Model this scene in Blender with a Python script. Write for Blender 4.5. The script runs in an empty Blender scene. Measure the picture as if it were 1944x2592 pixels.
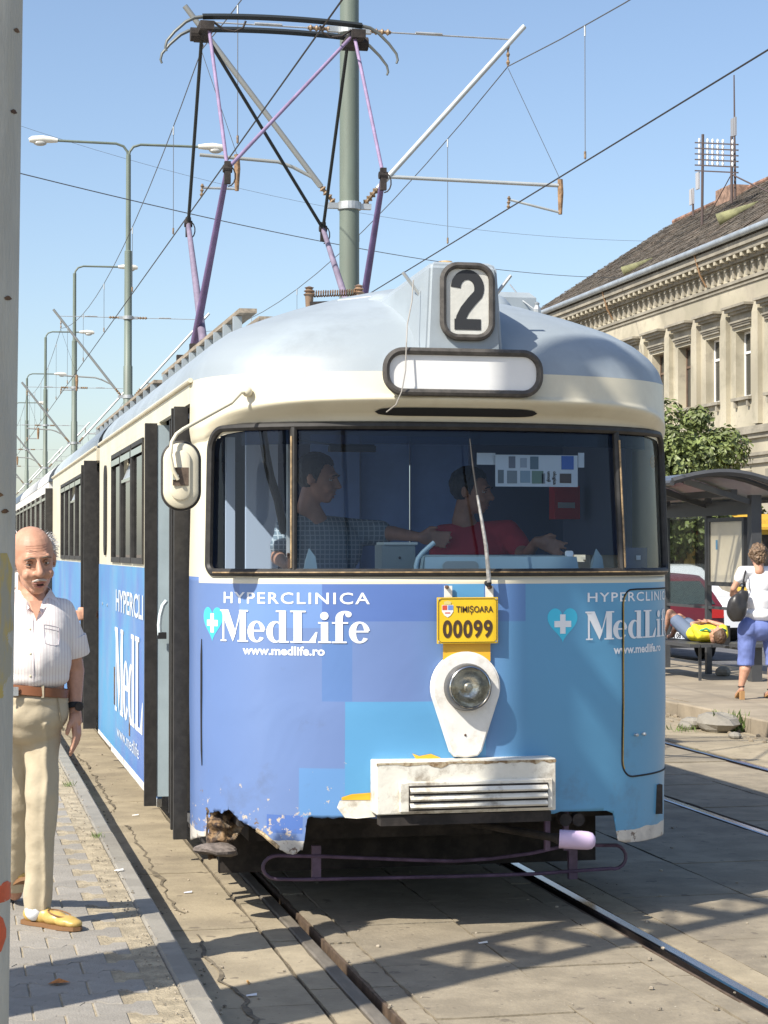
import bpy, bmesh, math, random
import numpy as np
from mathutils import Vector, Matrix, noise as mnoise
random.seed(7)
R = math.radians
SC = bpy.context.scene
COL = SC.collection
# ------------------------------------------------------------------ camera
FPX = 5000.0
CAM = Vector((-2.30, -8.64, 1.72))
YAW = R(12.43); PITCH = math.atan(99/5000)
cd = bpy.data.cameras.new('camera'); cam = bpy.data.objects.new('camera', cd); COL.objects.link(cam)
cd.sensor_fit = 'HORIZONTAL'; cd.sensor_width = 36; cd.lens = FPX/1944*36
cd.clip_start = .1; cd.clip_end = 2000
cam.location = CAM; cam.rotation_euler = (R(90)+PITCH, 0, -YAW)
SC.camera = cam
# ------------------------------------------------------------------ sky, sun, exposure
SUN_D = Vector((.85, .53, -1.0)).normalized()          # direction the light travels
SUN_EL = math.asin(-SUN_D.z)
w = bpy.data.worlds.new('World'); SC.world = w; w.use_nodes = True
nt = w.node_tree; bg = nt.nodes['Background']
sky = nt.nodes.new('ShaderNodeTexSky'); sky.sky_type = 'NISHITA'; sky.sun_disc = False
sky.sun_elevation = SUN_EL
sky.sun_rotation = math.atan2(-SUN_D.x, -SUN_D.y)
sky.air_density = 1.0; sky.dust_density = 1.2; sky.ozone_density = 1.0; sky.altitude = 50
tn = nt.nodes.new('ShaderNodeMix'); tn.data_type = 'RGBA'; tn.blend_type = 'MULTIPLY'; tn.inputs[0].default_value = 1; tn.inputs[7].default_value = (.95, .96, 1.0, 1)
nt.links.new(sky.outputs[0], tn.inputs[6]); nt.links.new(tn.outputs[2], bg.inputs[0]); bg.inputs[1].default_value = .12
sd = bpy.data.lights.new('sun', 'SUN'); sd.energy = 5.0; sd.angle = R(.53); sd.color = (1, .94, .84)
so = bpy.data.objects.new('sun', sd); COL.objects.link(so)
so.rotation_euler = SUN_D.to_track_quat('-Z', 'Y').to_euler()
SC.view_settings.view_transform = 'Standard'; SC.view_settings.look = 'None'
SC.view_settings.exposure = .56; SC.view_settings.gamma = 1.0; SC.view_settings.use_curve_mapping = False
# ------------------------------------------------------------------ measuring helpers
CM = Matrix.Rotation(-YAW, 3, 'Z') @ Matrix.Rotation(R(90)+PITCH, 3, 'X')
K = 1944/1659.0
def ray(u, v):
    return (CM @ Vector((u-972, 1296-v, -FPX))).normalized()
def at(u, v, x=None, y=None, z=None):
    d = ray(u, v)
    if x is not None: t = (x-CAM.x)/d.x
    elif y is not None: t = (y-CAM.y)/d.y
    else: t = (z-CAM.z)/d.z
    return CAM + d*t
def dat(u, v, **k): return at(u*K, v*K, **k)
# ------------------------------------------------------------------ materials
MATS = {}
def mat(name, col, rough=.6, metal=0., var=.0, vscale=3., bump=0., bscale=40., spec=.5, col2=None, lo=.42, hi=.6,
        dirt=None, dirt_amt=0., dirt_scale=2., stretch=None, rand=0., coat=0., spots=None):
    if name in MATS: return MATS[name]
    m = bpy.data.materials.new(name); MATS[name] = m; m.use_nodes = True
    n = m.node_tree; b = n.nodes['Principled BSDF']
    b.inputs['Roughness'].default_value = rough; b.inputs['Metallic'].default_value = metal
    b.inputs['Specular IOR Level'].default_value = spec; b.inputs['Coat Weight'].default_value = coat
    c = tuple(col)+(1,)
    b.inputs['Base Color'].default_value = c
    tc = n.nodes.new('ShaderNodeTexCoord'); src = tc.outputs['Object']
    if stretch:
        mp = n.nodes.new('ShaderNodeMapping'); mp.inputs['Scale'].default_value = stretch
        n.links.new(src, mp.inputs[0]); src = mp.outputs[0]
    out = None
    if var > 0 or col2:
        tx = n.nodes.new('ShaderNodeTexNoise'); tx.inputs['Scale'].default_value = vscale; tx.inputs['Detail'].default_value = 8
        tx.inputs['Roughness'].default_value = .65
        n.links.new(src, tx.inputs['Vector'])
        rp = n.nodes.new('ShaderNodeValToRGB'); rp.color_ramp.elements[0].position = lo; rp.color_ramp.elements[1].position = hi
        d = tuple(col2)+(1,) if col2 else tuple(x*(1-var) for x in col)+(1,)
        e = c if col2 else tuple(min(1, x*(1+var*.6)) for x in col)+(1,)
        rp.color_ramp.elements[0].color = d; rp.color_ramp.elements[1].color = e
        n.links.new(tx.outputs['Fac'], rp.inputs[0]); out = rp.outputs[0]
    if dirt:
        tx = n.nodes.new('ShaderNodeTexNoise'); tx.inputs['Scale'].default_value = dirt_scale; tx.inputs['Detail'].default_value = 10
        tx.inputs['Roughness'].default_value = .7
        n.links.new(src, tx.inputs['Vector'])
        mr = n.nodes.new('ShaderNodeMapRange'); mr.inputs[1].default_value = .5; mr.inputs[2].default_value = .68
        mr.inputs[4].default_value = dirt_amt
        n.links.new(tx.outputs['Fac'], mr.inputs[0])
        mx = n.nodes.new('ShaderNodeMix'); mx.data_type = 'RGBA'
        n.links.new(mr.outputs[0], mx.inputs[0])
        if out: n.links.new(out, mx.inputs[6])
        else: mx.inputs[6].default_value = c
        mx.inputs[7].default_value = tuple(dirt)+(1,); out = mx.outputs[2]
    if spots:
        for sc_, lo_, hi_, amt_, cc_ in spots:
            tx = n.nodes.new('ShaderNodeTexNoise'); tx.inputs['Scale'].default_value = sc_; tx.inputs['Detail'].default_value = 3
            n.links.new(src, tx.inputs['Vector'])
            mr = n.nodes.new('ShaderNodeMapRange'); mr.inputs[1].default_value = lo_; mr.inputs[2].default_value = hi_; mr.inputs[4].default_value = amt_
            n.links.new(tx.outputs['Fac'], mr.inputs[0])
            mx = n.nodes.new('ShaderNodeMix'); mx.data_type = 'RGBA'; n.links.new(mr.outputs[0], mx.inputs[0])
            if out: n.links.new(out, mx.inputs[6])
            else: mx.inputs[6].default_value = c
            mx.inputs[7].default_value = tuple(cc_)+(1,); out = mx.outputs[2]
    if rand > 0:
        oi = n.nodes.new('ShaderNodeObjectInfo'); mr = n.nodes.new('ShaderNodeMapRange')
        mr.inputs[3].default_value = 1-rand; mr.inputs[4].default_value = 1+rand
        n.links.new(oi.outputs['Random'], mr.inputs[0])
        hs = n.nodes.new('ShaderNodeHueSaturation')
        if out: n.links.new(out, hs.inputs['Color'])
        else: hs.inputs['Color'].default_value = c
        n.links.new(mr.outputs[0], hs.inputs['Value']); out = hs.outputs[0]
    if out: n.links.new(out, b.inputs['Base Color'])
    if bump > 0:
        tx = n.nodes.new('ShaderNodeTexNoise'); tx.inputs['Scale'].default_value = bscale; tx.inputs['Detail'].default_value = 6
        n.links.new(src, tx.inputs['Vector'])
        bp = n.nodes.new('ShaderNodeBump'); bp.inputs['Strength'].default_value = bump; bp.inputs['Distance'].default_value = .01
        n.links.new(tx.outputs['Fac'], bp.inputs['Height']); n.links.new(bp.outputs[0], b.inputs['Normal'])
    return m
def glass(name, tint, refl=1.0, rough=.02):
    if name in MATS: return MATS[name]
    m = bpy.data.materials.new(name); MATS[name] = m; m.use_nodes = True
    n = m.node_tree; n.nodes.clear()
    o = n.nodes.new('ShaderNodeOutputMaterial'); t = n.nodes.new('ShaderNodeBsdfTransparent'); g = n.nodes.new('ShaderNodeBsdfGlossy')
    t.inputs[0].default_value = tuple(tint)+(1,); g.inputs['Roughness'].default_value = rough
    f = n.nodes.new('ShaderNodeFresnel'); f.inputs[0].default_value = 1.5
    mu = n.nodes.new('ShaderNodeMath'); mu.operation = 'MULTIPLY'; mu.inputs[1].default_value = refl; mu.use_clamp = True
    mx = n.nodes.new('ShaderNodeMixShader')
    n.links.new(f.outputs[0], mu.inputs[0]); n.links.new(mu.outputs[0], mx.inputs[0])
    n.links.new(t.outputs[0], mx.inputs[1]); n.links.new(g.outputs[0], mx.inputs[2]); n.links.new(mx.outputs[0], o.inputs[0])
    return m
# ------------------------------------------------------------------ objects
def tag(o, label=None, cat=None, group=None, kind=None):
    if label: o['label'] = label
    if cat: o['category'] = cat
    if group: o['group'] = group
    if kind: o['kind'] = kind
    return o
def thing(name, label, cat, loc=(0, 0, 0), group=None):
    o = bpy.data.objects.new(name, None); COL.objects.link(o); o.location = loc; o.empty_display_size = .2
    return tag(o, label, cat, group)
def put(o, parent):
    if parent is not None:
        o.parent = parent
        o.matrix_parent_inverse = Matrix.Translation(-Vector(wloc(parent)))
def wloc(o):
    v = Vector(o.location)
    return v
def obj(name, verts, faces, m, parent=None, smooth=False, edges=()):
    me = bpy.data.meshes.new(name); me.from_pydata([tuple(v) for v in verts], edges, faces); me.update()
    if m: me.materials.append(m)
    if smooth: me.polygons.foreach_set('use_smooth', [True]*len(me.polygons))
    o = bpy.data.objects.new(name, me); COL.objects.link(o); put(o, parent)
    return o
def group_empty(name, parent, loc=None):
    o = bpy.data.objects.new(name, None); COL.objects.link(o); put(o, parent); return o
class MB:
    def __init__(s): s.v = []; s.f = []
    def add(s, v, f):
        k = len(s.v); s.v += [tuple(p) for p in v]; s.f += [tuple(i+k for i in q) for q in f]; return s
    def box(s, a, b, M=None):
        x0, y0, z0 = a; x1, y1, z1 = b
        v = [Vector(p) for p in ((x0,y0,z0),(x1,y0,z0),(x1,y1,z0),(x0,y1,z0),(x0,y0,z1),(x1,y0,z1),(x1,y1,z1),(x0,y1,z1))]
        if M: v = [M @ p for p in v]
        return s.add(v, [(0,3,2,1),(4,5,6,7),(0,1,5,4),(1,2,6,5),(2,3,7,6),(3,0,4,7)])
    def cbox(s, c, d, M=None):
        a = [-x/2 for x in d]; b = [x/2 for x in d]
        T = Matrix.Translation(Vector(c))
        return s.box(a, b, T @ M.to_4x4() if M else T)
    def bevbox(s, a, b, r=.004, M=None):
        x0, y0, z0 = a; x1, y1, z1 = b
        v = [(x0,y0,z0),(x1,y0,z0),(x1,y1,z0),(x0,y1,z0),(x0,y0,z1-r),(x1,y0,z1-r),(x1,y1,z1-r),(x0,y1,z1-r),
             (x0+r,y0+r,z1),(x1-r,y0+r,z1),(x1-r,y1-r,z1),(x0+r,y1-r,z1)]
        if M: v = [M @ Vector(p) for p in v]
        return s.add(v, [(0,3,2,1),(8,9,10,11),(0,1,5,4),(1,2,6,5),(2,3,7,6),(3,0,4,7),(4,5,9,8),(5,6,10,9),(6,7,11,10),(7,4,8,11)])
    def tube(s, pts, r, n=10, caps=True, closed=False):
        P = [Vector(p) for p in pts]; rr = r if isinstance(r, (list, tuple)) else [r]*len(P)
        m = len(P); rings = []; up = None
        for i, p in enumerate(P):
            if closed: d = (P[(i+1) % m]-P[i-1])
            else: d = (P[min(i+1, m-1)]-P[max(i-1, 0)])
            d = d.normalized() if d.length > 1e-9 else Vector((0,0,1))
            if up is None:
                up = Vector((0,0,1)) if abs(d.z) < .9 else Vector((1,0,0))
            a = d.cross(up)
            if a.length < 1e-6: up = Vector((0,1,0)) if abs(d.y) < .9 else Vector((1,0,0)); a = d.cross(up)
            a.normalize(); b = a.cross(d).normalized(); up = b
            rings.append([p + (a*math.cos(2*math.pi*k/n)+b*math.sin(2*math.pi*k/n))*rr[i] for k in range(n)])
        v = [q for g in rings for q in g]; f = []
        for i in range(m if closed else m-1):
            j = (i+1) % m
            for k in range(n): f.append((i*n+k, i*n+(k+1) % n, j*n+(k+1) % n, j*n+k))
        if caps and not closed: f.append(tuple(range(n-1, -1, -1))); f.append(tuple((m-1)*n+k for k in range(n)))
        return s.add(v, f)
    def bar(s, p, q, w, h, up=(0,0,1)):
        p = Vector(p); q = Vector(q); d = (q-p).normalized(); u = Vector(up); a = d.cross(u)
        if a.length < 1e-5: a = d.cross(Vector((1,0,0)))
        a.normalize(); b = a.cross(d).normalized()
        v = [c+a*x*w/2+b*y*h/2 for c in (p, q) for x, y in ((-1,-1),(1,-1),(1,1),(-1,1))]
        return s.add(v, [(0,1,2,3),(7,6,5,4),(0,4,5,1),(1,5,6,2),(2,6,7,3),(3,7,4,0)])
    def ball(s, c, r, n=12, m=8, M=None):
        rx, ry, rz = (r, r, r) if not isinstance(r, (tuple, list)) else r
        v = [Vector((0,0,rz))]
        for i in range(1, m):
            t = math.pi*i/m
            for k in range(n):
                p = 2*math.pi*k/n; v.append(Vector((rx*math.sin(t)*math.cos(p), ry*math.sin(t)*math.sin(p), rz*math.cos(t))))
        v.append(Vector((0,0,-rz))); f = []
        for k in range(n): f.append((0, 1+k, 1+(k+1) % n))
        for i in range(m-2):
            for k in range(n): f.append((1+i*n+k, 1+(i+1)*n+k, 1+(i+1)*n+(k+1) % n, 1+i*n+(k+1) % n))
        l = 1+(m-1)*n
        for k in range(n): f.append((l, 1+(m-2)*n+(k+1) % n, 1+(m-2)*n+k))
        if M: v = [M @ p for p in v]
        return s.add([p+Vector(c) for p in v], f)
    def cap(s, p, q, r1, r2, n=12):
        p = Vector(p); q = Vector(q)
        s.ball(p, r1, n, 8); s.ball(q, r2, n, 8)
        if (q-p).length > 1e-5: s.tube([p, q], [r1, r2], n)
        return s
    def disc(s, c, r, nrm, n=20, r0=0, dep=0):
        return s.tube([Vector(c), Vector(c)+Vector(nrm).normalized()*(dep or .001)], r, n)
    def lathe(s, prof, c, ax=(0,-1,0), n=28, caps=True):
        ax = Vector(ax).normalized(); a = ax.cross(Vector((0,0,1)) if abs(ax.z) < .9 else Vector((1,0,0))).normalized(); b = ax.cross(a)
        c = Vector(c); v = []; f = []
        for (r, h) in prof:
            for k in range(n):
                t = 2*math.pi*k/n; v.append(c+ax*h+(a*math.cos(t)+b*math.sin(t))*r)
        for i in range(len(prof)-1):
            for k in range(n): f.append((i*n+k, i*n+(k+1) % n, (i+1)*n+(k+1) % n, (i+1)*n+k))
        if caps: f.append(tuple(range(n))); f.append(tuple((len(prof)-1)*n+k for k in range(n-1, -1, -1)))
        return s.add(v, f)
    def prism(s, poly, d, M=None):   # poly in 2D (x,y), extruded 0..d along z, M maps to world
        n = len(poly); v = [Vector((x, y, 0)) for x, y in poly]+[Vector((x, y, d)) for x, y in poly]
        if M: v = [M @ p for p in v]
        f = [tuple(range(n-1, -1, -1)), tuple(range(n, 2*n))]+[(i, (i+1) % n, n+(i+1) % n, n+i) for i in range(n)]
        return s.add(v, f)
    def build(s, name, m, parent=None, smooth=False, **k):
        o = obj(name, s.v, s.f, m, parent, smooth)
        if smooth: sharpen(o)
        return tag(o, **k) if k else o
def sharpen(o, ang=40):
    me = o.data
    bm = bmesh.new(); bm.from_mesh(me)
    bmesh.ops.recalc_face_normals(bm, faces=bm.faces)
    for e in bm.edges:
        if len(e.link_faces) == 2 and e.calc_face_angle(0) > R(ang): e.smooth = False
    bm.to_mesh(me); bm.free()
def remesh(mb, vox, smooth_it=3, fn=None, name='x'):
    me = bpy.data.meshes.new(name); me.from_pydata(mb.v, [], mb.f); me.update()
    bm = bmesh.new(); bm.from_mesh(me); bmesh.ops.recalc_face_normals(bm, faces=bm.faces); bm.to_mesh(me); bm.free()
    o = bpy.data.objects.new(name, me); COL.objects.link(o)
    a = o.modifiers.new('r', 'REMESH'); a.mode = 'VOXEL'; a.voxel_size = vox
    if smooth_it:
        b = o.modifiers.new('s', 'SMOOTH'); b.factor = .5; b.iterations = smooth_it
    dg = bpy.context.evaluated_depsgraph_get(); dg.update()
    me2 = bpy.data.meshes.new_from_object(o.evaluated_get(dg))
    bpy.data.objects.remove(o); bpy.data.meshes.remove(me)
    if fn:
        for v in me2.vertices: v.co = fn(v.co)
    me2.polygons.foreach_set('use_smooth', [True]*len(me2.polygons))
    return me2
def link_mesh(name, me, m, parent=None):
    me.name = name; me.materials.clear(); me.materials.append(m)
    o = bpy.data.objects.new(name, me); COL.objects.link(o); put(o, parent); return o
def copy_tree(o, parent=None):
    c = o.copy(); COL.objects.link(c)
    if parent is not None: c.parent = parent
    for ch in list(o.children): copy_tree(ch, c)
    return c
def text_mesh(txt, size=1.0, bold=0., res=3, xs=1., sp=1.):
    cu = bpy.data.curves.new('t', 'FONT'); cu.body = txt; cu.size = size; cu.offset = bold; cu.resolution_u = res; cu.space_character = sp
    o = bpy.data.objects.new('t', cu); COL.objects.link(o)
    dg = bpy.context.evaluated_depsgraph_get(); dg.update()
    me = bpy.data.meshes.new_from_object(o.evaluated_get(dg))
    v = [(p.co.x*xs, p.co.y) for p in me.vertices]; f = [tuple(p.vertices) for p in me.polygons]
    bpy.data.objects.remove(o); bpy.data.meshes.remove(me)
    return v, f
from mathutils.bvhtree import BVHTree
def bvh(o):
    me = o.data; return BVHTree.FromPolygons([v.co.copy() for v in me.vertices], [tuple(p.vertices) for p in me.polygons])
def snap(B, p, d=(0,1,0), back=.4):
    d = Vector(d).normalized(); h = B.ray_cast(Vector(p)-d*back, d)
    return h[0] if h[0] is not None else Vector(p)
def lerp_tab(tab, z):
    if z <= tab[0][0]: return tab[0][1]
    for (a, b), (c, d) in zip(tab, tab[1:]):
        if z <= c: return b+(d-b)*(z-a)/(c-a)
    return tab[-1][1]
def fnoise(x, y=0, z=0, s=1.): return mnoise.noise(Vector((x*s, y*s, z*s)))
# ================================================================== GROUND
PZ = .22      # left platform height
M_conc = mat('sandy concrete', (.335,.28,.19), .9, spots=((9,.66,.69,.6,(.10,.08,.06)),(30,.68,.72,.6,(.09,.075,.055)),(55,.70,.74,.7,(.5,.45,.35))), var=.18, vscale=2.2, bump=.35, bscale=60, dirt=(.19,.155,.11), dirt_amt=.6, dirt_scale=1.5, rand=.05)
M_slab = mat('dirty stone slab', (.27,.228,.162), .85, spots=((9,.66,.69,.6,(.10,.08,.06)),(30,.68,.72,.6,(.09,.075,.055)),(55,.70,.74,.7,(.5,.45,.35))), var=.18, vscale=3, bump=.4, bscale=45, dirt=(.13,.11,.085), dirt_amt=.55, dirt_scale=1.4, rand=.05)
M_paver = mat('grey paver', (.285,.262,.225), .9, spots=((9,.66,.69,.6,(.10,.08,.06)),(30,.68,.72,.6,(.09,.075,.055)),(55,.70,.74,.7,(.5,.45,.35))), var=.10, vscale=6, bump=.4, bscale=120, dirt=(.22,.20,.17), dirt_amt=.6, dirt_scale=2.0, rand=.08)
M_sand = mat('sand joint', (.37,.31,.21), .95, var=.25, vscale=9, bump=.8, bscale=90)
M_kerb = mat('kerb stone', (.26,.24,.20), .85, var=.12, vscale=5, bump=.3, bscale=80, dirt=(.2,.18,.15), dirt_amt=.4, rand=.06)
M_asph = mat('asphalt', (.12,.12,.125), .85, var=.2, vscale=2, bump=.3, bscale=90)
M_earth = mat('earth', (.24,.20,.15), .95, var=.3, vscale=.6)
M_rail = mat('rail steel', (.55,.56,.6), .22, 1., var=.15, vscale=8, stretch=(1,.1,1))
M_railrust = mat('rusty rail side', (.13,.09,.06), .8, .3, var=.3, vscale=12)
M_plat2 = mat('far platform concrete', (.30,.25,.18), .9, var=.2, vscale=1.3, bump=.3, bscale=50, dirt=(.25,.21,.16), dirt_amt=.5, dirt_scale=.9)
g = MB(); g.add([(-400,-60,-.12),(400,-60,-.12),(400,900,-.12),(-400,900,-.12)], [(0,1,2,3)])
tag(g.build('ground', M_earth), kind='structure')
roadb = MB(); roadb.add([(-1.45,-12,-.05),(5.12,-12,-.05),(5.12,160,-.05),(-1.45,160,-.05)], [(0,1,2,3)])
tag(roadb.build('track_bed', mat('track bed grit', (.16,.13,.10), .95, var=.3, vscale=8, bump=.6, bscale=70)), kind='structure')
# slabs between and beside the rails: each slab a piece of the track paving
def setting(name):
    o = thing(name, None, None); o['kind'] = 'structure'; return o
paving = setting('track_paving')
GA = .7175
def slab_row(x0, x1, y0, y1, L, m, nm, jit=.004, gap=.012, off=0.):
    y = y0-off*L; k = 0
    while y < y1:
        l = L*random.uniform(.92, 1.08)
        a = (x0+gap/3+random.uniform(0, jit)*.4, y+gap/2, -.05); b = (x1-gap/3-random.uniform(0, jit)*.4, y+l-gap/2, random.uniform(-.004, .003))
        if y < 26:
            # slightly broken outline
            n = 6; P = []
            for i in range(n): P.append((a[0]+(b[0]-a[0])*i/n, a[1]+random.uniform(-1, 1)*jit))
            for i in range(n): P.append((b[0]+random.uniform(-1, 1)*jit, a[1]+(b[1]-a[1])*i/n))
            for i in range(n): P.append((b[0]-(b[0]-a[0])*i/n, b[1]+random.uniform(-1, 1)*jit))
            for i in range(n): P.append((a[0]+random.uniform(-1, 1)*jit, b[1]-(b[1]-a[1])*i/n))
            t = random.uniform(-.003, .003); zt = b[2]
            mb = MB().prism(P, .05, Matrix.Translation((0,0,-.05+zt)))
            mb.build('slab', m, paving)
        y += l
def far_strip(nm, x0, x1, y0, m, z=0.):
    tag(MB().add([(x0,y0,z),(x1,y0,z),(x1,160,z),(x0,160,z)], [(0,1,2,3)]).build(nm, m), kind='structure')
RH = .062; GR = .042     # rail head, groove
rows = [(-1.43,-GA-RH-.14,1.5,M_conc,0,.010), (-GA-RH-.13,-GA-RH-.004,.9,M_conc,.4,.006), (-GA+GR+.014,-GA+GR+.13,.42,M_slab,.2,.008),
        (-GA+GR+.13,0,.95,M_slab,.3,.008), (0,GA-GR-.13,.80,M_slab,.7,.008), (GA-GR-.13,GA-GR-.014,.55,M_slab,.1,.006),
        (GA+RH+.004,GA+RH+.16,.9,M_conc,.1,.005), (GA+RH+.16,1.6,1.1,M_slab,.4,.006), (1.6,2.52,1.1,M_slab,.8,.006),
        (2.62+.02,3.28,.62,M_slab,.2,.006), (3.28,3.93,.62,M_slab,.6,.006), (4.07,4.7,1.2,M_conc,.2,.02), (4.7,5.1,1.5,M_conc,.6,.03)]
for (x0, x1, L, m, off, jit) in rows:
    slab_row(x0, x1, -4.2, 26, L, m, 'slab', jit=jit*.6, off=off)
    tag(MB().box((x0,-4.6,-.049),(x1,27.49,-.007)).build('joint_fill', MATS['joint dirt'] if 'joint dirt' in MATS else mat('joint dirt', (.17,.14,.095), .95, var=.35, vscale=11, bump=.6, bscale=60), paving))
    far_strip('far_track_paving', x0, x1, 27.5, m)
def rail(xc, side, nm='rail', mm=None):
    # side=+1 : groove on the -x side of the head
    t = setting(nm)
    h0, h1 = (xc, xc+RH) if side > 0 else (xc-RH, xc)
    Y0, Y1 = -12, 200
    prof = [(h0,-.05),(h0,.0),(h0+.008,.005),(h1-.008,.005),(h1,.0),(h1,-.05)]
    v = [(x, y, z) for y in (Y0, Y1) for x, z in prof]; f = [(i, i+1, i+7, i+6) for i in range(5)]
    obj('rail_head', v, f, mm or M_rail, t)
    l0, l1 = (xc-GR-.013, xc-GR) if side > 0 else (xc+GR, xc+GR+.013)
    MB().box((l0,Y0,-.05),(l1,Y1,-.003)).build('rail_lip', M_railrust, t)
    return t
M_rdull = mat('dull dusty rail', (.20,.175,.14), .6, .3, var=.25, vscale=14, stretch=(1,.2,1))
for xc, sgn, mm in ((-GA,-1,M_rdull),(GA,1,None),(2.60,-1,None),(3.98,1,None)): rail(xc, sgn, mm=mm)
# left platform
tag(MB().box((-14,-12,-.1),(-1.62,27,PZ-.0045)).build('platform_base', M_sand), kind='structure')
tag(MB().box((-14,27,-.1),(-1.62,160,PZ)).build('far_platform', M_paver), kind='structure')
kp = setting('platform_kerb')
MB().box((-1.62,-12,-.1),(-1.525,160,PZ-.004)).build('sand_strip', M_sand, kp)
y = -4.; 
while y < 30:
    l = 1.0*random.uniform(.98, 1.02); dx = random.uniform(-.003, .003)
    MB().bevbox((-1.522+dx,y+.004,-.1),(-1.43+dx,y+l-.004,PZ+random.uniform(-.003,.003)), .012).build('kerb_stone', M_kerb, kp)
    y += l
MB().box((-1.522,y+.004,-.1),(-1.43,160,PZ)).build('far_kerb', M_kerb, kp)
# interlocking pavers
pv = setting('platform_paving')
PW, PL = .165, .20
def paver_poly(w, l, g=.005):
    c = .022; w2 = w/2-g/2; l2 = l/2-g/2     # double-T outline: wide ends, waist; long axis x
    return [(-l2,-w2-c),(-l2+.05,-w2-c),(-l2+.07,-w2+c),(l2-.07,-w2+c),(l2-.05,-w2-c),(l2,-w2-c),
            (l2,w2+c),(l2-.05,w2+c),(l2-.07,w2-c),(-l2+.07,w2-c),(-l2+.05,w2+c),(-l2,w2+c)]
pm = MB(); pp = paver_poly(PW, PL); n = len(pp)
v = [(x,y,-.03) for x,y in pp]+[(x,y,-.004) for x,y in pp]+[(x*.965,y*.96,0) for x,y in pp]
pm.add(v, [tuple(range(2*n,3*n))]+[(i,(i+1)%n,n+(i+1)%n,n+i) for i in range(n)]+[(n+i,n+(i+1)%n,2*n+(i+1)%n,2*n+i) for i in range(n)])
me = bpy.data.meshes.new('paver'); me.from_pydata(pm.v, [], pm.f); me.materials.append(M_paver)
rest = MB(); cnt = 0
r = 0; yy = -2.75
PITY = PW+.0
while yy < 25:
    xx = -1.625-PL/2-(r % 2)*PL/2
    c = 0
    while xx > -5.2:
        z = PZ+random.uniform(-.002, .002)
        if cnt < 290 and yy < 7 and xx > -2.95:
            o = bpy.data.objects.new('paver', me); COL.objects.link(o); o.location = (xx, yy, z); o.parent = pv
            o.rotation_euler = (random.uniform(-.012,.012), random.uniform(-.012,.012), random.uniform(-.01,.01)); cnt += 1
        else:
            rest.add([(a+xx, b+yy, d+z) for a, b, d in pm.v], pm.f)
        xx -= PL
    yy += PITY; r += 1
tag(rest.build('far_pavers', M_paver, pv), kind='stuff')
# scattered grit, litter and leaves on the ground
gr = MB()
for i in range(700):
    x = -1.43+abs(random.gauss(0, .12)) if i < 420 else random.uniform(-1.35, 2.4); yv = random.uniform(-2.5, 9)
    s = random.uniform(.002, .009) if i < 640 else random.uniform(.006, .014)
    gr.ball((x, yv, s*.4), (s, s*random.uniform(.6, 1.4), s*.6), 5, 3)
for i in range(420):
    s = random.uniform(.002, .006); gr.ball((random.uniform(-1.63,-1.50), random.uniform(-2.5, 7), PZ+s*.3), (s, s, s*.6), 5, 3)
tag(gr.build('grit', mat('grit', (.34,.29,.22), .95, var=.5, vscale=30)), kind='stuff')
# crumbled edge of mortar along the gutter
cm = MB(); N = 260; P = []
for i in range(N+1):
    y = -3.6+i*.075
    e = -1.21+.05*fnoise(y*1.3, 3)+.03*fnoise(y*6, 7)+.012*fnoise(y*19, 7)+.008*random.uniform(-1, 1)
    P.append((e, y))
v = []; f = []
for i, (e, y) in enumerate(P):
    w_ = .004+.022*max(0, fnoise(y*1.9, 11)+.25)*random.uniform(.5, 1.3); v += [(e-w_, y, .0035), (e+w_*.6, y, .0035)]
for i in range(N):
    if fnoise(P[i][1]*1.1, 31) > -.22: f.append((2*i, 2*i+1, 2*i+3, 2*i+2))
tag(MB().add(v, f).build('gutter_crack', MATS['joint dirt']), kind='structure')
def litter(u, v, z, label, col, kind='cigarette_butt'):
    p = at(u, v, z=z); a = random.uniform(0, 3)
    d = Vector((math.cos(a), math.sin(a), 0))
    if kind == 'cigarette_butt': o = MB().tube([p+Vector((0,0,.006)), p+d*.035+Vector((0,0,.006))], .005, 6).build(kind, mat(kind+str(col), col, .8))
    elif kind == 'dry_leaf':
        o = MB().add([p+Vector((-.04,0,.004)), p+Vector((-.01,-.03,.012)), p+Vector((.04,0,.006)), p+Vector((0,.03,.016))], [(0,1,2,3)]).build(kind, mat('dry leaf', col, .7, var=.3, vscale=60))
    else: o = MB().add([p+Vector((-.02,-.008,.003)), p+Vector((.02,-.012,.006)), p+Vector((.024,.012,.01)), p+Vector((-.018,.01,.005))], [(0,1,2,3)]).build(kind, mat('paper'+str(col), col, .7))
    tag(o, label, 'litter')
litter(630, 2492, 0, 'orange cigarette filter lying in the gutter by the bottom edge', (.75,.4,.12))
litter(636, 2522, 0, 'tiny white and black bottle cap in the gutter', (.8,.8,.78), 'paper_scrap')
litter(150, 2492, PZ, 'orange brown dry leaf on the paved platform at the shadow edge', (.45,.17,.04), 'dry_leaf')
litter(1222, 2389, 0, 'white paper strip lying between the rails in front of the tram', (.8,.78,.7), 'paper_scrap')
litter(475, 2261, 0, 'grey and white crumpled scrap beside the crumbled gutter edge', (.6,.62,.7), 'paper_scrap')
litter(342, 2065, 0, 'white scrap lying on the sunny gutter beside the front door', (.85,.85,.8), 'paper_scrap')
litter(300, 2205, PZ, 'small white scrap on the pavers by the kerb', (.8,.8,.75), 'paper_scrap')
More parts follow.
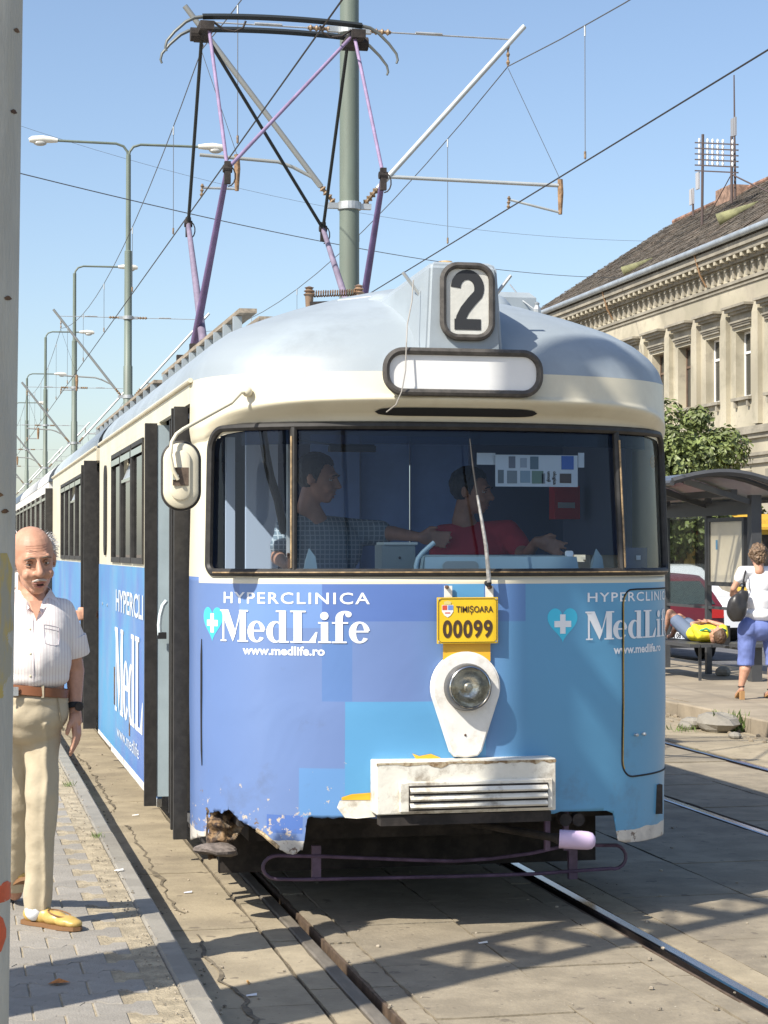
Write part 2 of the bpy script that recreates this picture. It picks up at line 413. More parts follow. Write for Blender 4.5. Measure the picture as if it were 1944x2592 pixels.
def tuft(name, c, n, h, sp, m, label):
    t = MB()
    for i in range(n):
        a = random.uniform(0, 6.28); r = random.uniform(0, sp); p = Vector(c)+Vector((math.cos(a)*r, math.sin(a)*r, 0))
        d = Vector((random.uniform(-1,1)*.6, random.uniform(-1,1)*.6, 1))*h*random.uniform(.5, 1.1); s = Vector((random.uniform(-1,1), random.uniform(-1,1), 0)).normalized()*h*.05
        t.add([p-s, p+s, p+d*.6+s*.6+Vector((d.x*.2,0,0)), p+d], [(0,1,2,3)])
    tag(t.build(name, m), label, 'weed')
M_grass = mat('grass', (.13,.19,.05), .7, var=.4, vscale=20)
tuft('weed', at(172, 1990, z=PZ), 40, .035, .05, M_grass, 'low green weed growing in the paving left of the front door')
tuft('weed', at(247, 2120, z=PZ), 40, .03, .04, M_grass, 'small green weed in the sand joint beside the kerb shadow')
tuft('weed', at(1850, 1850, z=0), 90, .2, .16, M_grass, 'green grass tuft against the far platform kerb')
tuft('weed', at(1730, 1850, z=0), 50, .07, .22, M_grass, 'yellowish low weeds on the rubble near the tram corner')
# right platform
P2 = .14
p2 = setting('far_platform_kerb')
y = 2.
while y < 40:
    l = random.uniform(.9, 1.1); MB().bevbox((5.13,y+.006,-.1),(5.29,y+l-.006,P2+random.uniform(-.008,.006)), .015).build('kerb_stone', M_plat2, p2); y += l
MB().box((5.13,y,-.1),(5.29,160,P2)).build('far_kerb', M_plat2, p2)
for nm, a, b, m, z in (('right_platform', 5.295, 8.2, M_plat2, P2), ('street', 8.2, 17.5, M_asph, -.02), ('pavement', 17.5, 23.2, M_plat2, .12)):
    tag(MB().box((a,-12,-.11),(b,160,z)).build(nm, m), kind='structure')
tag(MB().add([(-400,160,-.02),(400,160,-.02),(400,900,-.02),(-400,900,-.02)], [(0,1,2,3)]).build('far_ground', M_earth), kind='structure')
# rubble along far kerb
for (u, v, s, lab) in ((1755, 1843, .11, 'pale broken concrete lump beside the far kerb weeds'), (1815, 1850, .19, 'grey slanting chunk of concrete leaning on the far kerb'),
                       (1735, 1845, .07, 'small beige stone left of the pale lump'), (1858, 1868, .06, 'little white stone right of the grass tuft')):
    c = at(u, v, z=.0); b = MB().ball((0,0,0), (s, s*1.5, s*.55), 9, 6)
    b.v = [tuple(Vector(p)*(1+.35*fnoise(p[0]*9+u, p[1]*9, p[2]*9))+c+Vector((0,0,s*.4))) for p in b.v]
    tag(b.build('rubble_stone', M_kerb), lab, 'stone')
c = at(1829, 1711, z=P2); b = MB().ball((0,0,0), (.10,.11,.07), 9, 6); b.v = [tuple(Vector(p)*(1+.4*fnoise(p[0]*9, p[1]*9, 3))+c+Vector((0,0,.05))) for p in b.v]
tag(b.build('rubble_stone', M_kerb), 'pale round stone lying on the far platform by the shelter posts', 'stone')
gg = MB()
for i in range(500):
    s = random.uniform(.008, .03); gg.ball((random.uniform(4.75, 5.12), random.uniform(3, 30), s*.3), (s, s*1.3, s*.7), 5, 3)
tag(gg.build('rubble_grit', M_plat2), kind='stuff')
# ================================================================== TRAM
AW, YC, NX = 1.17, .78, 2.3
_th = np.linspace(0, math.pi/2, 4001)
_x = np.sin(_th)**(2/NX); _y = 1-np.cos(_th)**(2/NX)
_s = np.concatenate([[0], np.cumsum(np.hypot(np.diff(_x*AW), np.diff(_y*YC)))])
LC = float(_s[-1])
T_A = [(.0,1.155),(.5,1.165),(1.0,1.17),(1.62,1.17),(2.30,1.155),(2.40,1.17),(2.53,1.165),(2.60,1.15),(2.66,1.115),(2.72,1.06),(2.79,.96),(2.86,.80),(2.93,.62),(3.0,.42),(3.05,.24),(3.08,.12),(3.10,.0)]
T_Y = [(.0,.05),(.5,.02),(1.0,.0),(1.59,.0),(1.625,.010),(2.30,.085),(2.335,.07),(2.395,-.03),(2.41,-.035),(2.42,-.02),(2.53,.0),(2.60,.03),(2.66,.07),(2.72,.13),(2.79,.23),(2.86,.38),(2.93,.58),(3.0,.84),(3.05,1.08),(3.08,1.27),(3.10,1.45)]
def S(s, z):
    """tram skin: s = running length round the plan from the nose, z = height"""
    a = lerp_tab(T_A, z); yn = lerp_tab(T_Y, z); ye = max(YC, yn+.0)
    if z > 2.53: ye = YC+(yn)*.9
    q = abs(s)
    if q <= LC:
        cx = float(np.interp(q, _s, _x)); cy = float(np.interp(q, _s, _y)); x = a*cx; y = yn+(ye-yn)*cy
    else: x = a; y = ye+(q-LC)
    return Vector((math.copysign(x, s), y, z))
def Sn(s, z):
    e = .012; a = S(s+e, z)-S(s-e, z); b = S(s, z+e)-S(s, z-e)
    n = a.cross(b)
    return n.normalized() if n.length > 0 else Vector((0,0,1))
def Sv(s, z):  # plan normal only (vertical skin)
    e = .02; a = S(s+e, z)-S(s-e, z); return Vector((a.y, -a.x, 0)).normalized()
def front(u, v):   # where the sight line meets the skin -> (s, z)
    d = ray(u, v)
    for i in range(2400):
        p = CAM+d*(8.3+i*.002)
        a = lerp_tab(T_A, p.z); yn = lerp_tab(T_Y, p.z); ye = YC if p.z <= 2.53 else YC+yn*.9
        if a < 1e-4 or abs(p.x) > a: continue
        q = max(0, min(1, (ye-p.y)/(ye-yn)))
        if (abs(p.x)/a)**NX+q**NX <= 1:
            if p.y >= ye: return (math.copysign(LC+p.y-ye, p.x), p.z)
            return (math.copysign(float(np.interp(abs(p.x)/a, _x, _s)), p.x), p.z)
    # silhouette: nearest
    return None
def dfront(u, v): return front(u*K, v*K)
tram = thing('tram', 'blue, cream and grey articulated tram of line 2 with its front doors folded open', 'tram', (0,0,0))
M_roof = mat('grey roof paint', (.315,.36,.39), .44, var=.10, vscale=1.5, dirt=(.21,.235,.245), dirt_amt=.5, dirt_scale=1.6, bump=.08, bscale=6)
M_cream = mat('cream paint', (.70,.645,.49), .38, var=.06, vscale=2, dirt=(.5,.42,.28), dirt_amt=.3, dirt_scale=2.5, bump=.05, bscale=7)
M_rub = mat('black rubber', (.028,.026,.024), .55, var=.3, vscale=20)
M_black = mat('black', (.012,.012,.013), .7)
M_white = mat('white paint', (.78,.76,.70), .5, var=.05, dirt=(.32,.25,.16), dirt_amt=.55, dirt_scale=7)
M_let = mat('white lettering', (.82,.84,.86), .5)
M_grey = mat('blue grey interior paint', (.36,.44,.47), .45, var=.08)
M_dk = mat('underframe', (.035,.028,.024), .8, var=.5, vscale=9)
M_rust = mat('rust', (.21,.12,.055), .9, col2=(.08,.045,.03), vscale=14, bump=.8, bscale=40)
M_gold = mat('weathered brass strip', (.35,.24,.12), .5, var=.4, vscale=30)
M_pink = mat('lilac paint', (.27,.20,.32), .5, var=.15, vscale=9)
M_lilac = mat('purple paint', (.16,.11,.23), .5, var=.2, vscale=5, stretch=(1,1,.3))
M_steel = mat('galvanised steel', (.50,.52,.52), .45, .6, var=.15, vscale=6)
M_chrome = mat('chrome', (.7,.7,.68), .15, 1.)
# ---- livery material: printed film in blocks
def livery():
    m = bpy.data.materials.new('livery film'); m.use_nodes = True; n = m.node_tree; b = n.nodes['Principled BSDF']
    b.inputs['Roughness'].default_value = .34
    tc = n.nodes.new('ShaderNodeTexCoord'); sp = n.nodes.new('ShaderNodeSeparateXYZ'); n.links.new(tc.outputs['Object'], sp.inputs[0])
    X, Y, Z = sp.outputs
    def cmp(sock, val, op='GREATER_THAN'):
        q = n.nodes.new('ShaderNodeMath'); q.operation = op; n.links.new(sock, q.inputs[0]); q.inputs[1].default_value = val; return q.outputs[0]
    def mul(a, c):
        q = n.nodes.new('ShaderNodeMath'); q.operation = 'MULTIPLY'; n.links.new(a, q.inputs[0])
        if isinstance(c, float): q.inputs[1].default_value = c
        else: n.links.new(c, q.inputs[1])
        return q.outputs[0]
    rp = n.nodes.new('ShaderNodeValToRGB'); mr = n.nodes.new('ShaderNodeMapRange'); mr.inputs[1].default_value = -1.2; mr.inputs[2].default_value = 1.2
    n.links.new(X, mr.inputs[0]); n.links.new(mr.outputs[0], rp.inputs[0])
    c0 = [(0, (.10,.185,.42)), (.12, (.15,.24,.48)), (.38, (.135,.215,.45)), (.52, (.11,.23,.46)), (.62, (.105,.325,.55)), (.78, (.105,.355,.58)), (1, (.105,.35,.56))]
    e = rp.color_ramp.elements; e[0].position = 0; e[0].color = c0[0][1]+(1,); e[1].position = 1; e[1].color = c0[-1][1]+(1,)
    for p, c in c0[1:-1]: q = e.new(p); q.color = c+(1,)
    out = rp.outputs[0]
    def block(x0, x1, z0, z1, c, a=1., side=False):
        nonlocal out
        S_ = Y if side else X
        k = mul(mul(cmp(S_, x0), cmp(S_, x1, 'LESS_THAN')), mul(cmp(Z, z0), cmp(Z, z1, 'LESS_THAN')))
        k = mul(k, float(a))
        mx = n.nodes.new('ShaderNodeMix'); mx.data_type = 'RGBA'; n.links.new(k, mx.inputs[0]); n.links.new(out, mx.inputs[6]); mx.inputs[7].default_value = c+(1,)
        out = mx.outputs[2]
    def fb(u0, v0, u1, v1, c, a=1.):
        p = front(u0, (v0+v1)/2); q = front(u1, (v0+v1)/2)
        P = S(*p); Q = S(*q); r = front((u0+u1)/2, v0); t = front((u0+u1)/2, v1)
        block(P.x, Q.x, t[1], r[1], c, a)
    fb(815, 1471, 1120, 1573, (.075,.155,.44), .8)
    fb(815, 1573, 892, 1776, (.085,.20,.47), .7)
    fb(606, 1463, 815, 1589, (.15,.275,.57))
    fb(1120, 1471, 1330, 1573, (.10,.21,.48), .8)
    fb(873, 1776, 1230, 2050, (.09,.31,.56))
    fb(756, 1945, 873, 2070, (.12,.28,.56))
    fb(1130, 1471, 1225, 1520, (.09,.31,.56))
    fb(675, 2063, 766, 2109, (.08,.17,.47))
    # bottom band left unwrapped: off white paint, chipped edge
    nz = n.nodes.new('ShaderNodeTexNoise'); nz.inputs['Scale'].default_value = 9; nz.inputs['Detail'].default_value = 8
    n.links.new(tc.outputs['Object'], nz.inputs['Vector'])
    ad = n.nodes.new('ShaderNodeMath'); ad.operation = 'MULTIPLY_ADD'; n.links.new(nz.outputs['Fac'], ad.inputs[0]); ad.inputs[1].default_value = -.03; n.links.new(Z, ad.inputs[2])
    k = cmp(ad.outputs[0], .397, 'LESS_THAN')
    mx = n.nodes.new('ShaderNodeMix'); mx.data_type = 'RGBA'; n.links.new(k, mx.inputs[0]); n.links.new(out, mx.inputs[6]); mx.inputs[7].default_value = (.66,.62,.55,1); out = mx.outputs[2]
    # upper cream line
    k = mul(cmp(Z, 1.572), cmp(Y, .60, 'LESS_THAN'))
    mx = n.nodes.new('ShaderNodeMix'); mx.data_type = 'RGBA'; n.links.new(k, mx.inputs[0]); n.links.new(out, mx.inputs[6]); mx.inputs[7].default_value = (.70,.645,.49,1); out = mx.outputs[2]
    # chips of lost film and grime, more of them low down on the left
    def chips(scale, lo, hi, col, zt, zb, xmax=9., amt=1.):
        nonlocal out
        q = n.nodes.new('ShaderNodeTexNoise'); q.inputs['Scale'].default_value = scale; q.inputs['Detail'].default_value = 7; q.inputs['Roughness'].default_value = .7
        n.links.new(tc.outputs['Object'], q.inputs['Vector'])
        zr = n.nodes.new('ShaderNodeMapRange'); zr.inputs[1].default_value = zt; zr.inputs[2].default_value = zb; zr.inputs[3].default_value = 0; zr.inputs[4].default_value = .2
        n.links.new(Z, zr.inputs[0])
        aa = n.nodes.new('ShaderNodeMath'); aa.operation = 'ADD'; n.links.new(q.outputs['Fac'], aa.inputs[0]); n.links.new(zr.outputs[0], aa.inputs[1])
        r2 = n.nodes.new('ShaderNodeMapRange'); r2.inputs[1].default_value = lo; r2.inputs[2].default_value = hi; n.links.new(aa.outputs[0], r2.inputs[0])
        kk = mul(mul(r2.outputs[0], cmp(X, xmax, 'LESS_THAN')), float(amt))
        mx = n.nodes.new('ShaderNodeMix'); mx.data_type = 'RGBA'; n.links.new(kk, mx.inputs[0]); n.links.new(out, mx.inputs[6]); mx.inputs[7].default_value = col+(1,); out = mx.outputs[2]
    chips(18, .77, .785, (.60,.50,.38), .95, .42, -.55)
    chips(13, .79, .81, (.20,.14,.10), .85, .42, -.25)
    chips(24, .82, .835, (.18,.13,.10), .75, .42, 9.)
    chips(4, .66, .95, (.11,.12,.15), 1.0, .4, 9., .6)
    hs = n.nodes.new('ShaderNodeHueSaturation'); hs.inputs['Saturation'].default_value = .97; hs.inputs['Value'].default_value = .95
    n.links.new(out, hs.inputs['Color']); out = hs.outputs[0]
    n.links.new(out, b.inputs['Base Color'])
    # wrinkled film
    q = n.nodes.new('ShaderNodeTexNoise'); q.inputs['Scale'].default_value = 5; q.inputs['Detail'].default_value = 5; n.links.new(tc.outputs['Object'], q.inputs['Vector'])
    q2 = n.nodes.new('ShaderNodeTexNoise'); q2.inputs['Scale'].default_value = 2.2; q2.inputs['Detail'].default_value = 2; q2.inputs['Distortion'].default_value = 1.5; n.links.new(tc.outputs['Object'], q2.inputs['Vector'])
    ad = n.nodes.new('ShaderNodeMath'); ad.operation = 'MULTIPLY_ADD'; n.links.new(q.outputs['Fac'], ad.inputs[0]); ad.inputs[1].default_value = .35; n.links.new(q2.outputs['Fac'], ad.inputs[2])
    bp = n.nodes.new('ShaderNodeBump'); bp.inputs['Strength'].default_value = .3; bp.inputs['Distance'].default_value = .012
    n.links.new(ad.outputs[0], bp.inputs['Height']); n.links.new(bp.outputs[0], b.inputs['Normal'])
    return m
M_liv = livery()
# ---- lower front skin with the torn bottom edge
SL, SR = -(LC+.06), LC+.9
edge = []
def E(u, v, src=False):
    p = front(u, v) if src else dfront(u, v)
    if p: edge.append(p)
edge.append((SL, .335))
for q in ((445,1806),(450,1803)): E(*q)
for q in ((528,2100),(530,2057),(545,2054),(560,2056),(578,2050),(590,2058),(605,2076),(620,2086),(633,2091),(650,2103),(669,2115),(683,2128),(696,2139),(705,2147),(717,2157),(735,2162),(750,2161),(765,2151),(771,2121),(774,2090),(777,2073),(790,2068),(820,2071),(850,2070),(900,2067),(952,2072)): E(*q, src=True)
for q in ((850,1768),(1000,1760),(1197,1758),(1210,1753),(1310,1751),(1325,1757),(1331,1790),(1336,1816),(1350,1820),(1380,1818),(1415,1810),(1436,1802)): E(*q)
edge.sort()
edge += [(LC+.1, .33), (SR, .33)]
HB0 = front(532, 2060)[0]; HB1 = front(860, 2065)[0]
def zbot(s):
    j = .010*fnoise(s*38, 3)+.006*fnoise(s*95, 9) if HB0 < s < HB1 else 0
    return zbot0(s)+j
def zbot0(s):
    for (a, b), (c, d) in zip(edge, edge[1:]):
        if a <= s <= c: return b+(d-b)*(s-a)/max(1e-6, c-a)
    return edge[-1][1]
def dents(s, z): return .0035*fnoise(s*2.1, z*2.3, 5)+.0012*fnoise(s*5, z*5, 1)
ss = sorted(set([SL+i*(SR-SL)/330 for i in range(331)]+[e[0] for e in edge if SL <= e[0] <= SR]))
NZ = 64; v = []; f = []; ZT = 1.60
zr_ = [.29+(ZT-.29)*j/NZ for j in range(NZ+1)]; zbs = [zbot(s) for s in ss]
for s, zb in zip(ss, zbs):
    for j in range(NZ+1):
        z = max(zr_[j], min(zb, ZT-.02)); v.append(S(s, z)+Sn(s, z)*dents(s, z)*min(1, (ZT-z)*4))
nc = NZ+1
for i in range(len(ss)-1):
    for j in range(NZ):
        if zr_[j+1] <= zbs[i]+1e-6 and zr_[j+1] <= zbs[i+1]+1e-6: continue
        q = [i*nc+j, (i+1)*nc+j, (i+1)*nc+j+1, i*nc+j+1]
        if zr_[j+1] <= zbs[i+1]: q = [q[0], q[1], q[3]]
        elif zr_[j+1] <= zbs[i]: q = [q[0], q[1], q[2]]
        f.append(tuple(q))
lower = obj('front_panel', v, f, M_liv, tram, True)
sm = lower.modifiers.new('thick', 'SOLIDIFY'); sm.thickness = .006; sm.offset = -1
# ---- window band: skin with rounded opening, glass, rubber frame
WL = front(533, 1260)[0]; SW = abs(WL)          # half width of the glazed opening along s
WZ0, WZ1 = 1.622, 2.29
def in_open(s, z):
    q = SW-abs(s)
    if q < 0 or z < WZ0 or z > WZ1: return False
    r = .11
    if z > WZ1-r and q < r: return (r-q)**2+(z-WZ1+r)**2 < r*r
    r = .045
    if z < WZ0+r and q < r: return (r-q)**2+(WZ0+r-z)**2 < r*r
    return True
S2 = LC+.06
def zmap(s, z):     # brow dips towards the corners
    k = .10*min(1, abs(s)/1.35)**5
    w_ = 0 if z < 2.2 or z > 2.53 else (1-(z-2.41)/.12 if z > 2.41 else (z-2.2)/.15 if z < 2.35 else 1)
    return z-k*w_
def grid_band(name, s0, s1, ns, zs, m, skip=None, off=0., smooth=True):
    v = []; f = []; sl = [s0+(s1-s0)*i/ns for i in range(ns+1)]
    for s in sl:
        for z in zs:
            p = S(s, z); p.z = zmap(s, z); v.append(p+(Sn(s, z)*off if off else Vector()))
    n = len(zs)
    for i in range(ns):
        for j in range(n-1):
            if skip and skip((sl[i]+sl[i+1])/2, (zs[j]+zs[j+1])/2): continue
            f.append((i*n+j, (i+1)*n+j, (i+1)*n+j+1, i*n+j+1))
    return obj(name, v, f, m, tram, smooth)
grid_band('window_surround', -S2, SR, 300, [1.60+i*(2.302-1.60)/54 for i in range(55)], M_cream, in_open)
grid_band('brow', -S2, SR, 160, [2.302,2.32,2.335,2.35,2.365,2.38,2.392,2.40,2.41,2.418,2.43,2.46,2.50,2.53], M_cream)
grid_band('front_roof', -S2, SR, 160, [2.5302]+[2.545+i*.02 for i in range(28)]+[3.10], M_roof)
def contour(n=14):
    P = []
    def arc(cs, cz, r, a0, a1):
        for i in range(n+1):
            a = R(a0+(a1-a0)*i/n); P.append((cs+r*math.cos(a), cz+r*math.sin(a)))
    arc(SW-.11, WZ1-.11, .11, 0, 90)
    for i in range(1, 60): P.append((SW-.11-(2*SW-.22)*i/60, WZ1))
    arc(-SW+.11, WZ1-.11, .11, 90, 180); arc(-SW+.045, WZ0+.045, .045, 180, 270)
    for i in range(1, 60): P.append((-SW+.045+(2*SW-.09)*i/60, WZ0))
    arc(SW-.045, WZ0+.045, .045, 270, 360)
    return P
cp = contour()
fr = MB().tube([S(s, z)+Sn(s, z)*.004 for s, z in cp], .019, 8, closed=True)
fr.build('window_seal', M_rub, tram, True)
MB().tube([S(s, WZ0-.002)+Sn(s, WZ0)*.0225 for s in np.linspace(-SW+.06, SW-.06, 60)], .0035, 6).build('seal_trim', M_gold, tram)
# upper valance inside the top edge of the opening (dark)
M_glass = glass('windscreen glass', (.72,.82,.92), .75)
M_glass2 = glass('side glass', (.45,.52,.55), 1.3)
PS = .80        # pillar position along s
def pane(name, s0, s1, z0=WZ0, z1=WZ1, m=M_glass, off=-.012, ns=24, nz=10):
    v = []; f = []
    for i in range(ns+1):
        for j in range(nz+1):
            s = s0+(s1-s0)*i/ns; z = z0+(z1-z0)*j/nz; v.append(S(s, z)+Sn(s, z)*off)
    for i in range(ns):
        for j in range(nz):
            s = s0+(s1-s0)*(i+.5)/ns; z = z0+(z1-z0)*(j+.5)/nz
            if in_open(s, z) or True: f.append((i*(nz+1)+j, (i+1)*(nz+1)+j, (i+1)*(nz+1)+j+1, i*(nz+1)+j+1))
    return obj(name, v, f, m, tram, True)
pane('windscreen', -PS+.012, PS-.012)
pane('corner_pane', -SW, -PS-.012, ns=14); pane('corner_pane', PS+.012, SW, ns=14)
for sg in (-1, 1):
    MB().tube([S(sg*PS, z)+Sn(sg*PS, z)*.004 for z in np.linspace(WZ0, WZ1, 8)], .017, 8).build('window_pillar', M_rub, tram, True)
    MB().tube([S(sg*PS+.006*sg, z)+Sn(sg*PS, z)*.021 for z in np.linspace(WZ0+.02, WZ1-.05, 8)], .005, 6).build('pillar_trim', M_gold, tram)
v = []; f = []
for i in range(41):
    s = -1.1+2.2*i/40
    for z in (2.21, 2.29): v.append(S(s, z)+Sn(s, z)*-.03)
for i in range(40): f.append((2*i, 2*i+2, 2*i+3, 2*i+1))
obj('sun_strip', v, f, glass('sun strip film', (.10,.14,.28), .5), tram)
# ---- brow slot
a = dfront(808, 893); b_ = dfront(1160, 893)
P = []
for i in range(41):
    s = a[0]+(b_[0]-a[0])*i/40; P.append(s)
v = []; f = []
for i, s in enumerate(P):
    h = .017*min(1, math.sqrt(max(0, 1-(abs(i-20)/20)**8)))
    for z in (2.353-h, 2.353+h): v.append(S(s, z)+Sn(s, z)*.004)
for i in range(40): f.append((2*i, 2*i+2, 2*i+3, 2*i+1))
obj('brow_slot', v, f, M_black, tram)
# ---- rounded plates on the front (destination box, number box)
def rrect(w_, h, r, n=8):
    P = []
    for cx, cy, a0 in ((w_/2-r, h/2-r, 0), (-w_/2+r, h/2-r, 90), (-w_/2+r, -h/2+r, 180), (w_/2-r, -h/2+r, 270)):
        for i in range(n+1):
            a = R(a0+90*i/n); P.append((cx+r*math.cos(a), cy+r*math.sin(a)))
    return P
def plateM(c, tilt=0): # local x->X, y->Z, z->-Y
    return Matrix.Translation(Vector(c)) @ Matrix.Rotation(tilt, 4, 'X') @ Matrix(((1,0,0,0),(0,0,-1,0),(0,1,0,0),(0,0,0,1)))
DC = dat(998, 806, y=-.02)
DW, DH = .715, .185
M_blind = mat('white destination blind', (.80,.80,.78), .6, var=.04, vscale=4)
MB().prism(rrect(DW, DH, .075), .14, plateM((DC.x, .10, DC.z))).build('destination_box', M_roof, tram)
MB().prism(rrect(DW-.03, DH-.03, .065), .003, plateM((DC.x, -.041, DC.z))).build('destination_blind', M_blind, tram)
pts = [plateM((DC.x, -.048, DC.z)) @ Vector((x, y, 0)) for x, y in rrect(DW, DH, .08)]
MB().tube(pts, .0165, 8, closed=True).build('destination_seal', mat('worn rubber', (.075,.068,.06), .6, var=.3, vscale=25), tram, True)
# number box: tapered housing
NB = dat(1003, 660, y=-.03)
zb0, zb1 = 2.70, 3.03
hw0, hw1 = .175, .155
cx = NB.x
v = [(cx-hw0,-.03,2.62),(cx+hw0,-.03,2.62),(cx-hw1,-.015,zb1-.02),(cx+hw1,-.015,zb1-.02),(cx-hw1+.015,.01,zb1),(cx+hw1-.015,.01,zb1),
     (cx-hw1+.02,.40,zb1-.01),(cx+hw1-.02,.40,zb1-.01),(cx-hw0-.10,.75,2.90),(cx+hw0+.10,.75,2.90),(cx-hw0-.06,.42,2.66),(cx+hw0+.06,.42,2.66),
     (cx-hw0-.02,.02,2.60),(cx+hw0+.02,.02,2.60)]
bm = bmesh.new()
for p in v: bm.verts.new(p)
bm.verts.ensure_lookup_table(); bmesh.ops.convex_hull(bm, input=bm.verts)
bmesh.ops.bevel(bm, geom=[e for e in bm.edges if e.calc_face_angle(0) > R(18)], offset=.012, segments=3, affect='EDGES')
me = bpy.data.meshes.new('number_box'); bm.to_mesh(me); bm.free()
nbx = link_mesh('number_box', me, M_roof, tram); me.polygons.foreach_set('use_smooth', [True]*len(me.polygons)); sharpen(nbx, 35)
tl = math.atan(.015/.36)
NM = plateM((cx+.012, -.034, 2.845), 0)
MB().prism(rrect(.21, .305, .065), .004, NM).build('number_blind', mat('linen blind', (.62,.62,.57), .8, var=.08, vscale=6, bump=.4, bscale=12), tram)
pts = [NM @ Vector((x, y, .008)) for x, y in rrect(.228, .325, .07)]
MB().tube(pts, .0155, 8, closed=True).build('number_seal', MATS['worn rubber'], tram, True)
def ribbon(path, w_):
    P = [Vector((x, y)) for x, y in path]; v = []; n = len(P); ww = w_ if isinstance(w_, list) else [w_]*n
    for i, p in enumerate(P):
        d = (P[min(i+1, n-1)]-P[max(i-1, 0)]).normalized(); q = Vector((-d.y, d.x)); v += [p+q*ww[i]/2, p-q*ww[i]/2]
    return v, [(2*i, 2*i+1, 2*i+3, 2*i+2) for i in range(n-1)]
def flat(name, shapes, m, M, parent, dz=.0003, th=0):
    mb = MB()
    for k, (v, f) in enumerate(shapes): mb.add([M @ Vector((p[0], p[1], k*dz)) for p in v], f)
    return mb.build(name, m, parent)
two = [(-.055+.0, .055)]+[(.0+.055*math.cos(R(a)), .052+.058*math.sin(R(a))) for a in range(165, -41, -15)]
two = [(.0+.056*math.cos(R(a)), .050+.062*math.sin(R(a))) for a in range(178, -36, -12)]+[(.02,-.01),(-.012,-.05),(-.03,-.085),(-.036,-.115)]
sh = [ribbon(two, .047), ([(-.062,-.142),(.064,-.142),(.064,-.092),(-.062,-.092)], [(0,1,2,3)])]
flat('number_two', sh, mat('black print', (.025,.027,.03), .6), NM @ Matrix.Translation((0,.012,.006)) @ Matrix.Scale(.98, 4), tram)
MB().lathe([(.0,0),(.035,0),(.037,.008),(.03,.018),(.0,.02)], (cx-.05, .12, zb1), (0,0,1)).build('roof_vent_cap', M_gold, tram)
for sg in (-1, 1):
    a = Vector((cx+sg*.17, .10, 2.88)); b_ = a+Vector((sg*.085, .0, .11))
    MB().tube([a, b_], .0085, 8).build('flag_holder', M_steel, tram)
# shoulders beside the box, hatch behind it
for sg in (-1, 1):
    MB().lathe([(.0,0),(.10,.0),(.10,.03),(.07,.06),(.0,.07)], (cx+sg*.20, .70, 2.90), (0,0,1), 20).build('roof_fairing', M_roof, tram, True)
# aerial cord on the left of the box
cord = [dat(u, v_, y=yy) for u, v_, yy in ((893,605,.05),(890,650,.03),(880,700,.0),(878,740,-.07),(876,800,-.08),(868,845,-.075),(855,875,-.06),(835,890,.02))]
MB().tube(cord, .003, 6).build('hanging_cord', mat('old cord', (.35,.33,.3), .8), tram)
# ---- lettering
def wrap(name, v, f, m, su, sv, s0, z0, off=.0018, parent=tram, k=0):
    """place flat glyphs (unit x,y) on the skin at s0,z0 with scales su,sv"""
    bm = bmesh.new(); vv = [bm.verts.new((x, y, 0)) for x, y in v]
    for q in f:
        try: bm.faces.new([vv[i] for i in q])
        except ValueError: pass
    bmesh.ops.triangulate(bm, faces=bm.faces)
    for _ in range(2):
        le = [e for e in bm.edges if (e.verts[0].co-e.verts[1].co).length*max(su, sv) > .03]
        if le: bmesh.ops.subdivide_edges(bm, edges=le, cuts=1); bmesh.ops.triangulate(bm, faces=bm.faces)
    for p in bm.verts:
        s = s0+p.co.x*su; z = z0+p.co.y*sv
        p.co = S(s, z)+Sn(s, z)*(off+dents(s, z)*min(1, max(0, (1.62-z)*4))+k*.0003)
    me = bpy.data.meshes.new(name); bm.to_mesh(me); bm.free()
    return link_mesh(name, me, m, parent)
def ell(cx, cy, rx, ry, a0, a1, n=18):
    return [(cx+rx*math.cos(R(a0+(a1-a0)*i/n)), cy+ry*math.sin(R(a0+(a1-a0)*i/n))) for i in range(n+1)]
def ringpart(o, i):
    n = len(o); return (o+i, [(k, k+1, n+k+1, n+k) for k in range(n-1)])
def rect(x0, y0, x1, y1): return ([(x0,y0),(x1,y0),(x1,y1),(x0,y1)], [(0,1,2,3)])
def poly(*p): return (list(p), [tuple(range(len(p)))])
def g_M(x): return [poly((x+.08,.03),(x+.15,.03),(x+.15,.97),(x+.08,.97)), poly((x+.0,1),(x+.32,1),(x+.62,.28),(x+.50,.0)), poly((x+.50,.0),(x+.57,.16),(x+.82,1),(x+.76,1)),
    rect(x+.76,.0,x+.98,1), rect(x,0,x+.25,.05), rect(x+.68,0,x+1.06,.05), rect(x-.02,.95,x+.2,1), rect(x+.74,.95,x+1.06,1)]
def g_e(x): return [ringpart(ell(x+.30,.33,.30,.34,20,325), ell(x+.32,.33,.115,.28,20,325)), rect(x+.14,.33,x+.56,.385), ringpart(ell(x+.30,.33,.30,.34,8,30,4), ell(x+.32,.36,.115,.24,8,30,4))]
def g_d(x): return [ringpart(ell(x+.28,.33,.28,.34,40,320), ell(x+.33,.33,.13,.28,40,320)), rect(x+.40,.02,x+.61,1), rect(x+.30,.95,x+.61,1), rect(x+.40,0,x+.70,.05)]
def g_L(x): return [rect(x+.10,0,x+.34,1), rect(x,.95,x+.46,1), rect(x,0,x+.75,.05), poly((x+.55,.05),(x+.75,.05),(x+.80,.34),(x+.75,.34))]
def g_i(x): return [rect(x+.08,0,x+.29,.65), rect(x,.60,x+.29,.65), rect(x,0,x+.38,.05), (ell(x+.18,.84,.12,.125,0,342,19), [tuple(range(20))])]
def g_f(x): return [rect(x+.10,0,x+.31,.80), rect(x,.60,x+.46,.65), rect(x,0,x+.42,.05), ringpart(ell(x+.37,.78,.27,.22,180,60,10), ell(x+.40,.78,.09,.16,180,60,10)), (ell(x+.47,.89,.09,.09,0,342,19), [tuple(range(20))])]
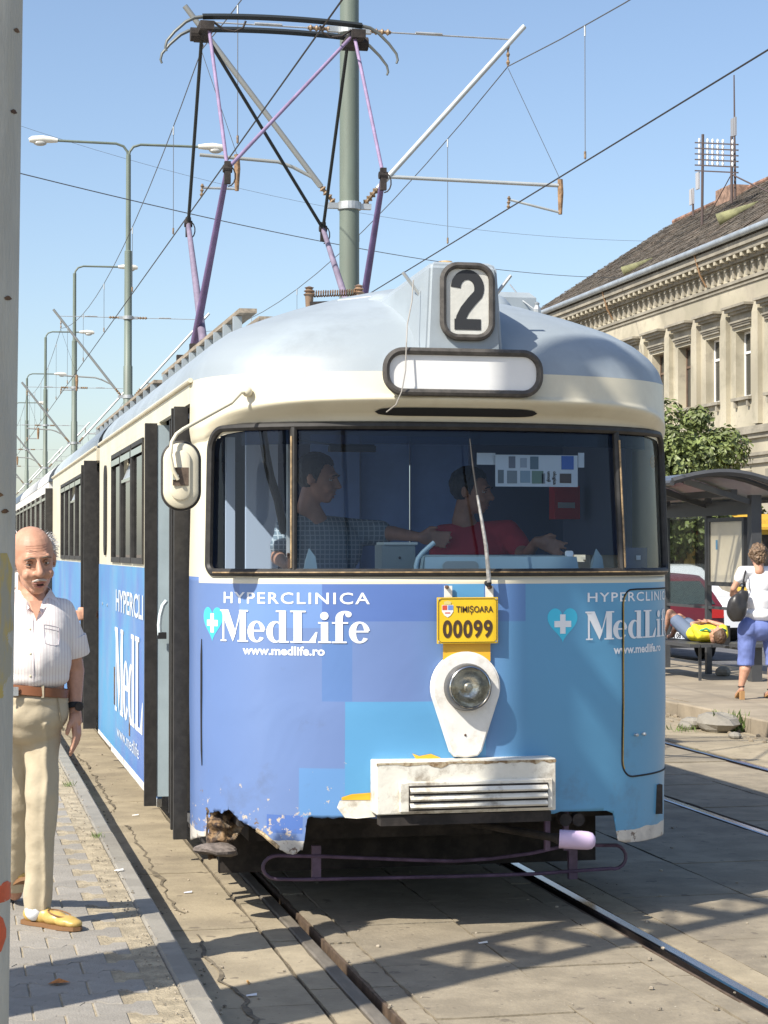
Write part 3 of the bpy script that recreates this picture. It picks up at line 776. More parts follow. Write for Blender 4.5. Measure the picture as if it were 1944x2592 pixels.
ADV = [(g_M,0),(g_e,1.03),(g_d,1.66),(g_L,2.40),(g_i,3.22),(g_f,3.62),(g_e,4.10)]; MLW = 4.72
def medlife(u0, v0, u1, v1, nmax=7):
    a = front(u0, (v0+v1)/2)[0]; b_ = front(u1, (v0+v1)/2)[0]; z1 = front(u0+20, v0)[1]; z0 = front(u0+20, v1)[1]
    su = (b_-a)/MLW; k = 0
    for fn, x in ADV[:nmax]:
        V = []; F = []
        for v_, f_ in fn(x):
            n0 = len(V); V += v_; F += [tuple(i+n0 for i in q) for q in f_]
        # keep overlapping strokes apart by a hair
        for v_, f_ in fn(x):
            k += 1; wrap('brand_lettering', v_, f_, M_let, su, z1-z0, a, z0, k=k % 9)
def wrap_text(name, txt, u0, v0, u1, v1, bold=.02, xs=1., s1=None):
    v_, f_ = text_mesh(txt, 1.0, bold, 3, 1., xs)
    x0 = min(p[0] for p in v_); x1 = max(p[0] for p in v_); y0 = min(p[1] for p in v_); y1 = max(p[1] for p in v_)
    a = front(u0, (v0+v1)/2)[0]; b_ = front(u1, (v0+v1)/2)[0] if s1 is None else s1; z1 = front(u0+20, v0)[1]; z0 = front(u0+20, v1)[1]
    v_ = [((p[0]-x0)/(x1-x0), (p[1]-y0)/(y1-y0)) for p in v_]
    wrap(name, v_, f_, M_let, b_-a, z1-z0, a, z0)
    return a, b_
ta, tb = wrap_text('clinic_lettering', 'HYPERCLINICA', 567, 1498, 936, 1527, .012, 1.18)
medlife(560, 1543, 938, 1623)
wa, wb = wrap_text('web_lettering', 'www.medlife.ro', 615, 1634, 822, 1657, .03, 1.)
def heart(uc, vc, w_, h, hm):
    s0, z0 = front(uc, vc)
    H = []
    for i in range(48):
        t = 2*math.pi*i/48; H.append((16*math.sin(t)**3/32, (13*math.cos(t)-5*math.cos(2*t)-2*math.cos(3*t)-math.cos(4*t)+2.5)/29))
    c = [(0, 0)]
    wrap('heart_emblem', c+H, [(0, 1+i, 1+(i+1) % 48) for i in range(48)], hm, w_, h, s0, z0, .0012)
    for r_ in (rect(-.28,-.05,.28,.13), rect(-.09,-.24,.09,.32)): wrap('cross_emblem', r_[0], r_[1], M_let, w_, h, s0, z0, .0022, k=1 if r_[0][0][0] < -.2 else 0)
M_heart = mat('cyan film', (.06,.55,.78), .35)
sR, _ = front(1424, 1580)
heart(1424, 1583, .158, .158, M_heart); 
heart(538, 1580, .158, .158, M_heart)
# right-hand set of lettering: same widths, running round the corner
s0 = front(1487, 1512)[0]; wrap_text('clinic_lettering', 'HYPERCLINICA', 1487, 1500, 0, 1524, .012, 1.18, s1=s0+(tb-ta))
sM = front(1482, 1580)[0]; wML = front(938, 1580)[0]-front(560, 1580)[0]
z1 = front(1490, 1548)[1]; z0 = front(1490, 1620)[1]; k = 0
for fn, x in ADV:
    for v_, f_ in fn(x): k += 1; wrap('brand_lettering', v_, f_, M_let, wML/MLW, z1-z0, sM, z0, k=k % 9)
s0 = front(1553, 1645)[0]; wrap_text('web_lettering', 'www.medlife.ro', 1553, 1633, 0, 1655, .03, 1., s1=s0+(wb-wa))
# ---- access hatch on the right corner (groove line, yellow edge)
pts = [(1450,1500),(1405,1502),(1372,1500),(1352,1512),(1346,1540),(1345,1600),(1344,1700),(1345,1750)]
hp = []
s_l = dfront(1345, 1500)[0]; zt = dfront(1400, 1272)[1]; zb = dfront(1400, 1672)[1]
path = [(LC+.25, zt), (s_l+.10, zt)]+[(s_l+.07-.07*math.sin(R(a)), zt-.07+.07*math.cos(R(a))) for a in range(15, 91, 15)]
path += [(s_l, zt-.1-(zt-zb-.2)*i/12) for i in range(13)]
path += [(s_l+.08-.08*math.cos(R(a)), zb+.08-.08*math.sin(R(a))) for a in range(0, 91, 15)]+[(s_l+.15, zb),(s_l+.3,zb),(s_l+.45, zb),(LC+.25, zb)]
def dense(pth, st=.03):
    o = []
    for (a, b), (c, d) in zip(pth, pth[1:]):
        n = max(1, int(math.hypot(c-a, d-b)/st))
        for i in range(n): o.append((a+(c-a)*i/n, b+(d-b)*i/n))
    o.append(pth[-1]); return o
dp = dense(path)
MB().tube([S(s, z)+Sn(s, z)*(.001+dents(s, z)) for s, z in dp], .0045, 6).build('hatch_gap', M_black, tram)
MB().tube([S(s+.007, z)+Sn(s+.007, z)*(.001+dents(s, z)) for s, z in dp if zb+.03 < z < zt-.02 and s < s_l+.09], .0035, 6).build('hatch_edge', mat('yellow ochre paint', (.62,.40,.05), .5, var=.2, vscale=20), tram)
for (u, v_) in ((1371,1587),(1387,1585)):
    p = dfront(u, v_); c = S(*p); n_ = Sn(*p); MB().lathe([(.006,0),(.006,.012),(.009,.014),(.006,.02),(0,.021)], c, n_, 12).build('hatch_screw', M_steel, tram)
# slit by the left corner
a = dfront(436, 1460)
if a: MB().tube([S(a[0], z)+Sv(a[0], z)*.002 for z in np.linspace(.72, 1.31, 9)], [.002]+[.006]*7+[.002], 6).build('panel_slit', M_black, tram)
# turn signal on right corner
p = S(LC-.02, 2.17); MB().ball(p+Vector((.012,0,0)), (.028,.035,.04), 12, 8).build('turn_signal', mat('amber lens', (.75,.33,.02), .25), tram, True)
# ---- number plate
PC = dat(1010, 1340, y=-.035); PW_, PH = .158*1.0, .115
pw = (1078-943)*K/560; ph = (1390-1291)*K/560
M_yel = mat('yellow enamel', (.80,.52,.02), .35, var=.04)
M_ink = mat('dark brown print', (.06,.035,.02), .5)
pl = MB().prism([(-pw/2,-ph/2),(pw/2,-ph/2),(pw/2,ph/2),(-pw/2,ph/2)], .006, plateM((PC.x, -.030, PC.z))).build('number_plate', M_yel, tram)
PMx = plateM((PC.x, -.0375, PC.z))
c_ = .012; bx = pw/2-.006; by = ph/2-.006
oct_ = [(-bx+c_,-by),(bx-c_,-by),(bx,-by+c_),(bx,by-c_),(bx-c_,by),(-bx+c_,by),(-bx,by-c_),(-bx,-by+c_)]
MB().tube([PMx @ Vector((x, y, 0)) for x, y in oct_], .0011, 4, closed=True).build('plate_border', M_ink, pl)
for name, tx, x0, x1, y0, y1, bo in (('city_name','TIMIȘOARA',-pw*.19,pw*.42,.036,.066,.015),('fleet_number','00099',-pw*.41,pw*.41,-.074,.002,.035)):
    v_, f_ = text_mesh(tx, 1., bo, 4, 1., 1.12 if tx[0] == '0' else 1.)
    a0 = min(p[0] for p in v_); a1 = max(p[0] for p in v_); top = 1; 
    ys = sorted(p[1] for p in v_); b1 = ys[-1]; b0 = 0.0
    flat(name, [([(x0+(p[0]-a0)/(a1-a0)*(x1-x0), y0+(p[1]-b0)/(b1-b0)*(y1-y0)) for p in v_], f_)], M_ink, PMx @ Matrix.Translation((0,0,.0006)), pl)
sx, sy = 0, 0; CRS = Matrix.Translation((-pw*.33,.047,0)) @ Matrix.Scale(1.75,4,(1,0,0)) @ Matrix.Scale(1.75,4,(0,1,0))
SHD = [(-.015,.013),(.015,.013),(.015,-.004),(.008,-.014),(0,-.019),(-.008,-.014),(-.015,-.004)]
flat('crest', [([(sx+x, sy+y) for x, y in SHD], [tuple(range(7))])], mat('crest white', (.8,.78,.74), .5), PMx @ CRS @ Matrix.Translation((0,0,.0004)), pl)
flat('crest_red', [rect(sx-.014,sy,sx-.001,sy+.012)], mat('crest red', (.6,.08,.04), .5), PMx @ CRS @ Matrix.Translation((0,0,.0010)), pl)
flat('crest_blue', [rect(sx+.001,sy,sx+.014,sy+.012)], mat('crest blue', (.15,.25,.6), .5), PMx @ CRS @ Matrix.Translation((0,0,.0010)), pl)
flat('crest_band', [rect(sx-.007,sy-.009,sx+.007,sy-.006)], MATS['crest red'], PMx @ CRS @ Matrix.Translation((0,0,.0010)), pl)
flat('crest_crown', [poly((sx-.009,sy+.014),(sx+.009,sy+.014),(sx+.010,sy+.021),(sx,sy+.024),(sx-.010,sy+.021))], mat('crest gold', (.65,.55,.2), .5), PMx @ CRS @ Matrix.Translation((0,0,.0010)), pl)
for sg in (-1, 1):
    for sz in (-1, 1): MB().lathe([(.004,0),(.004,.002),(0,.003)], PMx @ Vector((sg*(bx-.002), sz*(by-.002), 0)), (0,-1,0), 8).build('plate_screw', M_steel, pl)
for u in (968, 1057):
    q = dat(u, 1275, y=-.012); MB().box((q.x-.018,-.016,q.z-.055),(q.x+.018,-.010,q.z+.02)).build('plate_strap', M_white, tram)
for u, r in ((965, .008), (1057, .010)):
    q = dat(u, 1268, y=-.02); MB().lathe([(r,0),(r,.018),(r*.6,.03),(0,.031)], Vector((q.x,-.015,q.z)), (0,-1,0), 10).build('bolt', M_rust, tram)
q = dat(1008, 1400, y=-.01)
MB().box((q.x-.11,-.0145,q.z-.06),(q.x+.11,-.0095,q.z+.035)).build('orange_film_patch', mat('orange film', (.78,.42,.03), .45), tram)
# ---- headlight on teardrop base
HC = dat(1012, 1487, y=-.08); 
top = dat(1008, 1405, y=-.05).z; bot = dat(1008, 1640, y=-.05).z; hx = PC.x-.003
rx = .163
TD = [(rx*math.cos(R(a))*1.0, (HC.z+rx*math.sin(R(a))*1.0+.0)) for a in range(-14, 195, 8)]
bz = bot; TD += [(-.075, bz+.03), (-.055, bz+.008), (0.0, bz), (.055, bz+.008), (.075, bz+.03)]
zt_ = HC.z+rx; TDp = [(x, z-HC.z) for x, z in TD]
bm = bmesh.new()
vv = [bm.verts.new((x, y, 0)) for x, y in TDp]; fc = bm.faces.new(vv)
r_ = bmesh.ops.extrude_face_region(bm, geom=[fc]); vs = [e for e in r_['geom'] if isinstance(e, bmesh.types.BMVert)]
for p in vs: p.co.z += .026; p.co.x *= .965; p.co.y *= .985
bmesh.ops.recalc_face_normals(bm, faces=bm.faces)
tf = max(bm.faces, key=lambda q: q.calc_center_median().z)
bmesh.ops.bevel(bm, geom=list(tf.edges), offset=.007, segments=3, affect='EDGES')
me = bpy.data.meshes.new('t'); bm.to_mesh(me); bm.free(); me.transform(plateM((hx, -.001, HC.z)))
td = link_mesh('headlight_base', me, mat('chalky white paint', (.80,.78,.73), .45, var=.05, vscale=12, bump=.12, bscale=25, dirt=(.4,.32,.2), dirt_amt=.35, dirt_scale=14), tram)
HL = Vector((hx+.002, -.024, HC.z+.002))
hb = MB().lathe([(.108,0),(.106,.03),(.103,.048),(.099,.056),(.094,.056),(.091,.05),(.090,.045)], HL, (0,-1,.03), 36, caps=False).build('headlight', mat('grey bezel', (.14,.14,.14), .4, .6), tram, True)
MB().lathe([(.091,.050),(.095,.058),(.091,.061),(.087,.057)], HL, (0,-1,.03), 36, caps=False).build('headlight_rim', M_chrome, hb, True)
MB().lathe([(.088,.052),(.080,.036),(.060,.020),(.034,.008),(.004,.002)], HL, (0,-1,.03), 32, caps=False).build('reflector', mat('old reflector', (.82,.80,.72), .28, .95, var=.35, vscale=22, bump=.5, bscale=30), hb, True)
MB().lathe([(.020,.004),(.020,.030),(.012,.038),(0,.039)], HL, (0,-1,.03), 16).build('bulb_cap', mat('bulb cap', (.5,.48,.42), .3, .5), hb, True)
MB().lathe([(.088,.056),(.066,.069),(.034,.076),(.001,.078)], HL, (0,-1,.03), 32, caps=False).build('headlight_glass', glass('headlight glass', (.95,.95,.92), 1.0, .06), hb, True)
q = dat(1008, 1589, y=-.05); MB().lathe([(.006,0),(.004,.003),(0,.0035)], (q.x,-.0275,q.z), (0,-1,0), 8).build('base_screw', M_rust, tram)
# ---- coupler cover box with louvres
GL = dat(812, 1700, y=-.07).x; GR_ = dat(1199, 1700, y=-.07).x; GT = dat(1000, 1641, y=-.07).z; GB = dat(1000, 1755, y=-.07).z
M_wg = mat('grimy white paint', (.74,.71,.62), .55, var=.08, vscale=5, dirt=(.16,.11,.06), dirt_amt=.85, dirt_scale=6, bump=.2, bscale=30)
GY = -.085
lx0 = dat(885, 1720, y=-.11).x; lx1 = dat(1182, 1720, y=-.11).x; lz1 = dat(1000, 1697, y=-.11).z; lz0 = dat(1000, 1747, y=-.11).z
gb = MB()
gb.bevbox((GL, GT*-1, 0), (GR_, -GB, -GY), .012, Matrix(((1,0,0,0),(0,0,-1,0),(0,-1,0,0),(0,0,0,1)))) if False else None
bxm = MB().box((GL,GY,GB),(GR_,.05,GT)); cbx = bxm.build('coupler_cover', M_wg, tram)
bv = cbx.modifiers.new('b', 'BEVEL'); bv.width = .006; bv.segments = 2
MB().box((lx0-.045,GY-.022,lz0-.012),(lx1+.03,GY-.002,lz1+.022)).build('louvre_frame', M_wg, tram).modifiers.new('b','BEVEL').width = .006
MB().box((lx0-.004,GY-.026,lz0-.004),(lx1+.004,GY-.0222,lz1+.004)).build('louvre_gap', M_dk, tram)
for i in range(3):
    zc = lz0+(lz1-lz0)*(i+.5)/3
    MB().add([(lx0,GY-.024,zc+.014),(lx1,GY-.024,zc+.014),(lx1,GY-.043,zc-.004),(lx0,GY-.043,zc-.004),(lx1,GY-.036,zc-.012),(lx0,GY-.036,zc-.012)], [(0,3,2,1),(3,5,4,2)]).build('louvre', M_wg, tram)
MB().box((GL+.02,-.075,GB-.05),(GR_-.02,.0,GB-.004)).build('cover_underside', M_dk, tram)
v = []; f = []; N_ = 60
for i in range(N_+1):
    x = GL+(GR_-GL)*i/N_; d_ = .008+.03*max(0, fnoise(x*9, 2, 1)+.35*fnoise(x*30, 5, 2)+.12)
    v += [(x, GY-.0015, GT-.006), (x, GY-.0015, GT-.006-d_)]
for i in range(N_): f.append((2*i, 2*i+1, 2*i+3, 2*i+2))
obj('rust_stain', v, f, mat('rust run', (.20,.125,.06), .85, col2=(.45,.38,.26), vscale=30), tram)
rb = [front(u*K, v_*K) for u, v_ in ((505,702),(540,688),(600,672),(660,660),(730,650),(800,642),(850,640))]
rb = [p for p in rb if p]
if len(rb) > 2: MB().tube([S(*p) for p in rb], .007, 6).build('roof_bead', M_roof, tram, True)
# flaps of bare paint and orange film left of the cover
fl = [dfront(u, v_) for u, v_ in ((738,1722),(760,1715),(800,1712),(811,1716),(811,1728),(738,1728))]
mb = MB(); mb.add([S(*p)+Sn(*p)*.004 for p in fl], [tuple(range(6))]); mb.build('orange_film_patch', MATS['orange film'], tram)
fl = [dfront(u, v_) for u, v_ in ((728,1744),(734,1729),(811,1729),(811,1764),(770,1768),(745,1766))]
mb = MB(); mb.add([S(*p)+Sn(*p)*.0035 for p in fl], [tuple(range(6))]); mb.build('bare_paint_patch', M_wg, tram)
fl = [dfront(u, v_) for u, v_ in ((890,1627),(905,1633),(930,1628),(950,1636),(955,1642),(900,1642))]
mb = MB(); mb.add([S(*p)+Sn(*p)*.004 for p in fl], [tuple(range(6))]); mb.build('orange_film_patch', MATS['orange film'], tram)
# ---- rusty inner structure in the hole on the left
def crumple(name, pts_uv, y, m, n=14, amp=.03, parent=tram):
    (u0, v0, u1, v1) = pts_uv; v = []; f = []
    for i in range(n+1):
        for j in range(n+1):
            p = dat(u0+(u1-u0)*i/n, v0+(v1-v0)*j/n, y=y); p.y += amp*fnoise(p.x*9, p.z*9, 2)+amp*.6*fnoise(p.x*25, p.z*25, 4); p.z += .01*fnoise(p.x*20, p.z*20, 8); v.append(p)
    for i in range(n):
        for j in range(n):
            if i+j < n*1.15: f.append((i*(n+1)+j, i*(n+1)+j+1, (i+1)*(n+1)+j+1, (i+1)*(n+1)+j))
    o = obj(name, v, f, m, parent, False); s_ = o.modifiers.new('t', 'SOLIDIFY'); s_.thickness = .01; return o
crumple('rusty_inner_sheet', (447, 1744, 548, 1852), .50, mat('flaking rust', (.24,.15,.075), .9, col2=(.045,.028,.02), vscale=26, lo=.44, hi=.56, bump=1., bscale=60, dirt=(.42,.36,.27), dirt_amt=.6, dirt_scale=17), n=34, amp=.07)
b = MB().ball((0,0,0), (.11,.08,.03), 14, 8); c = dat(475, 1835, y=.45)
b.v = [tuple(Vector(p)*(1+.5*fnoise(p[0]*14, p[1]*14, p[2]*14))+c) for p in b.v]
b.build('bent_step_scrap', mat('dusty grey brown', (.17,.14,.12), .9, var=.4, vscale=20), tram)
# torn strip edge brown along the flap
tb_ = [(e[0], e[1]) for e in edge if dfront(545,1790)[0] < e[0] < front(717,2150)[0]]
if len(tb_) > 2: MB().tube([S(s, z+.004)+Sn(s, z)*.0 for s, z in tb_], .010, 6).build('torn_edge', mat('torn primer', (.45,.34,.2), .9, var=.5, vscale=40), tram)
# ---- lifeguard bar, coupler, underframe
lb = []
def L_(u, v_, y=.62): lb.append(dat(u, v_, y=y))
for q in ((600,1848),(700,1850),(900,1858),(985,1860),(1060,1855),(1150,1843),(1225,1826),(1320,1826)): L_(*q)
for a in range(75, -90, -20): lb.append(dat(1325+27*math.cos(R(a)), 1851+26*math.sin(R(a))*-1, y=.62))
for q in ((1320,1876),(1150,1888),(985,1893),(800,1897),(650,1900),(598,1899)): L_(*q)
for a in range(-90, -271, -20): lb.append(dat(598+30*math.cos(R(a)), 1873.5+25*math.sin(R(a))*-1, y=.62))
MB().tube(lb, .009, 8, closed=True).build('lifeguard_bar', mat('shaded lilac', (.14,.09,.15), .5, var=.3, vscale=9), tram, True)  # lilac darkened in the colour for the shadow under the front
for u in (683, 1237):
    p = dat(u, 1872, y=.63); MB().box((p.x-.022,.62,p.z-.06),(p.x+.022,.645,p.z+.10)).build('bar_bracket', MATS['shaded lilac'], tram)
cpl = dat(1258, 1816, y=-.02); MB().tube([cpl+Vector((-.40,.45,.03)), cpl+Vector((-.12,.08,.008)), cpl+Vector((-.09,.03,.005))], [.018,.018,.030], 14).build('coupler_bar', M_dk, tram, True)  # bar coloured dark for the shade it lies in, tip keeps lit tone
MB().lathe([(.0425,0),(.0425,.10),(.0415,.13),(.036,.150),(.02,.163),(0,.166)], cpl+Vector((-.10,.032,.007)), (.95,-.3,-.05), 18).build('coupler_tip', mat('lilac enamel', (.62,.48,.66), .4), tram, True)
for u in (1182, 1222):
    p = dat(u, 1790, y=.2); MB().box((p.x-.012,.19,p.z-.10),(p.x+.012,.215,p.z+.14)).build('hanger', MATS['shaded lilac'], tram)
for u in (1215, 1243):
    p = dat(u, 1768, y=.15); MB().lathe([(0,0),(.03,0),(.03,.05),(0,.05)], p, (0,-1,0), 12).build('air_hose_end', M_dk, tram)
MB().box((-.98,1.15,.12),(.98,1.2,.5)).build('shade_board', M_dk, tram)  # boards added under the floor to block light and darken the ground
MB().box((-1.0,1.3,.2),(-.96,6.4,.5)).build('shade_board', M_dk, tram)
uf = MB(); uf.box((-1.0,.35,.46),(1.05,7.0,.60)); uf.box((-1.0,2.0,.28),(1.0,2.4,.5)); uf.box((-.9,.7,.34),(.3,1.8,.5)); uf.box((-.6,3.6,.15),(.6,5.6,.5)); uf.box((-1.02,4.6,.22),(1.02,6.6,.5))
uf.build('underframe', M_dk, tram)
for yy in (3.2, 4.9):
    for sg in (-1, 1): MB().lathe([(.30,0),(.30,.02),(.33,.05),(.33,.10),(.0,.10)], (sg*.70,yy,.32), (sg,0,0), 24).build('wheel', M_dk, tram)
# ---- side walls (left): section A
M_livS = M_liv
def side_wall(x, y0, y1, z0, z1, m, name, th=.02, par=None):
    return MB().box((min(x, x+th), y0, z0),(max(x, x+th), y1, z1)).build(name, m, par or tram)
def livery_side():
    m = mat('side film', (.08,.19,.52), .35, col2=(.07,.32,.58), vscale=.9, lo=.4, hi=.62, stretch=(1,.9,.8), bump=.1, bscale=6, dirt=(.30,.33,.50), dirt_amt=.4, dirt_scale=1.6)
    return m
M_ls = livery_side()
XL = -1.17
def windows_run(y0, y1, zs, n, wall_z0, wall_z1, par, vent=()):
    """cream window band with n openings between y0,y1 on the left side"""
    z0, z1 = zs; mb = MB(); yy = y0; gap = .07; wv = (y1-y0-gap*(n+1))/n
    mb.box((XL,y0,wall_z0),(XL+.04,y1,z0)); mb.box((XL,y0,z1),(XL+.04,y1,wall_z1))
    for i in range(n+1):
        mb.box((XL,yy,z0+.0005),(XL+.04,yy+gap,z1-.0005)); yy += gap+wv
    mb.build('window_band', M_cream, par)
    yy = y0+gap
    for i in range(n):
        a, b = yy, yy+wv
        fr = MB()
        fr.box((XL-.012,a-.012,z0-.018),(XL+.01,b+.012,z0+.018)); fr.box((XL-.012,a-.012,z1-.014),(XL+.01,b+.012,z1+.014))
        fr.box((XL-.012,a-.012,z0+.0185),(XL+.01,a+.014,z1-.0145)); fr.box((XL-.012,b-.014,z0+.0185),(XL+.01,b+.012,z1-.0145))
        w_ = fr.build('window', M_rub, par)
        if i in vent:
            MB().box((XL+.005,a+.014,z0+.018),(XL+.009,b-.014,z1-.20)).build('pane', M_glass2, w_)
            MB().bar((XL+.0,a+.014,z1-.20),(XL+.0,b-.014,z1-.20),.02,.02).build('transom', M_chrome, w_)
            T = Matrix.Translation((XL,0,z1-.19)) @ Matrix.Rotation(R(22), 4, 'Y')
            MB().box((0,a+.02,0),(.006,b-.02,.17), T).build('tilting_vent', M_steel, w_)
        else:
            MB().box((XL+.005,a+.014,z0+.018),(XL+.009,b-.014,z1-.014)).build('pane', M_glass2, w_)
        MB().box((XL-.016,a+.0,z1-.07),(XL-.0125,b-.0,z1-.03)).build('top_rail', M_chrome, w_)
        yy += gap+wv
def roof_run(y0, y1, par, ns=24, name='roof'):
    prof = [(a, z) for z, a in T_A if z >= 2.53]; prof = [(1.172, 2.52)]+prof
    v = []; f = []
    for y in (y0, y1): v += [(-a, y, z) for a, z in prof]+[(a, y, z) for a, z in reversed(prof[:-1])]
    n = len(prof)*2-1
    for i in range(n-1): f.append((i, i+1, n+i+1, n+i))
    return obj(name, v, f, M_roof, par, True)
# front door opening y .85..3.0 ; section A ends 6.7
Y_D0, Y_D1 = .86, 2.98; Y_DR = 2.24
roof_start = S(-S2, 2.6).y
# roof grid of the nose ends at different y per height; continue each ring straight back
zs = [2.5302]+[2.545+i*.02 for i in range(28)]+[3.10]
v = []; f = []
for z in zs:
    p = S(-S2, z); v += [p, Vector((p.x, 6.55, z))]
for i in range(len(zs)-1): f.append((2*i, 2*i+2, 2*i+3, 2*i+1))
obj('roof', v, f, M_roof, tram, True)
v2 = [Vector((-p[0], p[1], p[2])) for p in v]; 
for i in range(0, len(v2), 2): v2[i] = S(SR, zs[i//2])
obj('roof', v2, [tuple(reversed(q)) for q in f], M_roof, tram, True)
side_wall(XL, Y_D0-.02, 6.62, 2.43, 2.529, M_cream, 'door_header', .03)
MB().tube([(XL-.006,.75,2.535),(XL-.006,6.62,2.535)], .012, 8).build('rain_gutter', M_cream, tram)
windows_run(Y_D1+.05, 5.45, (1.66,2.38), 3, 1.622, 2.4295, tram, vent=(1,))
# tapered rear bay of section A by the second door: narrow window
MB().box((XL,5.4502,1.622),(XL+.04,6.62,2.4295)).build('end_pillar_panel', M_cream, tram)
nw = MB().prism([(y_-5.98, z_) for y_, z_ in [(5.98+p[0], p[1]) for p in rrect(.20, .66, .09)]], .012, Matrix.Translation((XL-.001,5.98,2.02)) @ Matrix(((0,0,-1,0),(1,0,0,0),(0,1,0,0),(0,0,0,1)))).build('narrow_window', M_black, tram)
skirt = MB().box((XL-.004,Y_DR+.01,.36),(XL+.02,6.62,1.6215)).build('side_panel', M_ls, tram)
MB().box((XL-.006,Y_DR+.01,.315),(XL+.02,5.4,.359)).build('skirt_edge', M_white, tram)
MB().box((XL-.006,5.5,.33),(XL+.02,6.62,.359)).build('skirt_edge', M_white, tram)
# side wall text
def side_text(fn, txt, y0, y1, z0, z1, m=M_let):
    # runs from +y (far) to -y (near)
    if txt is None:
        k = 0
        for gfn, x in ADV[:4]:
            for v_, f_ in gfn(x):
                k += 1
                MB().add([(XL-.0065-.0003*(k % 9), y0+(y1-y0)*p[0]/MLW, z0+(z1-z0)*p[1]) for p in v_], f_).build('side_lettering', m, tram)
    else:
        v_, f_ = text_mesh(txt, 1., .0 if txt[0] == 'w' else .02)
        a0 = min(p[0] for p in v_); a1 = max(p[0] for p in v_); b0 = min(p[1] for p in v_); b1 = max(p[1] for p in v_)
        MB().add([(XL-.0075, y0+(y1-y0)*(p[0]-a0)/(a1-a0), z0+(z1-z0)*(p[1]-b0)/(b1-b0)) for p in v_], f_).build('side_lettering', m, tram)
M_letS = mat('faded lettering', (.62,.68,.76), .5)
side_text(None, 'HYPERCLI', 5.0, 3.06, 1.31, 1.46, M_letS); side_text(None, None, 5.05, 2.13, .63, 1.20, M_let)
for (y_, z_, h_) in ((5.12, .66, .26), (3.95, .55, .12)): MB().box((XL-.0075,y_-.03,z_),(XL-.0045,y_+.03,z_+h_)).build('rust_streak', M_rust, tram)
for y_ in (5.75, 6.2): MB().lathe([(.012,0),(.014,.004),(0,.008)], (XL-.004,y_,1.33), (-1,0,0), 10).build('side_bolt', M_steel, tram)
side_text(None, 'www.medlife', 4.9, 3.3, .465, .55, M_letS)
# ---- folded door leaves: black rubber edge, grey leaf
def leaf(y, x_out, x_in, z0, z1, rub=.065, th=.035, greyside=True, nm='door_leaf', gap=False):
    d = group_empty(nm, tram)
    MB().box((x_out,y,z0),(x_out+rub,y+th,z1)).build('rubber_edge', M_rub, d)
    if x_in > x_out+rub: MB().box((x_out+rub+.0005,y+.004,z0+.05),(x_in,y+th-.004,z1-.01)).build('leaf_panel', M_grey if greyside else M_rub, d)
    return d
leaf(.90, -1.235, -1.17, .33, 2.42, rub=.066)
leaf(1.02, -1.235, -1.17, .36, 2.42, rub=.05, greyside=False)
leaf(1.32, -1.185, -1.10, .36, 2.40, rub=.03, greyside=False)
leaf(1.62, -1.178, -1.10, .36, 2.40, rub=.03, greyside=False)
leaf(2.18, -1.252, -1.10, .33, 2.42, rub=.066)
MB().box((XL,2.24,1.622),(XL+.04,3.03,2.4295)).build('door_pillar_panel', M_cream, tram)
hx_ = -1.20
MB().tube([dat(u, v_, y=2.12) for u, v_ in ((360,1298),(352,1308),(346,1330),(344,1350),(345,1372))], .012, 8).build('door_handle', mat('worn handle', (.60,.68,.70), .3), tram, True)
q = dat(347, 1372, y=2.12); MB().box((q.x-.015,2.10,q.z-.02),(q.x+.03,2.15,q.z+.015)).build('handle_latch', M_black, tram)
# stepwell
sw = MB(); sw.box((-1.12,.95,.36),(-.55,2.2,.40)); sw.box((-.85,.95,.40),(-.5,2.2,.62)); sw.box((-.55,.95,.62),(-.2,2.2,.84))
sw.build('door_steps', mat('worn step', (.10,.10,.10), .7, var=.3, vscale=9), tram)
# ---- second door, section B
leaf(6.98, -1.265, -1.17, .33, 2.43, rub=.10, greyside=False)
leaf(7.55, -1.25, -1.10, .33, 2.42, rub=.06, greyside=False)

secB = group_empty('rear_section', tram)
def roof_profile_run(y0, y1, m, par, name='roof'):
    prof = [(a, z) for z, a in T_A if z >= 2.53]
    v = []; f = []
    for y in (y0, y1): v += [(-a, y, z) for a, z in prof]+[(a, y, z) for a, z in reversed(prof[:-1])]
    n = len(prof)*2-1
    for i in range(n-1): f.append((i, i+1, n+i+1, n+i))
    return obj(name, v, f+[tuple(range(n)), tuple(range(2*n-1, n-1, -1))], m, par, True)
roof_profile_run(6.95, 13.6, M_roof, secB)
bl = roof_profile_run(6.56, 6.94, M_rub, tram, 'bellows'); bl.data.transform(Matrix.Translation((0,0,-.04)) @ Matrix.Scale(.985,4,(1,0,0))); MB().box((-1.12,6.63,.5),(1.12,6.93,2.48)).build('bellows_side', M_rub, tram)
MB().tube([(XL-.006,6.95,2.535),(XL-.006,13.6,2.535)], .012, 8).build('rain_gutter', M_cream, secB)
MB().box((XL,6.95,2.43),(XL+.04,13.6,2.529)).build('door_header', M_cream, secB)
windows_run(8.6, 11.9, (1.66,2.38), 4, 1.622, 2.4295, secB, vent=(1,))
MB().box((XL,11.9005,1.622),(XL+.04,13.6,2.4295)).build('end_pillar_panel', M_cream, secB)
MB().box((XL-.004,8.6,.36),(XL+.02,13.6,1.6215)).build('side_panel', M_ls, secB)
MB().box((XL-.006,8.6,.32),(XL+.02,13.6,.359)).build('skirt_edge', M_white, secB)
MB().box((-1.10,7.2,.4),(1.10,13.4,.62)).build('underframe', M_dk, secB)
MB().box((1.13,6.95,.36),(1.17,13.6,2.53)).build('far_side_wall', M_ls, secB)
MB().box((-.95,9.4,.2),(.95,11.2,.5)).build('bogie', M_dk, secB)
leaf(13.62, -1.25, -1.1, .33, 2.42, rub=.08, greyside=False)
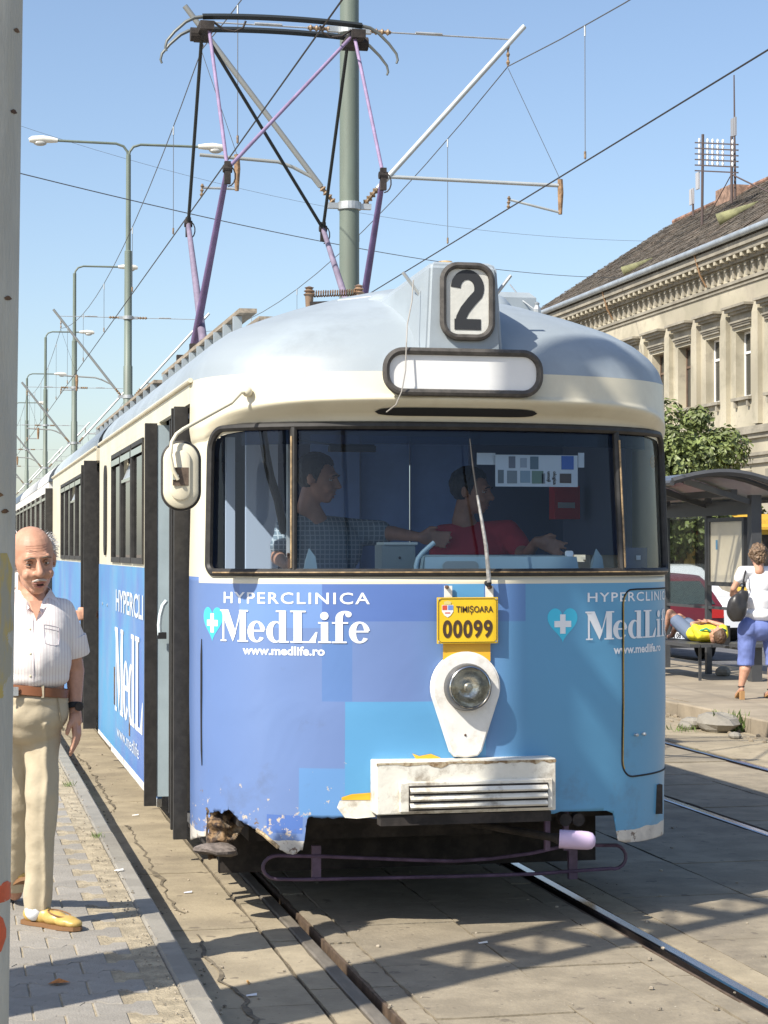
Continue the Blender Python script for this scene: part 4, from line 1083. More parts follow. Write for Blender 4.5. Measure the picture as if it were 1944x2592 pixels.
# right side wall of section A
rw = MB(); rw.box((1.15,SR-LC+YC,.36),(1.168,6.55,1.622)); rw.build('far_side_wall', M_ls, tram)
windR = MB(); y0r = SR-LC+YC; windR.box((1.13,y0r,1.622),(1.168,6.55,1.66)); windR.box((1.13,y0r,2.38),(1.168,6.55,2.53))
for yy in (y0r, 3.0, 4.4, 5.5, 6.45): windR.box((1.13,yy,1.6602),(1.168,yy+.08,2.3798))
windR.build('far_window_band', M_cream, tram)
# ---- interior
M_floor = mat('dark floor', (.07,.07,.075), .7)
M_part = mat('blue grey partition', (.19,.30,.58), .5, var=.1)
M_dkb = mat('dark interior', (.10,.125,.21), .7)
MB().box((-.5,.5,.82),(1.1,6.5,.86)).build('cab_floor', M_floor, tram)
cl = MB(); cl.box((-1.1,.75,2.40),(1.1,6.5,2.425)); cl.build('cab_ceiling', M_dkb, tram)
MB().box((.55,2.05,.86),(1.12,2.09,2.40)).build('partition', M_dkb, tram)
MB().box((1.09,.98,1.70),(1.125,2.04,2.40)).build('cab_side_panel', M_dkb, tram)
q = dat(562, 1100, y=1.7); MB().box((q.x-.075,1.7,.9),(q.x+.095,1.74,2.39)).build('door_post_panel', mat('pale post', (.50,.56,.66), .5), tram)
q = dat(500, 1100, y=2.2); MB().box((q.x-.03,2.2,.9),(q.x+.02,2.24,2.35)).build('door_post_panel', MATS['pale post'], tram)
for i, (a, b) in enumerate(((-.30,-.02),(.0,.28),(.30,.70))):
    MB().box((a,2.35+.04*i,.86),(b,2.38+.04*i,2.38)).build('partition_door', M_part, tram)
MB().box((-1.05,6.3,.86),(1.05,6.34,2.4)).build('rear_bulkhead', M_dkb, tram)
MB().tube([(-.62,1.2,.9),(-.62,1.2,2.38)], .016, 8).build('grab_pole', M_steel, tram)
MB().tube([dat(u, v_, y=1.3) for u, v_ in ((568,930),(574,980),(584,1030),(600,1080),(612,1140),(616,1235))], .022, 8).build('door_mechanism_post', M_black, tram)
MB().box((-1.08,2.99,1.0),(-1.02,3.02,2.4)).build('windbreak', M_grey, tram)
# dashboard
da = dat(922, 1240, y=.16); db = dat(1250, 1240, y=.16); dz = dat(1000, 1203, y=.2).z
dsh = MB(); dsh.add([(da.x-.01,.15,1.45),(db.x+.03,.15,1.45),(db.x+.03,.5,1.45),(da.x-.01,.5,1.45),(da.x,.19,dz),(db.x,.19,dz),(db.x-.03,.45,dz+.01),(da.x+.03,.45,dz+.01)], [(0,3,2,1),(4,5,6,7),(0,1,5,4),(1,2,6,5),(2,3,7,6),(3,0,4,7)])
M_dash = mat('pale blue dash', (.42,.55,.58), .45)
dsh.build('dashboard', M_dash, tram)
MB().box((-.9,.52,.86),(.9,.6,1.60)).build('dash_lower', M_part, tram)
c = dat(997, 1224, y=.14); MB().prism(rrect(.17,.05,.024), .006, plateM((c.x,.158,c.z))).build('dash_gauge', mat('gauge cover', (.35,.38,.36), .4), tram)
c = dat(860, 1200, y=.33); MB().box((c.x-.085,.30,c.z-.075),(c.x+.075,.45,c.z+.05)).build('ticket_box', mat('metal box', (.16,.19,.19), .5, .2), tram)
MB().box((c.x-.075,.295,c.z+.0505),(c.x+.085,.46,c.z+.062)).build('ticket_box_lid', mat('box lid', (.38,.42,.40), .5, .2), tram)
MB().lathe([(.006,0),(.006,.004),(0,.005)], (c.x,.2995,c.z-.01), (0,-1,0), 10).build('box_screw', M_black, tram)
MB().tube([dat(u, v_, y=.20) for u, v_ in ((899,1240),(899,1222),(903,1207),(912,1195),(925,1183),(938,1172))], .0115, 10).build('grab_handle', M_dash, tram, True)
for u, vv0, sc in ((672, 1212, 1.), (1292, 1212, 1.)):
    c = dat(u, vv0, y=.30); MB().add([c+Vector((-.04,0,-.07)), c+Vector((.035,0,-.07)), c+Vector((.02,0,.02)), c+Vector((-.01,0,.06)), c+Vector((-.02,.05,0))], [(0,1,2,3),(0,3,4),(1,4,2),(2,4,3)]).build('dash_bracket', M_dash, tram)
c = dat(1228, 1196, y=.25); MB().prism(rrect(.035,.028,.01), .02, plateM(c)).build('control_knob', M_let, tram)
c = dat(1220, 1090, y=1.6); MB().box((c.x-.07,1.55,c.z-.08),(c.x+.07,1.66,c.z+.10)).build('first_aid_box', mat('red box', (.55,.03,.025), .4), tram)
MB().box((c.x-.055,1.545,c.z-.02),(c.x+.04,1.549,c.z+.01)).build('box_label', mat('box label', (.5,.5,.48), .5), tram)
c = dat(760, 968, y=.45); MB().bevbox((c.x-.11,.42,c.z-.018),(c.x+.11,.47,c.z+.018), .01).build('cab_mirror', M_black, tram)
MB().tube([dat(635, 950, y=.35), dat(735, 962, y=.45)], .006, 6).build('mirror_rod', M_black, tram)
# papers behind the glass
def sheet(name, u0, v0, u1, v1, y, m):
    a = dat(u0, v0, y=y); b = dat(u1, v1, y=y); return MB().box((a.x,y,b.z),(b.x,y+.002,a.z)).build(name, m, tram), a, b
M_pap = mat('newsprint', (.75,.76,.75), .8)
o_, a, b = sheet('newspaper', 1070, 982, 1248, 1052, .20, M_pap)
random.seed(5)
for (x0, x1, z0, z1, col) in ((.03,.10,.1,.52,(.18,.2,.2)),(.14,.26,.1,.5,(.25,.27,.27)),(.30,.42,.12,.5,(.30,.38,.42)),(.44,.58,.1,.5,(.2,.28,.2)),(.80,.95,.55,.98,(.08,.16,.45)),(.78,.92,.12,.42,(.12,.08,.06)),(.16,.24,.58,.95,(.2,.2,.22)),(.30,.38,.6,.9,(.4,.42,.45)),(.42,.52,.55,.95,(.15,.2,.22)),(.56,.60,.1,.42,(.3,.3,.3))):
    x0 = a.x+(b.x-a.x)*x0; x1 = a.x+(b.x-a.x)*x1; q0 = b.z+(a.z-b.z)*z0; q1 = b.z+(a.z-b.z)*z1
    MB().box((x0,.1975,q0),(x1,.1992,q1)).build('news_picture', mat('ink'+str(col), col, .8), o_)
for i, tx in enumerate(('ologica', 'umoji')):
    v_, f_ = text_mesh(tx, .022, .0008); M_ = Matrix.Translation((a.x+(b.x-a.x)*(.70-.07*i), .197, b.z+.072)) @ Matrix.Rotation(R(90), 4, 'Y') @ Matrix(((1,0,0,0),(0,0,-1,0),(0,1,0,0),(0,0,0,1)))
    MB().add([M_ @ Vector((p[0], p[1], 0)) for p in v_], f_).build('news_headline', M_ink, o_)
sheet('notice_sheet', 1030, 978, 1070, 1004, .215, M_pap); sheet('notice_sheet', 1249, 978, 1262, 1010, .215, M_pap)
c = dat(1376, 1205, y=.55); MB().box((c.x-.01,.53,c.z-.01),(c.x+.012,.535,c.z+.012)).build('sticker', M_let, tram)
MB().box((c.x-.06,.54,c.z-.05),(c.x+.05,.56,c.z+.05)).build('small_console', M_dkb, tram)
# ---- wiper
wp = [dat(u, v_, y=yy) for u, v_, yy in ((1057,1258,-.05),(1050,1180,-.045),(1040,1120,-.035),(1031,1070,-.02),(1022,1010,-.005),(1015,948,.012))]
MB().tube(wp[:4], [.011,.009,.0075,.006], 8).build('wiper_arm', mat('weathered aluminium', (.38,.37,.35), .5, .4, var=.3, vscale=40), tram, True)
MB().tube([wp[2]+Vector((0,.008,0)), wp[3], wp[4], wp[5]], [.004,.005,.005,.003], 6).build('wiper_blade', M_rub, tram)
MB().lathe([(.012,0),(.014,.02),(.010,.05),(0,.052)], wp[0]+Vector((0,.045,-.004)), (0,-1,0), 12).build('wiper_pivot', M_black, tram)
# ---- outside mirror
mc = dat(391, 1028, y=.10)
Mx = Matrix.Translation(mc) @ Matrix.Rotation(R(-8), 4, 'Z') @ Matrix(((1,0,0,0),(0,0,-1,0),(0,1,0,0),(0,0,0,1)))
def shell(prof, m, name, n=10, smooth=True):
    mb = MB(); rings = [[Mx @ Vector((x, y, d)) for x, y in rrect(w_, h, min(r, w_/2-.001), n)] for w_, h, r, d in prof]; k = len(rings[0]); v = [p for r in rings for p in r]; f = []
    for i in range(len(rings)-1):
        for j in range(k): f.append((i*k+j, i*k+(j+1) % k, (i+1)*k+(j+1) % k, (i+1)*k+j))
    f.append(tuple(range((len(rings)-1)*k, len(rings)*k))); f.append(tuple(range(k-1, -1, -1)))
    return mb.add(v, f).build(name, m, tram, smooth)
mir = shell([(.165,.300,.08,-.02),(.178,.312,.085,.0),(.176,.310,.085,.012),(.160,.294,.078,.016)], M_rub, 'mirror_rim')
shell([(.158,.292,.077,.014),(.152,.285,.074,.034),(.125,.255,.06,.044),(.085,.215,.042,.047)], M_cream, 'mirror_shell')
shell([(.092,.225,.045,.046),(.088,.22,.043,.054),(.078,.21,.038,.058)], M_cream, 'mirror_boss')
c = Mx @ Vector((0,-.01,.058)); MB().box((c.x-.035,c.y-.006,c.z-.035),(c.x+.035,c.y,c.z+.045)).build('clamp_plate', mat('dull brown plate', (.12,.085,.06), .7, var=.4, vscale=30), tram)
MB().box((c.x-.036,c.y-.012,c.z-.01),(c.x-.010,c.y-.0065,c.z+.012)).build('clamp_glint', M_chrome, tram)
ms = dfront(540, 848); mb_ = S(*ms); mn = Sn(*ms)
arm = [mb_+mn*.02, mb_+mn*.055+Vector((-.01,0,-.01)), dat(500, 870, y=.22), dat(440, 903, y=.16), dat(396, 927, y=.07), dat(381, 938, y=.05), dat(371, 955, y=.03), dat(368, 985, y=.015), dat(374, 1015, y=.015), dat(385, 1036, y=.02)]
MB().tube(arm, .0085, 10).build('mirror_arm', M_cream, tram, True)
MB().ball(mb_+mn*.022, .024, 14, 10).build('arm_socket', M_cream, tram, True)
# ---- roof boards along the left edge and on top
M_wood = mat('weathered board', (.30,.25,.19), .9, var=.3, vscale=6, stretch=(6,.6,6))
for (x, w_) in ((-.66,.10),(-.50,.09)):
    y = 2.35 if x < -.6 else 2.7
    while y < 6.3:
        l = 1.3; MB().box((x-w_/2,y,3.06),(x+w_/2,min(6.5,y+l-.01),3.085)).build('roof_board', M_wood, tram); y += l
y = 2.5
while y < 6.5:
    MB().bar((-.70,y,2.86),(-.70,y,3.055),.05,.03,(0,1,0)).build('board_bracket', M_roof, tram); y += .42
for x in (-.66,-.5):
    MB().box((x-.05,7.1,3.06),(x+.05,13.4,3.085)).build('roof_board', M_wood, secB)
y = 7.2
while y < 13.4: MB().bar((-.70,y,2.86),(-.70,y,3.055),.05,.03,(0,1,0)).build('board_bracket', M_roof, secB); y += .6
MB().bevbox((-.15,1.9,3.02),(.5,2.3,3.12), .03).build('roof_equipment_box', M_roof, tram)
MB().bevbox((.25,1.0,2.93),(.62,1.6,3.04), .03).build('roof_equipment_box', M_roof, tram)
MB().ball((.33,.95,2.90), (.14,.25,.12), 14, 8).build('roof_blister', M_roof, tram, True)
# resistor coils with insulators, from the photo just behind the crest
p0 = dat(668, 640, y=2.6); p1 = dat(775, 636, y=2.6)
hel = [p0+(p1-p0)*(i/120)+Vector((0, .025*math.sin(i*1.1), .012+.018*math.cos(i*1.1))) for i in range(121)]
MB().tube(hel, .004, 5).build('resistor_coil', M_rust, tram)
for p in (p0, p1):
    MB().lathe([(.02,-.08),(.025,0),(.035,.01),(.02,.02),(.033,.03),(.018,.04),(.028,.05),(0,.06)], p, (0,0,1), 14).build('coil_insulator', mat('brown porcelain', (.30,.20,.13), .3, var=.3), tram, True)
MB().bar(p0+Vector((0,0,-.05)), p1+Vector((0,0,-.05)), .06, .03).build('coil_base', M_dk, tram)
MB().tube([dat(1102,615,y=1.2), dat(1130,650,y=1.0), dat(1160,672,y=.9)], .004, 6).build('antenna_stay', M_steel, tram)
p = dat(1160, 668, y=.9); MB().lathe([(.02,-.03),(.02,0),(.01,.02),(.014,.03),(0,.04)], p, (0,0,1), 10).build('stay_foot', M_steel, tram)
# ---- pantograph
pan = group_empty('pantograph', tram)
PX = .03
KA = [Vector((PX-.53,4.36,4.26)), Vector((PX+.53,4.36,4.26))]; KB = [Vector((PX-.53,6.56,4.25)), Vector((PX+.53,6.56,4.25))]
HB = Vector((PX,5.46,5.44))
BA = [Vector((PX-.60,5.62,3.20)), Vector((PX+.60,5.62,3.20))]; BB = [Vector((PX-.57,5.30,3.20)), Vector((PX+.57,5.30,3.20))]
M_pblk = mat('dark green black paint', (.018,.022,.022), .5)
for i in (0, 1):
    MB().tube([BA[i], KA[i]], [.031,.019], 12).build('lower_arm', M_lilac, pan, True)
    MB().tube([BB[i], KB[i]], [.031,.019], 12).build('lower_arm', mat('faded lilac grey', (.20,.165,.225), .55, var=.2, vscale=7), pan, True)
    MB().tube([KA[i], HB+Vector(((-.53,.53)[i], -.14, 0))], .013, 10).build('upper_arm', M_pink, pan, True)
    MB().tube([KB[i], HB+Vector(((-.55,.53)[i], .14, 0))], .013, 10).build('upper_arm', M_pblk, pan, True)
    for q in (KA[i], KB[i]):
        MB().lathe([(.0,0),(.026,0),(.026,.06),(0,.06)], q+Vector((-.03,0,0)), (1,0,0), 12).build('knee_joint', M_dk, pan)
        MB().box((q.x-.02,q.y-.02,q.z-.10),(q.x+.02,q.y+.02,q.z+.05)).build('knee_bracket', M_dk, pan)
        lp = [q+Vector((.0+.05*math.sin(t)*(1 if i else 1), -.02, -.05+.07*math.cos(t))) for t in np.linspace(0, 3.1, 8)]
        MB().tube(lp, .005, 5).build('jumper_wire', M_dk, pan)
MB().tube([KA[0], HB+Vector((.50,-.14,0))], .013, 10).build('cross_stay', M_pink, pan, True)
MB().tube([KB[1], HB+Vector((-.50,.14,0))], .013, 10).build('cross_stay', M_pblk, pan, True)
MB().box((PX-.7,5.0,3.10),(PX+.7,5.06,3.16)).build('pan_base', M_dk, pan); MB().box((PX-.7,5.8,3.10),(PX+.7,5.86,3.16)).build('pan_base', M_dk, pan)
for k, (dy, dz) in enumerate(((-.16, .085), (.16, .075))):
    pts = []
    for i in range(25):
        x = -.58+1.16*i/24; pts.append(HB+Vector((x, dy, dz+.02*(1-(x/.58)**2))))
    MB().tube(pts, .022, 4).build('collector_strip', M_pblk, pan)
    for sg in (-1, 1):
        hpt = [HB+Vector((sg*x, dy, dz+z)) for x, z in ((.57,0),(.64,-.012),(.70,-.045),(.78,-.12),(.835,-.19),(.845,-.235),(.835,-.26))]
        MB().tube(hpt, [.014,.013,.012,.011,.010,.009,.008], 8).build('horn', mat('horn steel', (.16,.17,.16), .45, .4), pan, True)
for sg in (-1, 1):
    c = HB+Vector((sg*.55, 0, .02))
    MB().box((c.x-.05,c.y-.2,c.z-.03),(c.x+.05,c.y+.2,c.z+.03)).build('head_carrier', M_dk, pan)
    MB().lathe([(0,0),(.05,0),(.05,.07),(0,.07)], c+Vector((sg*.03,-.02,-.03)), (sg,0,0), 14).build('head_spring_box', M_dk, pan)
    MB().tube([c+Vector((-sg*x, -.16, z)) for x, z in ((.05,.03),(.12,-.02),(.2,-.03),(.26,.0),(.28,.05))], .009, 6).build('guard_loop', M_dk, pan)
# ---- second tram behind (white roof)
t2 = thing('tram', 'following tram with a white front roof and dark side windows, farther down the track', 'tram', (0,14.6,0))
M_wr = mat('white roof paint', (.80,.80,.76), .5, var=.05)
roof_profile_run(14.7, 17.6, M_wr, t2, 'roof'); roof_profile_run(17.7, 24, mat('grey white roof', (.50,.50,.49), .5, var=.1), t2, 'roof'); roof_profile_run(24.05, 33, mat('slate roof paint', (.12,.15,.2), .4), t2, 'roof')
MB().box((-1.17,14.75,.35),(1.17,33,1.45)).build('body', M_white, t2)
MB().box((-1.16,14.75,2.42),(1.16,33,2.53)).build('header', M_white, t2)
for y in np.arange(14.75, 33, 1.5):
    MB().box((-1.17,y,1.4505),(1.17,y+.12,2.4195)).build('window_post', M_dk, t2)
    MB().box((-1.15,y+.125,1.4505),(1.15,min(33,y+1.495),2.4195)).build('window_pane', mat('dark window', (.02,.022,.025), .1), t2)
    MB().box((-1.175,y+.13,2.33),(-1.151,y+1.49,2.36)).build('window_rail', M_chrome, t2)
MB().lathe([(0,0),(.17,0),(.14,.05),(0,.06)], (-1.16,32.9,2.2), (-1,0,0)).build('end_lamp', M_dk, t2) if False else None
# ================================================================== OVERHEAD LINE
M_pole = mat('grey green pole paint', (.155,.19,.155), .5, var=.12, vscale=3, stretch=(1,1,.3), dirt=(.14,.15,.12), dirt_amt=.4)
M_wire = mat('contact wire', (.045,.04,.038), .5, .3)
M_wire2 = mat('grey wire', (.12,.12,.12), .5, .3)
M_alu = mat('pale bracket tube', (.52,.55,.54), .4, .3, var=.1)
M_ins = mat('brown insulator', (.28,.19,.11), .35, var=.4, vscale=30)
M_rustbr = mat('rusty bracket', (.28,.17,.09), .8, var=.4, vscale=20)
PXX = 1.93
HC_ = 5.50; HM = 7.08
XW1, XW2 = .32, 3.72
poles_y = [12.3, 39.4, 60.4, 81.4, 103., 125.]
def insul(mb, p, q, r=.035, n=5):
    p = Vector(p); q = Vector(q)
    for i in range(n):
        c = p+(q-p)*((i+.5)/n); e = (q-p)/n*.28
        mb.tube([c-e, c, c+e], [r*.6, r, r*.6], 10)
    mb.tube([p, q], r*.5, 8)
def bracket(root, px, y, sg, xw, detail=True, thick=1.):
    """cantilever: strut, tie, registration arm; sg=-1 left, +1 right"""
    zc = 5.46
    a = Vector((px+sg*.10, y, zc)); b = Vector((px+sg*.28, y, zc+.12))
    x_end = xw+sg*.12
    e = Vector((x_end, y, HM+.38)); k = Vector((px+sg*.31, y, zc+.20))
    mb = MB(); insul(mb, Vector((px+sg*.17, y, zc+.03)), k, .042*thick, 4); mb.build('strut_insulator', M_ins, root)
    d = (e-k).normalized()
    MB().tube([k, e+d*.10], .030*thick, 10).build('strut', M_alu if sg > 0 else mat('grey bracket tube', (.27,.28,.27), .5, .2), root, True)
    zt = HM+.30
    t0 = Vector((px+sg*.12, y, zt)); t1 = k+d*((zt-k.z)/d.z)
    mb = MB(); insul(mb, t0+Vector((sg*.08,0,0)), t0+Vector((sg*.34,0,0)), .038*thick, 4); mb.build('tie_insulator', M_ins, root)
    MB().tube([t0+Vector((sg*.34,0,0)), t1], .009*thick, 6).build('tie_rod', M_steel, root)
    MB().tube([t0+Vector((sg*.62,0,.012)), t0+Vector((sg*.92,0,.012))], .016*thick, 6).build('turnbuckle', M_steel, root)
    # hanger for the carrying wire
    mb = MB(); insul(mb, Vector((xw, y, HM+.26)), Vector((xw, y, HM)), .022*thick, 3); mb.build('wire_hanger', M_ins, root)
    # registration arm
    r0 = k+d*.06+Vector((0,0,0)); zr = 5.80
    if sg > 0:
        p0 = k+d*.12; x1 = xw+.60
        MB().tube([Vector((p0.x+.02, y, zr)), Vector((x1, y, zr-.02))], .021*thick, 10).build('registration_tube', M_alu, root, True)
    else:
        x1 = xw+.38
        MB().tube([k+Vector((-.02,0,.0)), k+Vector((-.10,0,.10)), Vector((px-.62, y, zr+.06)), Vector((px-.78, y, zr+.11)), Vector((xw-.02, y, zr+.15))], .019*thick, 10).build('registration_tube', mat('grey tube', (.34,.35,.33), .5, .2), root, True); zr += .12
    MB().tube([Vector((x1, y, zr+.05)), Vector((x1+.005, y, zr-.10)), Vector((x1, y, zr-.34))], [.030*thick,.034*thick,.022*thick], 8).build('drop_bracket', M_rustbr, root)
    xs = x1; MB().tube([Vector((xs, y, zr-.32)), Vector((xw+.02, y, HC_+.10))], .014*thick, 8).build('steady_arm', M_alu if sg > 0 else M_steel, root)
    mb = MB(); insul(mb, Vector((xw+.01, y, HC_+.14)), Vector((xw, y, HC_)), .022*thick, 3); mb.build('wire_clip', M_ins, root)
    MB().tube([Vector((xw, y, HM-.02)), Vector((x1, y, zr+.05))], .0035*thick, 5).build('stay_wire', M_wire2, root)
labs = ['large grey green pole of the overhead line rising straight behind the tram roof', 'slim grey green pole with two lamps on a T arm',
        'grey green pole with one lamp arm, next behind the twin lamp pole', 'pole with one lamp arm, third one back along the line',
        'pole with one small lamp, fourth one back', 'farthest small pole with a lamp near the left edge']
for i, py in enumerate(poles_y):
    root = thing('catenary_pole', labs[i], 'pole', (PXX, py, 0), 'poles carrying the overhead line between the tracks')
    hgt = 11.35 if i else 10.2
    segs = [(0,.125),(5.0,.118),(5.02,.108 if i == 0 else .10),(8.0,.10 if i == 0 else .088)]
    if i == 0: segs = [(0,.115),(6,.107),(10.2,.098)]
    else: segs = [(0,.12),(6.2,.11),(6.22,.095),(9.0,.09),(9.02,.062),(hgt,.058)]
    MB().tube([(PXX,py,z) for z, r in segs], [r for z, r in segs], 20).build('pole', M_pole, root, True)
    for z in (5.46, HM+.30):
        MB().lathe([(.112,-.045),(.128,-.04),(.128,.04),(.112,.045)], (PXX,py,z), (0,0,1), 20).build('clamp_band', M_steel, root)
        MB().box((PXX-.24,py-.03,z-.03),(PXX-.11,py+.03,z+.03)).build('clamp_lug', M_steel, root); MB().box((PXX+.11,py-.03,z-.03),(PXX+.24,py+.03,z+.03)).build('clamp_lug', M_steel, root)
    th = 1.0 if i < 2 else 1.25
    bracket(root, PXX, py, -1, XW1, thick=th); bracket(root, PXX, py, 1, XW2, thick=th)
    M_lamp = mat('lamp housing', (.70,.68,.60), .5)
    def lamp(sg, L=1.75):
        MB().tube([(PXX,py,hgt-.05),(PXX+sg*.03,py,hgt+.08),(PXX+sg*.12,py,hgt+.20),(PXX+sg*.30,py,hgt+.26),(PXX+sg*L,py,hgt+.27)], .032, 8).build('lamp_arm', M_pole, root, True)
        l = MB(); x0 = PXX+sg*(L-.05)
        l.tube([(x0,py,hgt+.27),(x0+sg*.15,py,hgt+.28),(x0+sg*.35,py,hgt+.29),(x0+sg*.60,py,hgt+.27),(x0+sg*.68,py,hgt+.25)], [.05,.075,.09,.085,.05], 10)
        l.build('lamp_head', M_lamp, root, True)
        MB().ball((x0+sg*.42,py,hgt+.19),(.16,.09,.07),10,6).build('lamp_bowl', mat('lamp bowl', (.45,.45,.42), .2), root, True)
    if i == 1: lamp(-1); lamp(1)
    elif i > 1: lamp(1, 1.55)
# wires: carrying wire sags between supports, contact wire hangs level on droppers
sup = [-14.7]+poles_y+[150.]
for k, xw in enumerate((XW1, XW2)):
    car = MB(); pts = []
    cols_ = ('left','right')
    for a, b in zip(sup, sup[1:]):
        n = 14
        for i in range(n): t = i/n; pts.append(Vector((xw, a+(b-a)*t, HM-.62*4*t*(1-t)*((b-a)/24)**2*.9)))
    car.tube(pts, .006, 6, caps=False)
    con = MB().tube([(xw, sup[0], HC_), (xw, sup[-1], HC_)], .0075, 6)
    w_ = tag(con.build('contact_wire', M_wire), ('dark contact wire over the blue tram, touching its pantograph', 'dark contact wire over the right hand track, running to the top right corner')[k], 'wire')
    w2 = tag(car.build('carrying_wire', M_wire2), ('sagging grey carrying wire above the pantograph on the left', 'sagging grey carrying wire above the right hand track')[k], 'wire')
    for a, b in zip(sup, sup[1:]):
        n = 5 if b-a < 30 else 6
        for i in range(n):
            t = (i+.5)/n; y = a+(b-a)*t
            if k == 0 and a < 0 and abs(y-5.4) < 1.2: continue
            zt_ = HM-.62*4*t*(1-t)*((b-a)/24)**2*.9
            MB().tube([(xw,y,zt_),(xw,y,HC_+.02)], .004, 5).build('dropper', M_wire2, w2)
            MB().tube([(xw,y,HC_+.10),(xw,y,HC_+.03)], .012, 6).build('dropper_clip', M_ins, w2)
            MB().tube([(xw,y,zt_-.10),(xw,y,zt_)], .010, 6).build('dropper_clip', M_steel, w2)
def span(name, p, q, sag, r, label, m=M_wire2):
    p = Vector(p); q = Vector(q); pts = [p+(q-p)*(i/30)+Vector((0,0,-sag*4*(i/30)*(1-i/30))) for i in range(31)]
    tag(MB().tube(pts, r, 5).build(name, m), label, 'wire')
FX = 22.7
span('span_cable', at(-60, 411, y=24.), at(1568, 703, x=FX-.5), .45, .010, 'long thin dark cable crossing from the left edge down to the house roof', M_wire2)
span('span_cable', at(-60, 280, y=60.), at(2050, 600, y=60.), 1.6, .006, 'faint hairline wire high across the sky')
# ================================================================== NEAR POLE (left edge)
npx, npy = -2.262, -4.96
np_ = thing('platform_pole', 'thick grey painted pole with yellow stains and red paint cutting the left edge', 'pole', (npx, npy, PZ))
M_np = mat('weathered grey paint', (.50,.49,.42), .7, var=.12, vscale=5, stretch=(2,2,.5), bump=.3, bscale=70, dirt=(.52,.48,.36), dirt_amt=.5, dirt_scale=4)
ax_t = at(58, 0, y=npy).x-.098; ax_b = at(22, 2592, y=npy).x-.098
zt_ = at(58, 0, y=npy).z; zb_ = at(22, 2592, y=npy).z
def axn(z): return ax_b+(ax_t-ax_b)*(z-zb_)/(zt_-zb_)
MB().tube([(axn(z), npy, z) for z in (PZ, 1., 2., 3.2, 5.)], .098, 40).build('shaft', M_np, np_, True)
def patch(name, uvs, m, rr=.0988):
    # paint lying on the round shaft, traced as a band in angle and height
    v = []; f = []
    for (z, a0, a1) in uvs:
        for j in range(9):
            a = R(a0+(a1-a0)*j/8); v.append((axn(z)+rr*math.cos(a), npy-rr*math.sin(a), z))
    for i in range(len(uvs)-1):
        for j in range(8): f.append((i*9+j, i*9+j+1, (i+1)*9+j+1, (i+1)*9+j))
    obj(name, v, f, m, np_, True)
M_redp = mat('red orange paint', (.65,.10,.03), .5, var=.15, vscale=20)
zz = lambda v_: at(40, v_, y=npy).z
patch('red_mark', [(zz(2220), 22, 30), (zz(2232), 0, 50), (zz(2250), -30, 66), (zz(2268), -60, 66), (zz(2270), -60, 60)], M_redp)
patch('red_mark', [(zz(2290), 45, 60), (zz(2310), 32, 66), (zz(2340), 24, 68), (zz(2360), 24, 68), (zz(2390), 34, 66), (zz(2410), 50, 60)], M_redp)
M_yst = mat('yellow stain', (.52,.40,.12), .8, col2=(.38,.36,.27), vscale=9, lo=.42, hi=.55, stretch=(3,3,1))
patch('yellow_stain', [(zz(1400), 34, 60), (zz(1440), 20, 66), (zz(1520), 24, 68), (zz(1590), 14, 70), (zz(1620), 30, 60), (zz(1640), 18, 68), (zz(1700), 20, 70), (zz(1760), 38, 56)], M_yst, .0986)
for v_, a in ((88, 30), (293, 34), (165, 75), (1250, 50), (1010, 60), (1290, 40), (760, 40)):
    patch('chip', [(zz(v_), a-4, a), (zz(v_+6), a-9, a+5), (zz(v_+11), a-3, a+3)], M_rust, .0989)
# out of view at the left: lattice topped pylon and an added slim post, both casting shadows into view
mx_, my_ = -3.75, -2.80
py_ = thing('lattice_pylon', 'square sheet metal pylon with open lattice top standing on the platform', 'pylon', (mx_, my_, PZ))
T = Matrix.Translation((mx_, my_, 0)) @ Matrix.Rotation(math.atan2(.44, .87), 4, 'Z')
MB().box((-.2,-.29,PZ),(.2,.29,3.7), T).build('casing', M_pole, py_)
for sx_ in (0,):
    for sy_ in (-.22, .22): MB().box((sx_-.03,sy_-.07,3.7),(sx_+.03,sy_+.07,8.2), T).build('corner_post', M_pole, py_)
z = 3.95; k = 0
while z < 8.1:
    MB().box((-.05,-.15,z),(.05,.15,z+.10), T).build('rung', M_pole, py_)
    MB().bar(T @ Vector((0,-.15,z+.12)), T @ Vector((0,.15,z+.44)), .02, .02, (1,0,0)).build('diagonal', M_pole, py_)
    z += .46; k += 1
sp_ = thing('shadow_post', 'unseen slim grey post with a round plate, added to cast a platform shadow', 'post', (-4.05, 1.2, PZ))
MB().tube([(-4.05,1.2,PZ),(-4.05,1.2,2.7)], .05, 12).build('post', M_pole, sp_); MB().lathe([(0,0),(.24,0),(.24,.01),(0,.01)], (-4.05,1.2,2.55), (1,-.2,0), 20).build('plate', M_white, sp_)
# ================================================================== BUILDING ON THE RIGHT
bd = thing('old_building', 'two storey cream plaster house with pilasters, dentil cornice and dark tiled roof', 'building', (FX, 60, .12))
M_plas = mat('aged cream plaster', (.44,.40,.30), .9, var=.28, vscale=.45, bump=.2, bscale=12, dirt=(.25,.22,.175), dirt_amt=.7, dirt_scale=.9)
M_plas2 = mat('grey plaster trim', (.29,.265,.21), .9, var=.2, vscale=1.2, dirt=(.2,.17,.13), dirt_amt=.6, dirt_scale=1.5)
M_tile = mat('old roof tile', (.135,.115,.09), .9, var=.45, vscale=1.1, dirt=(.19,.12,.08), dirt_amt=.4, dirt_scale=.9, rand=.1)
M_zinc = mat('zinc gutter', (.40,.44,.47), .45, .4, var=.15, vscale=2)
Y0B, Y1B = 41.0, 73.2
ZG = 11.95
bays = []
yy = 58.75
yb = [at(u, 900, x=FX).y for u in (1732, 1806, 1881)]
step = (yb[0]-yb[2])/2
y = yb[2]-5*step
while y < Y1B-1: 
    if y > Y0B+1: bays.append(y)
    y += step
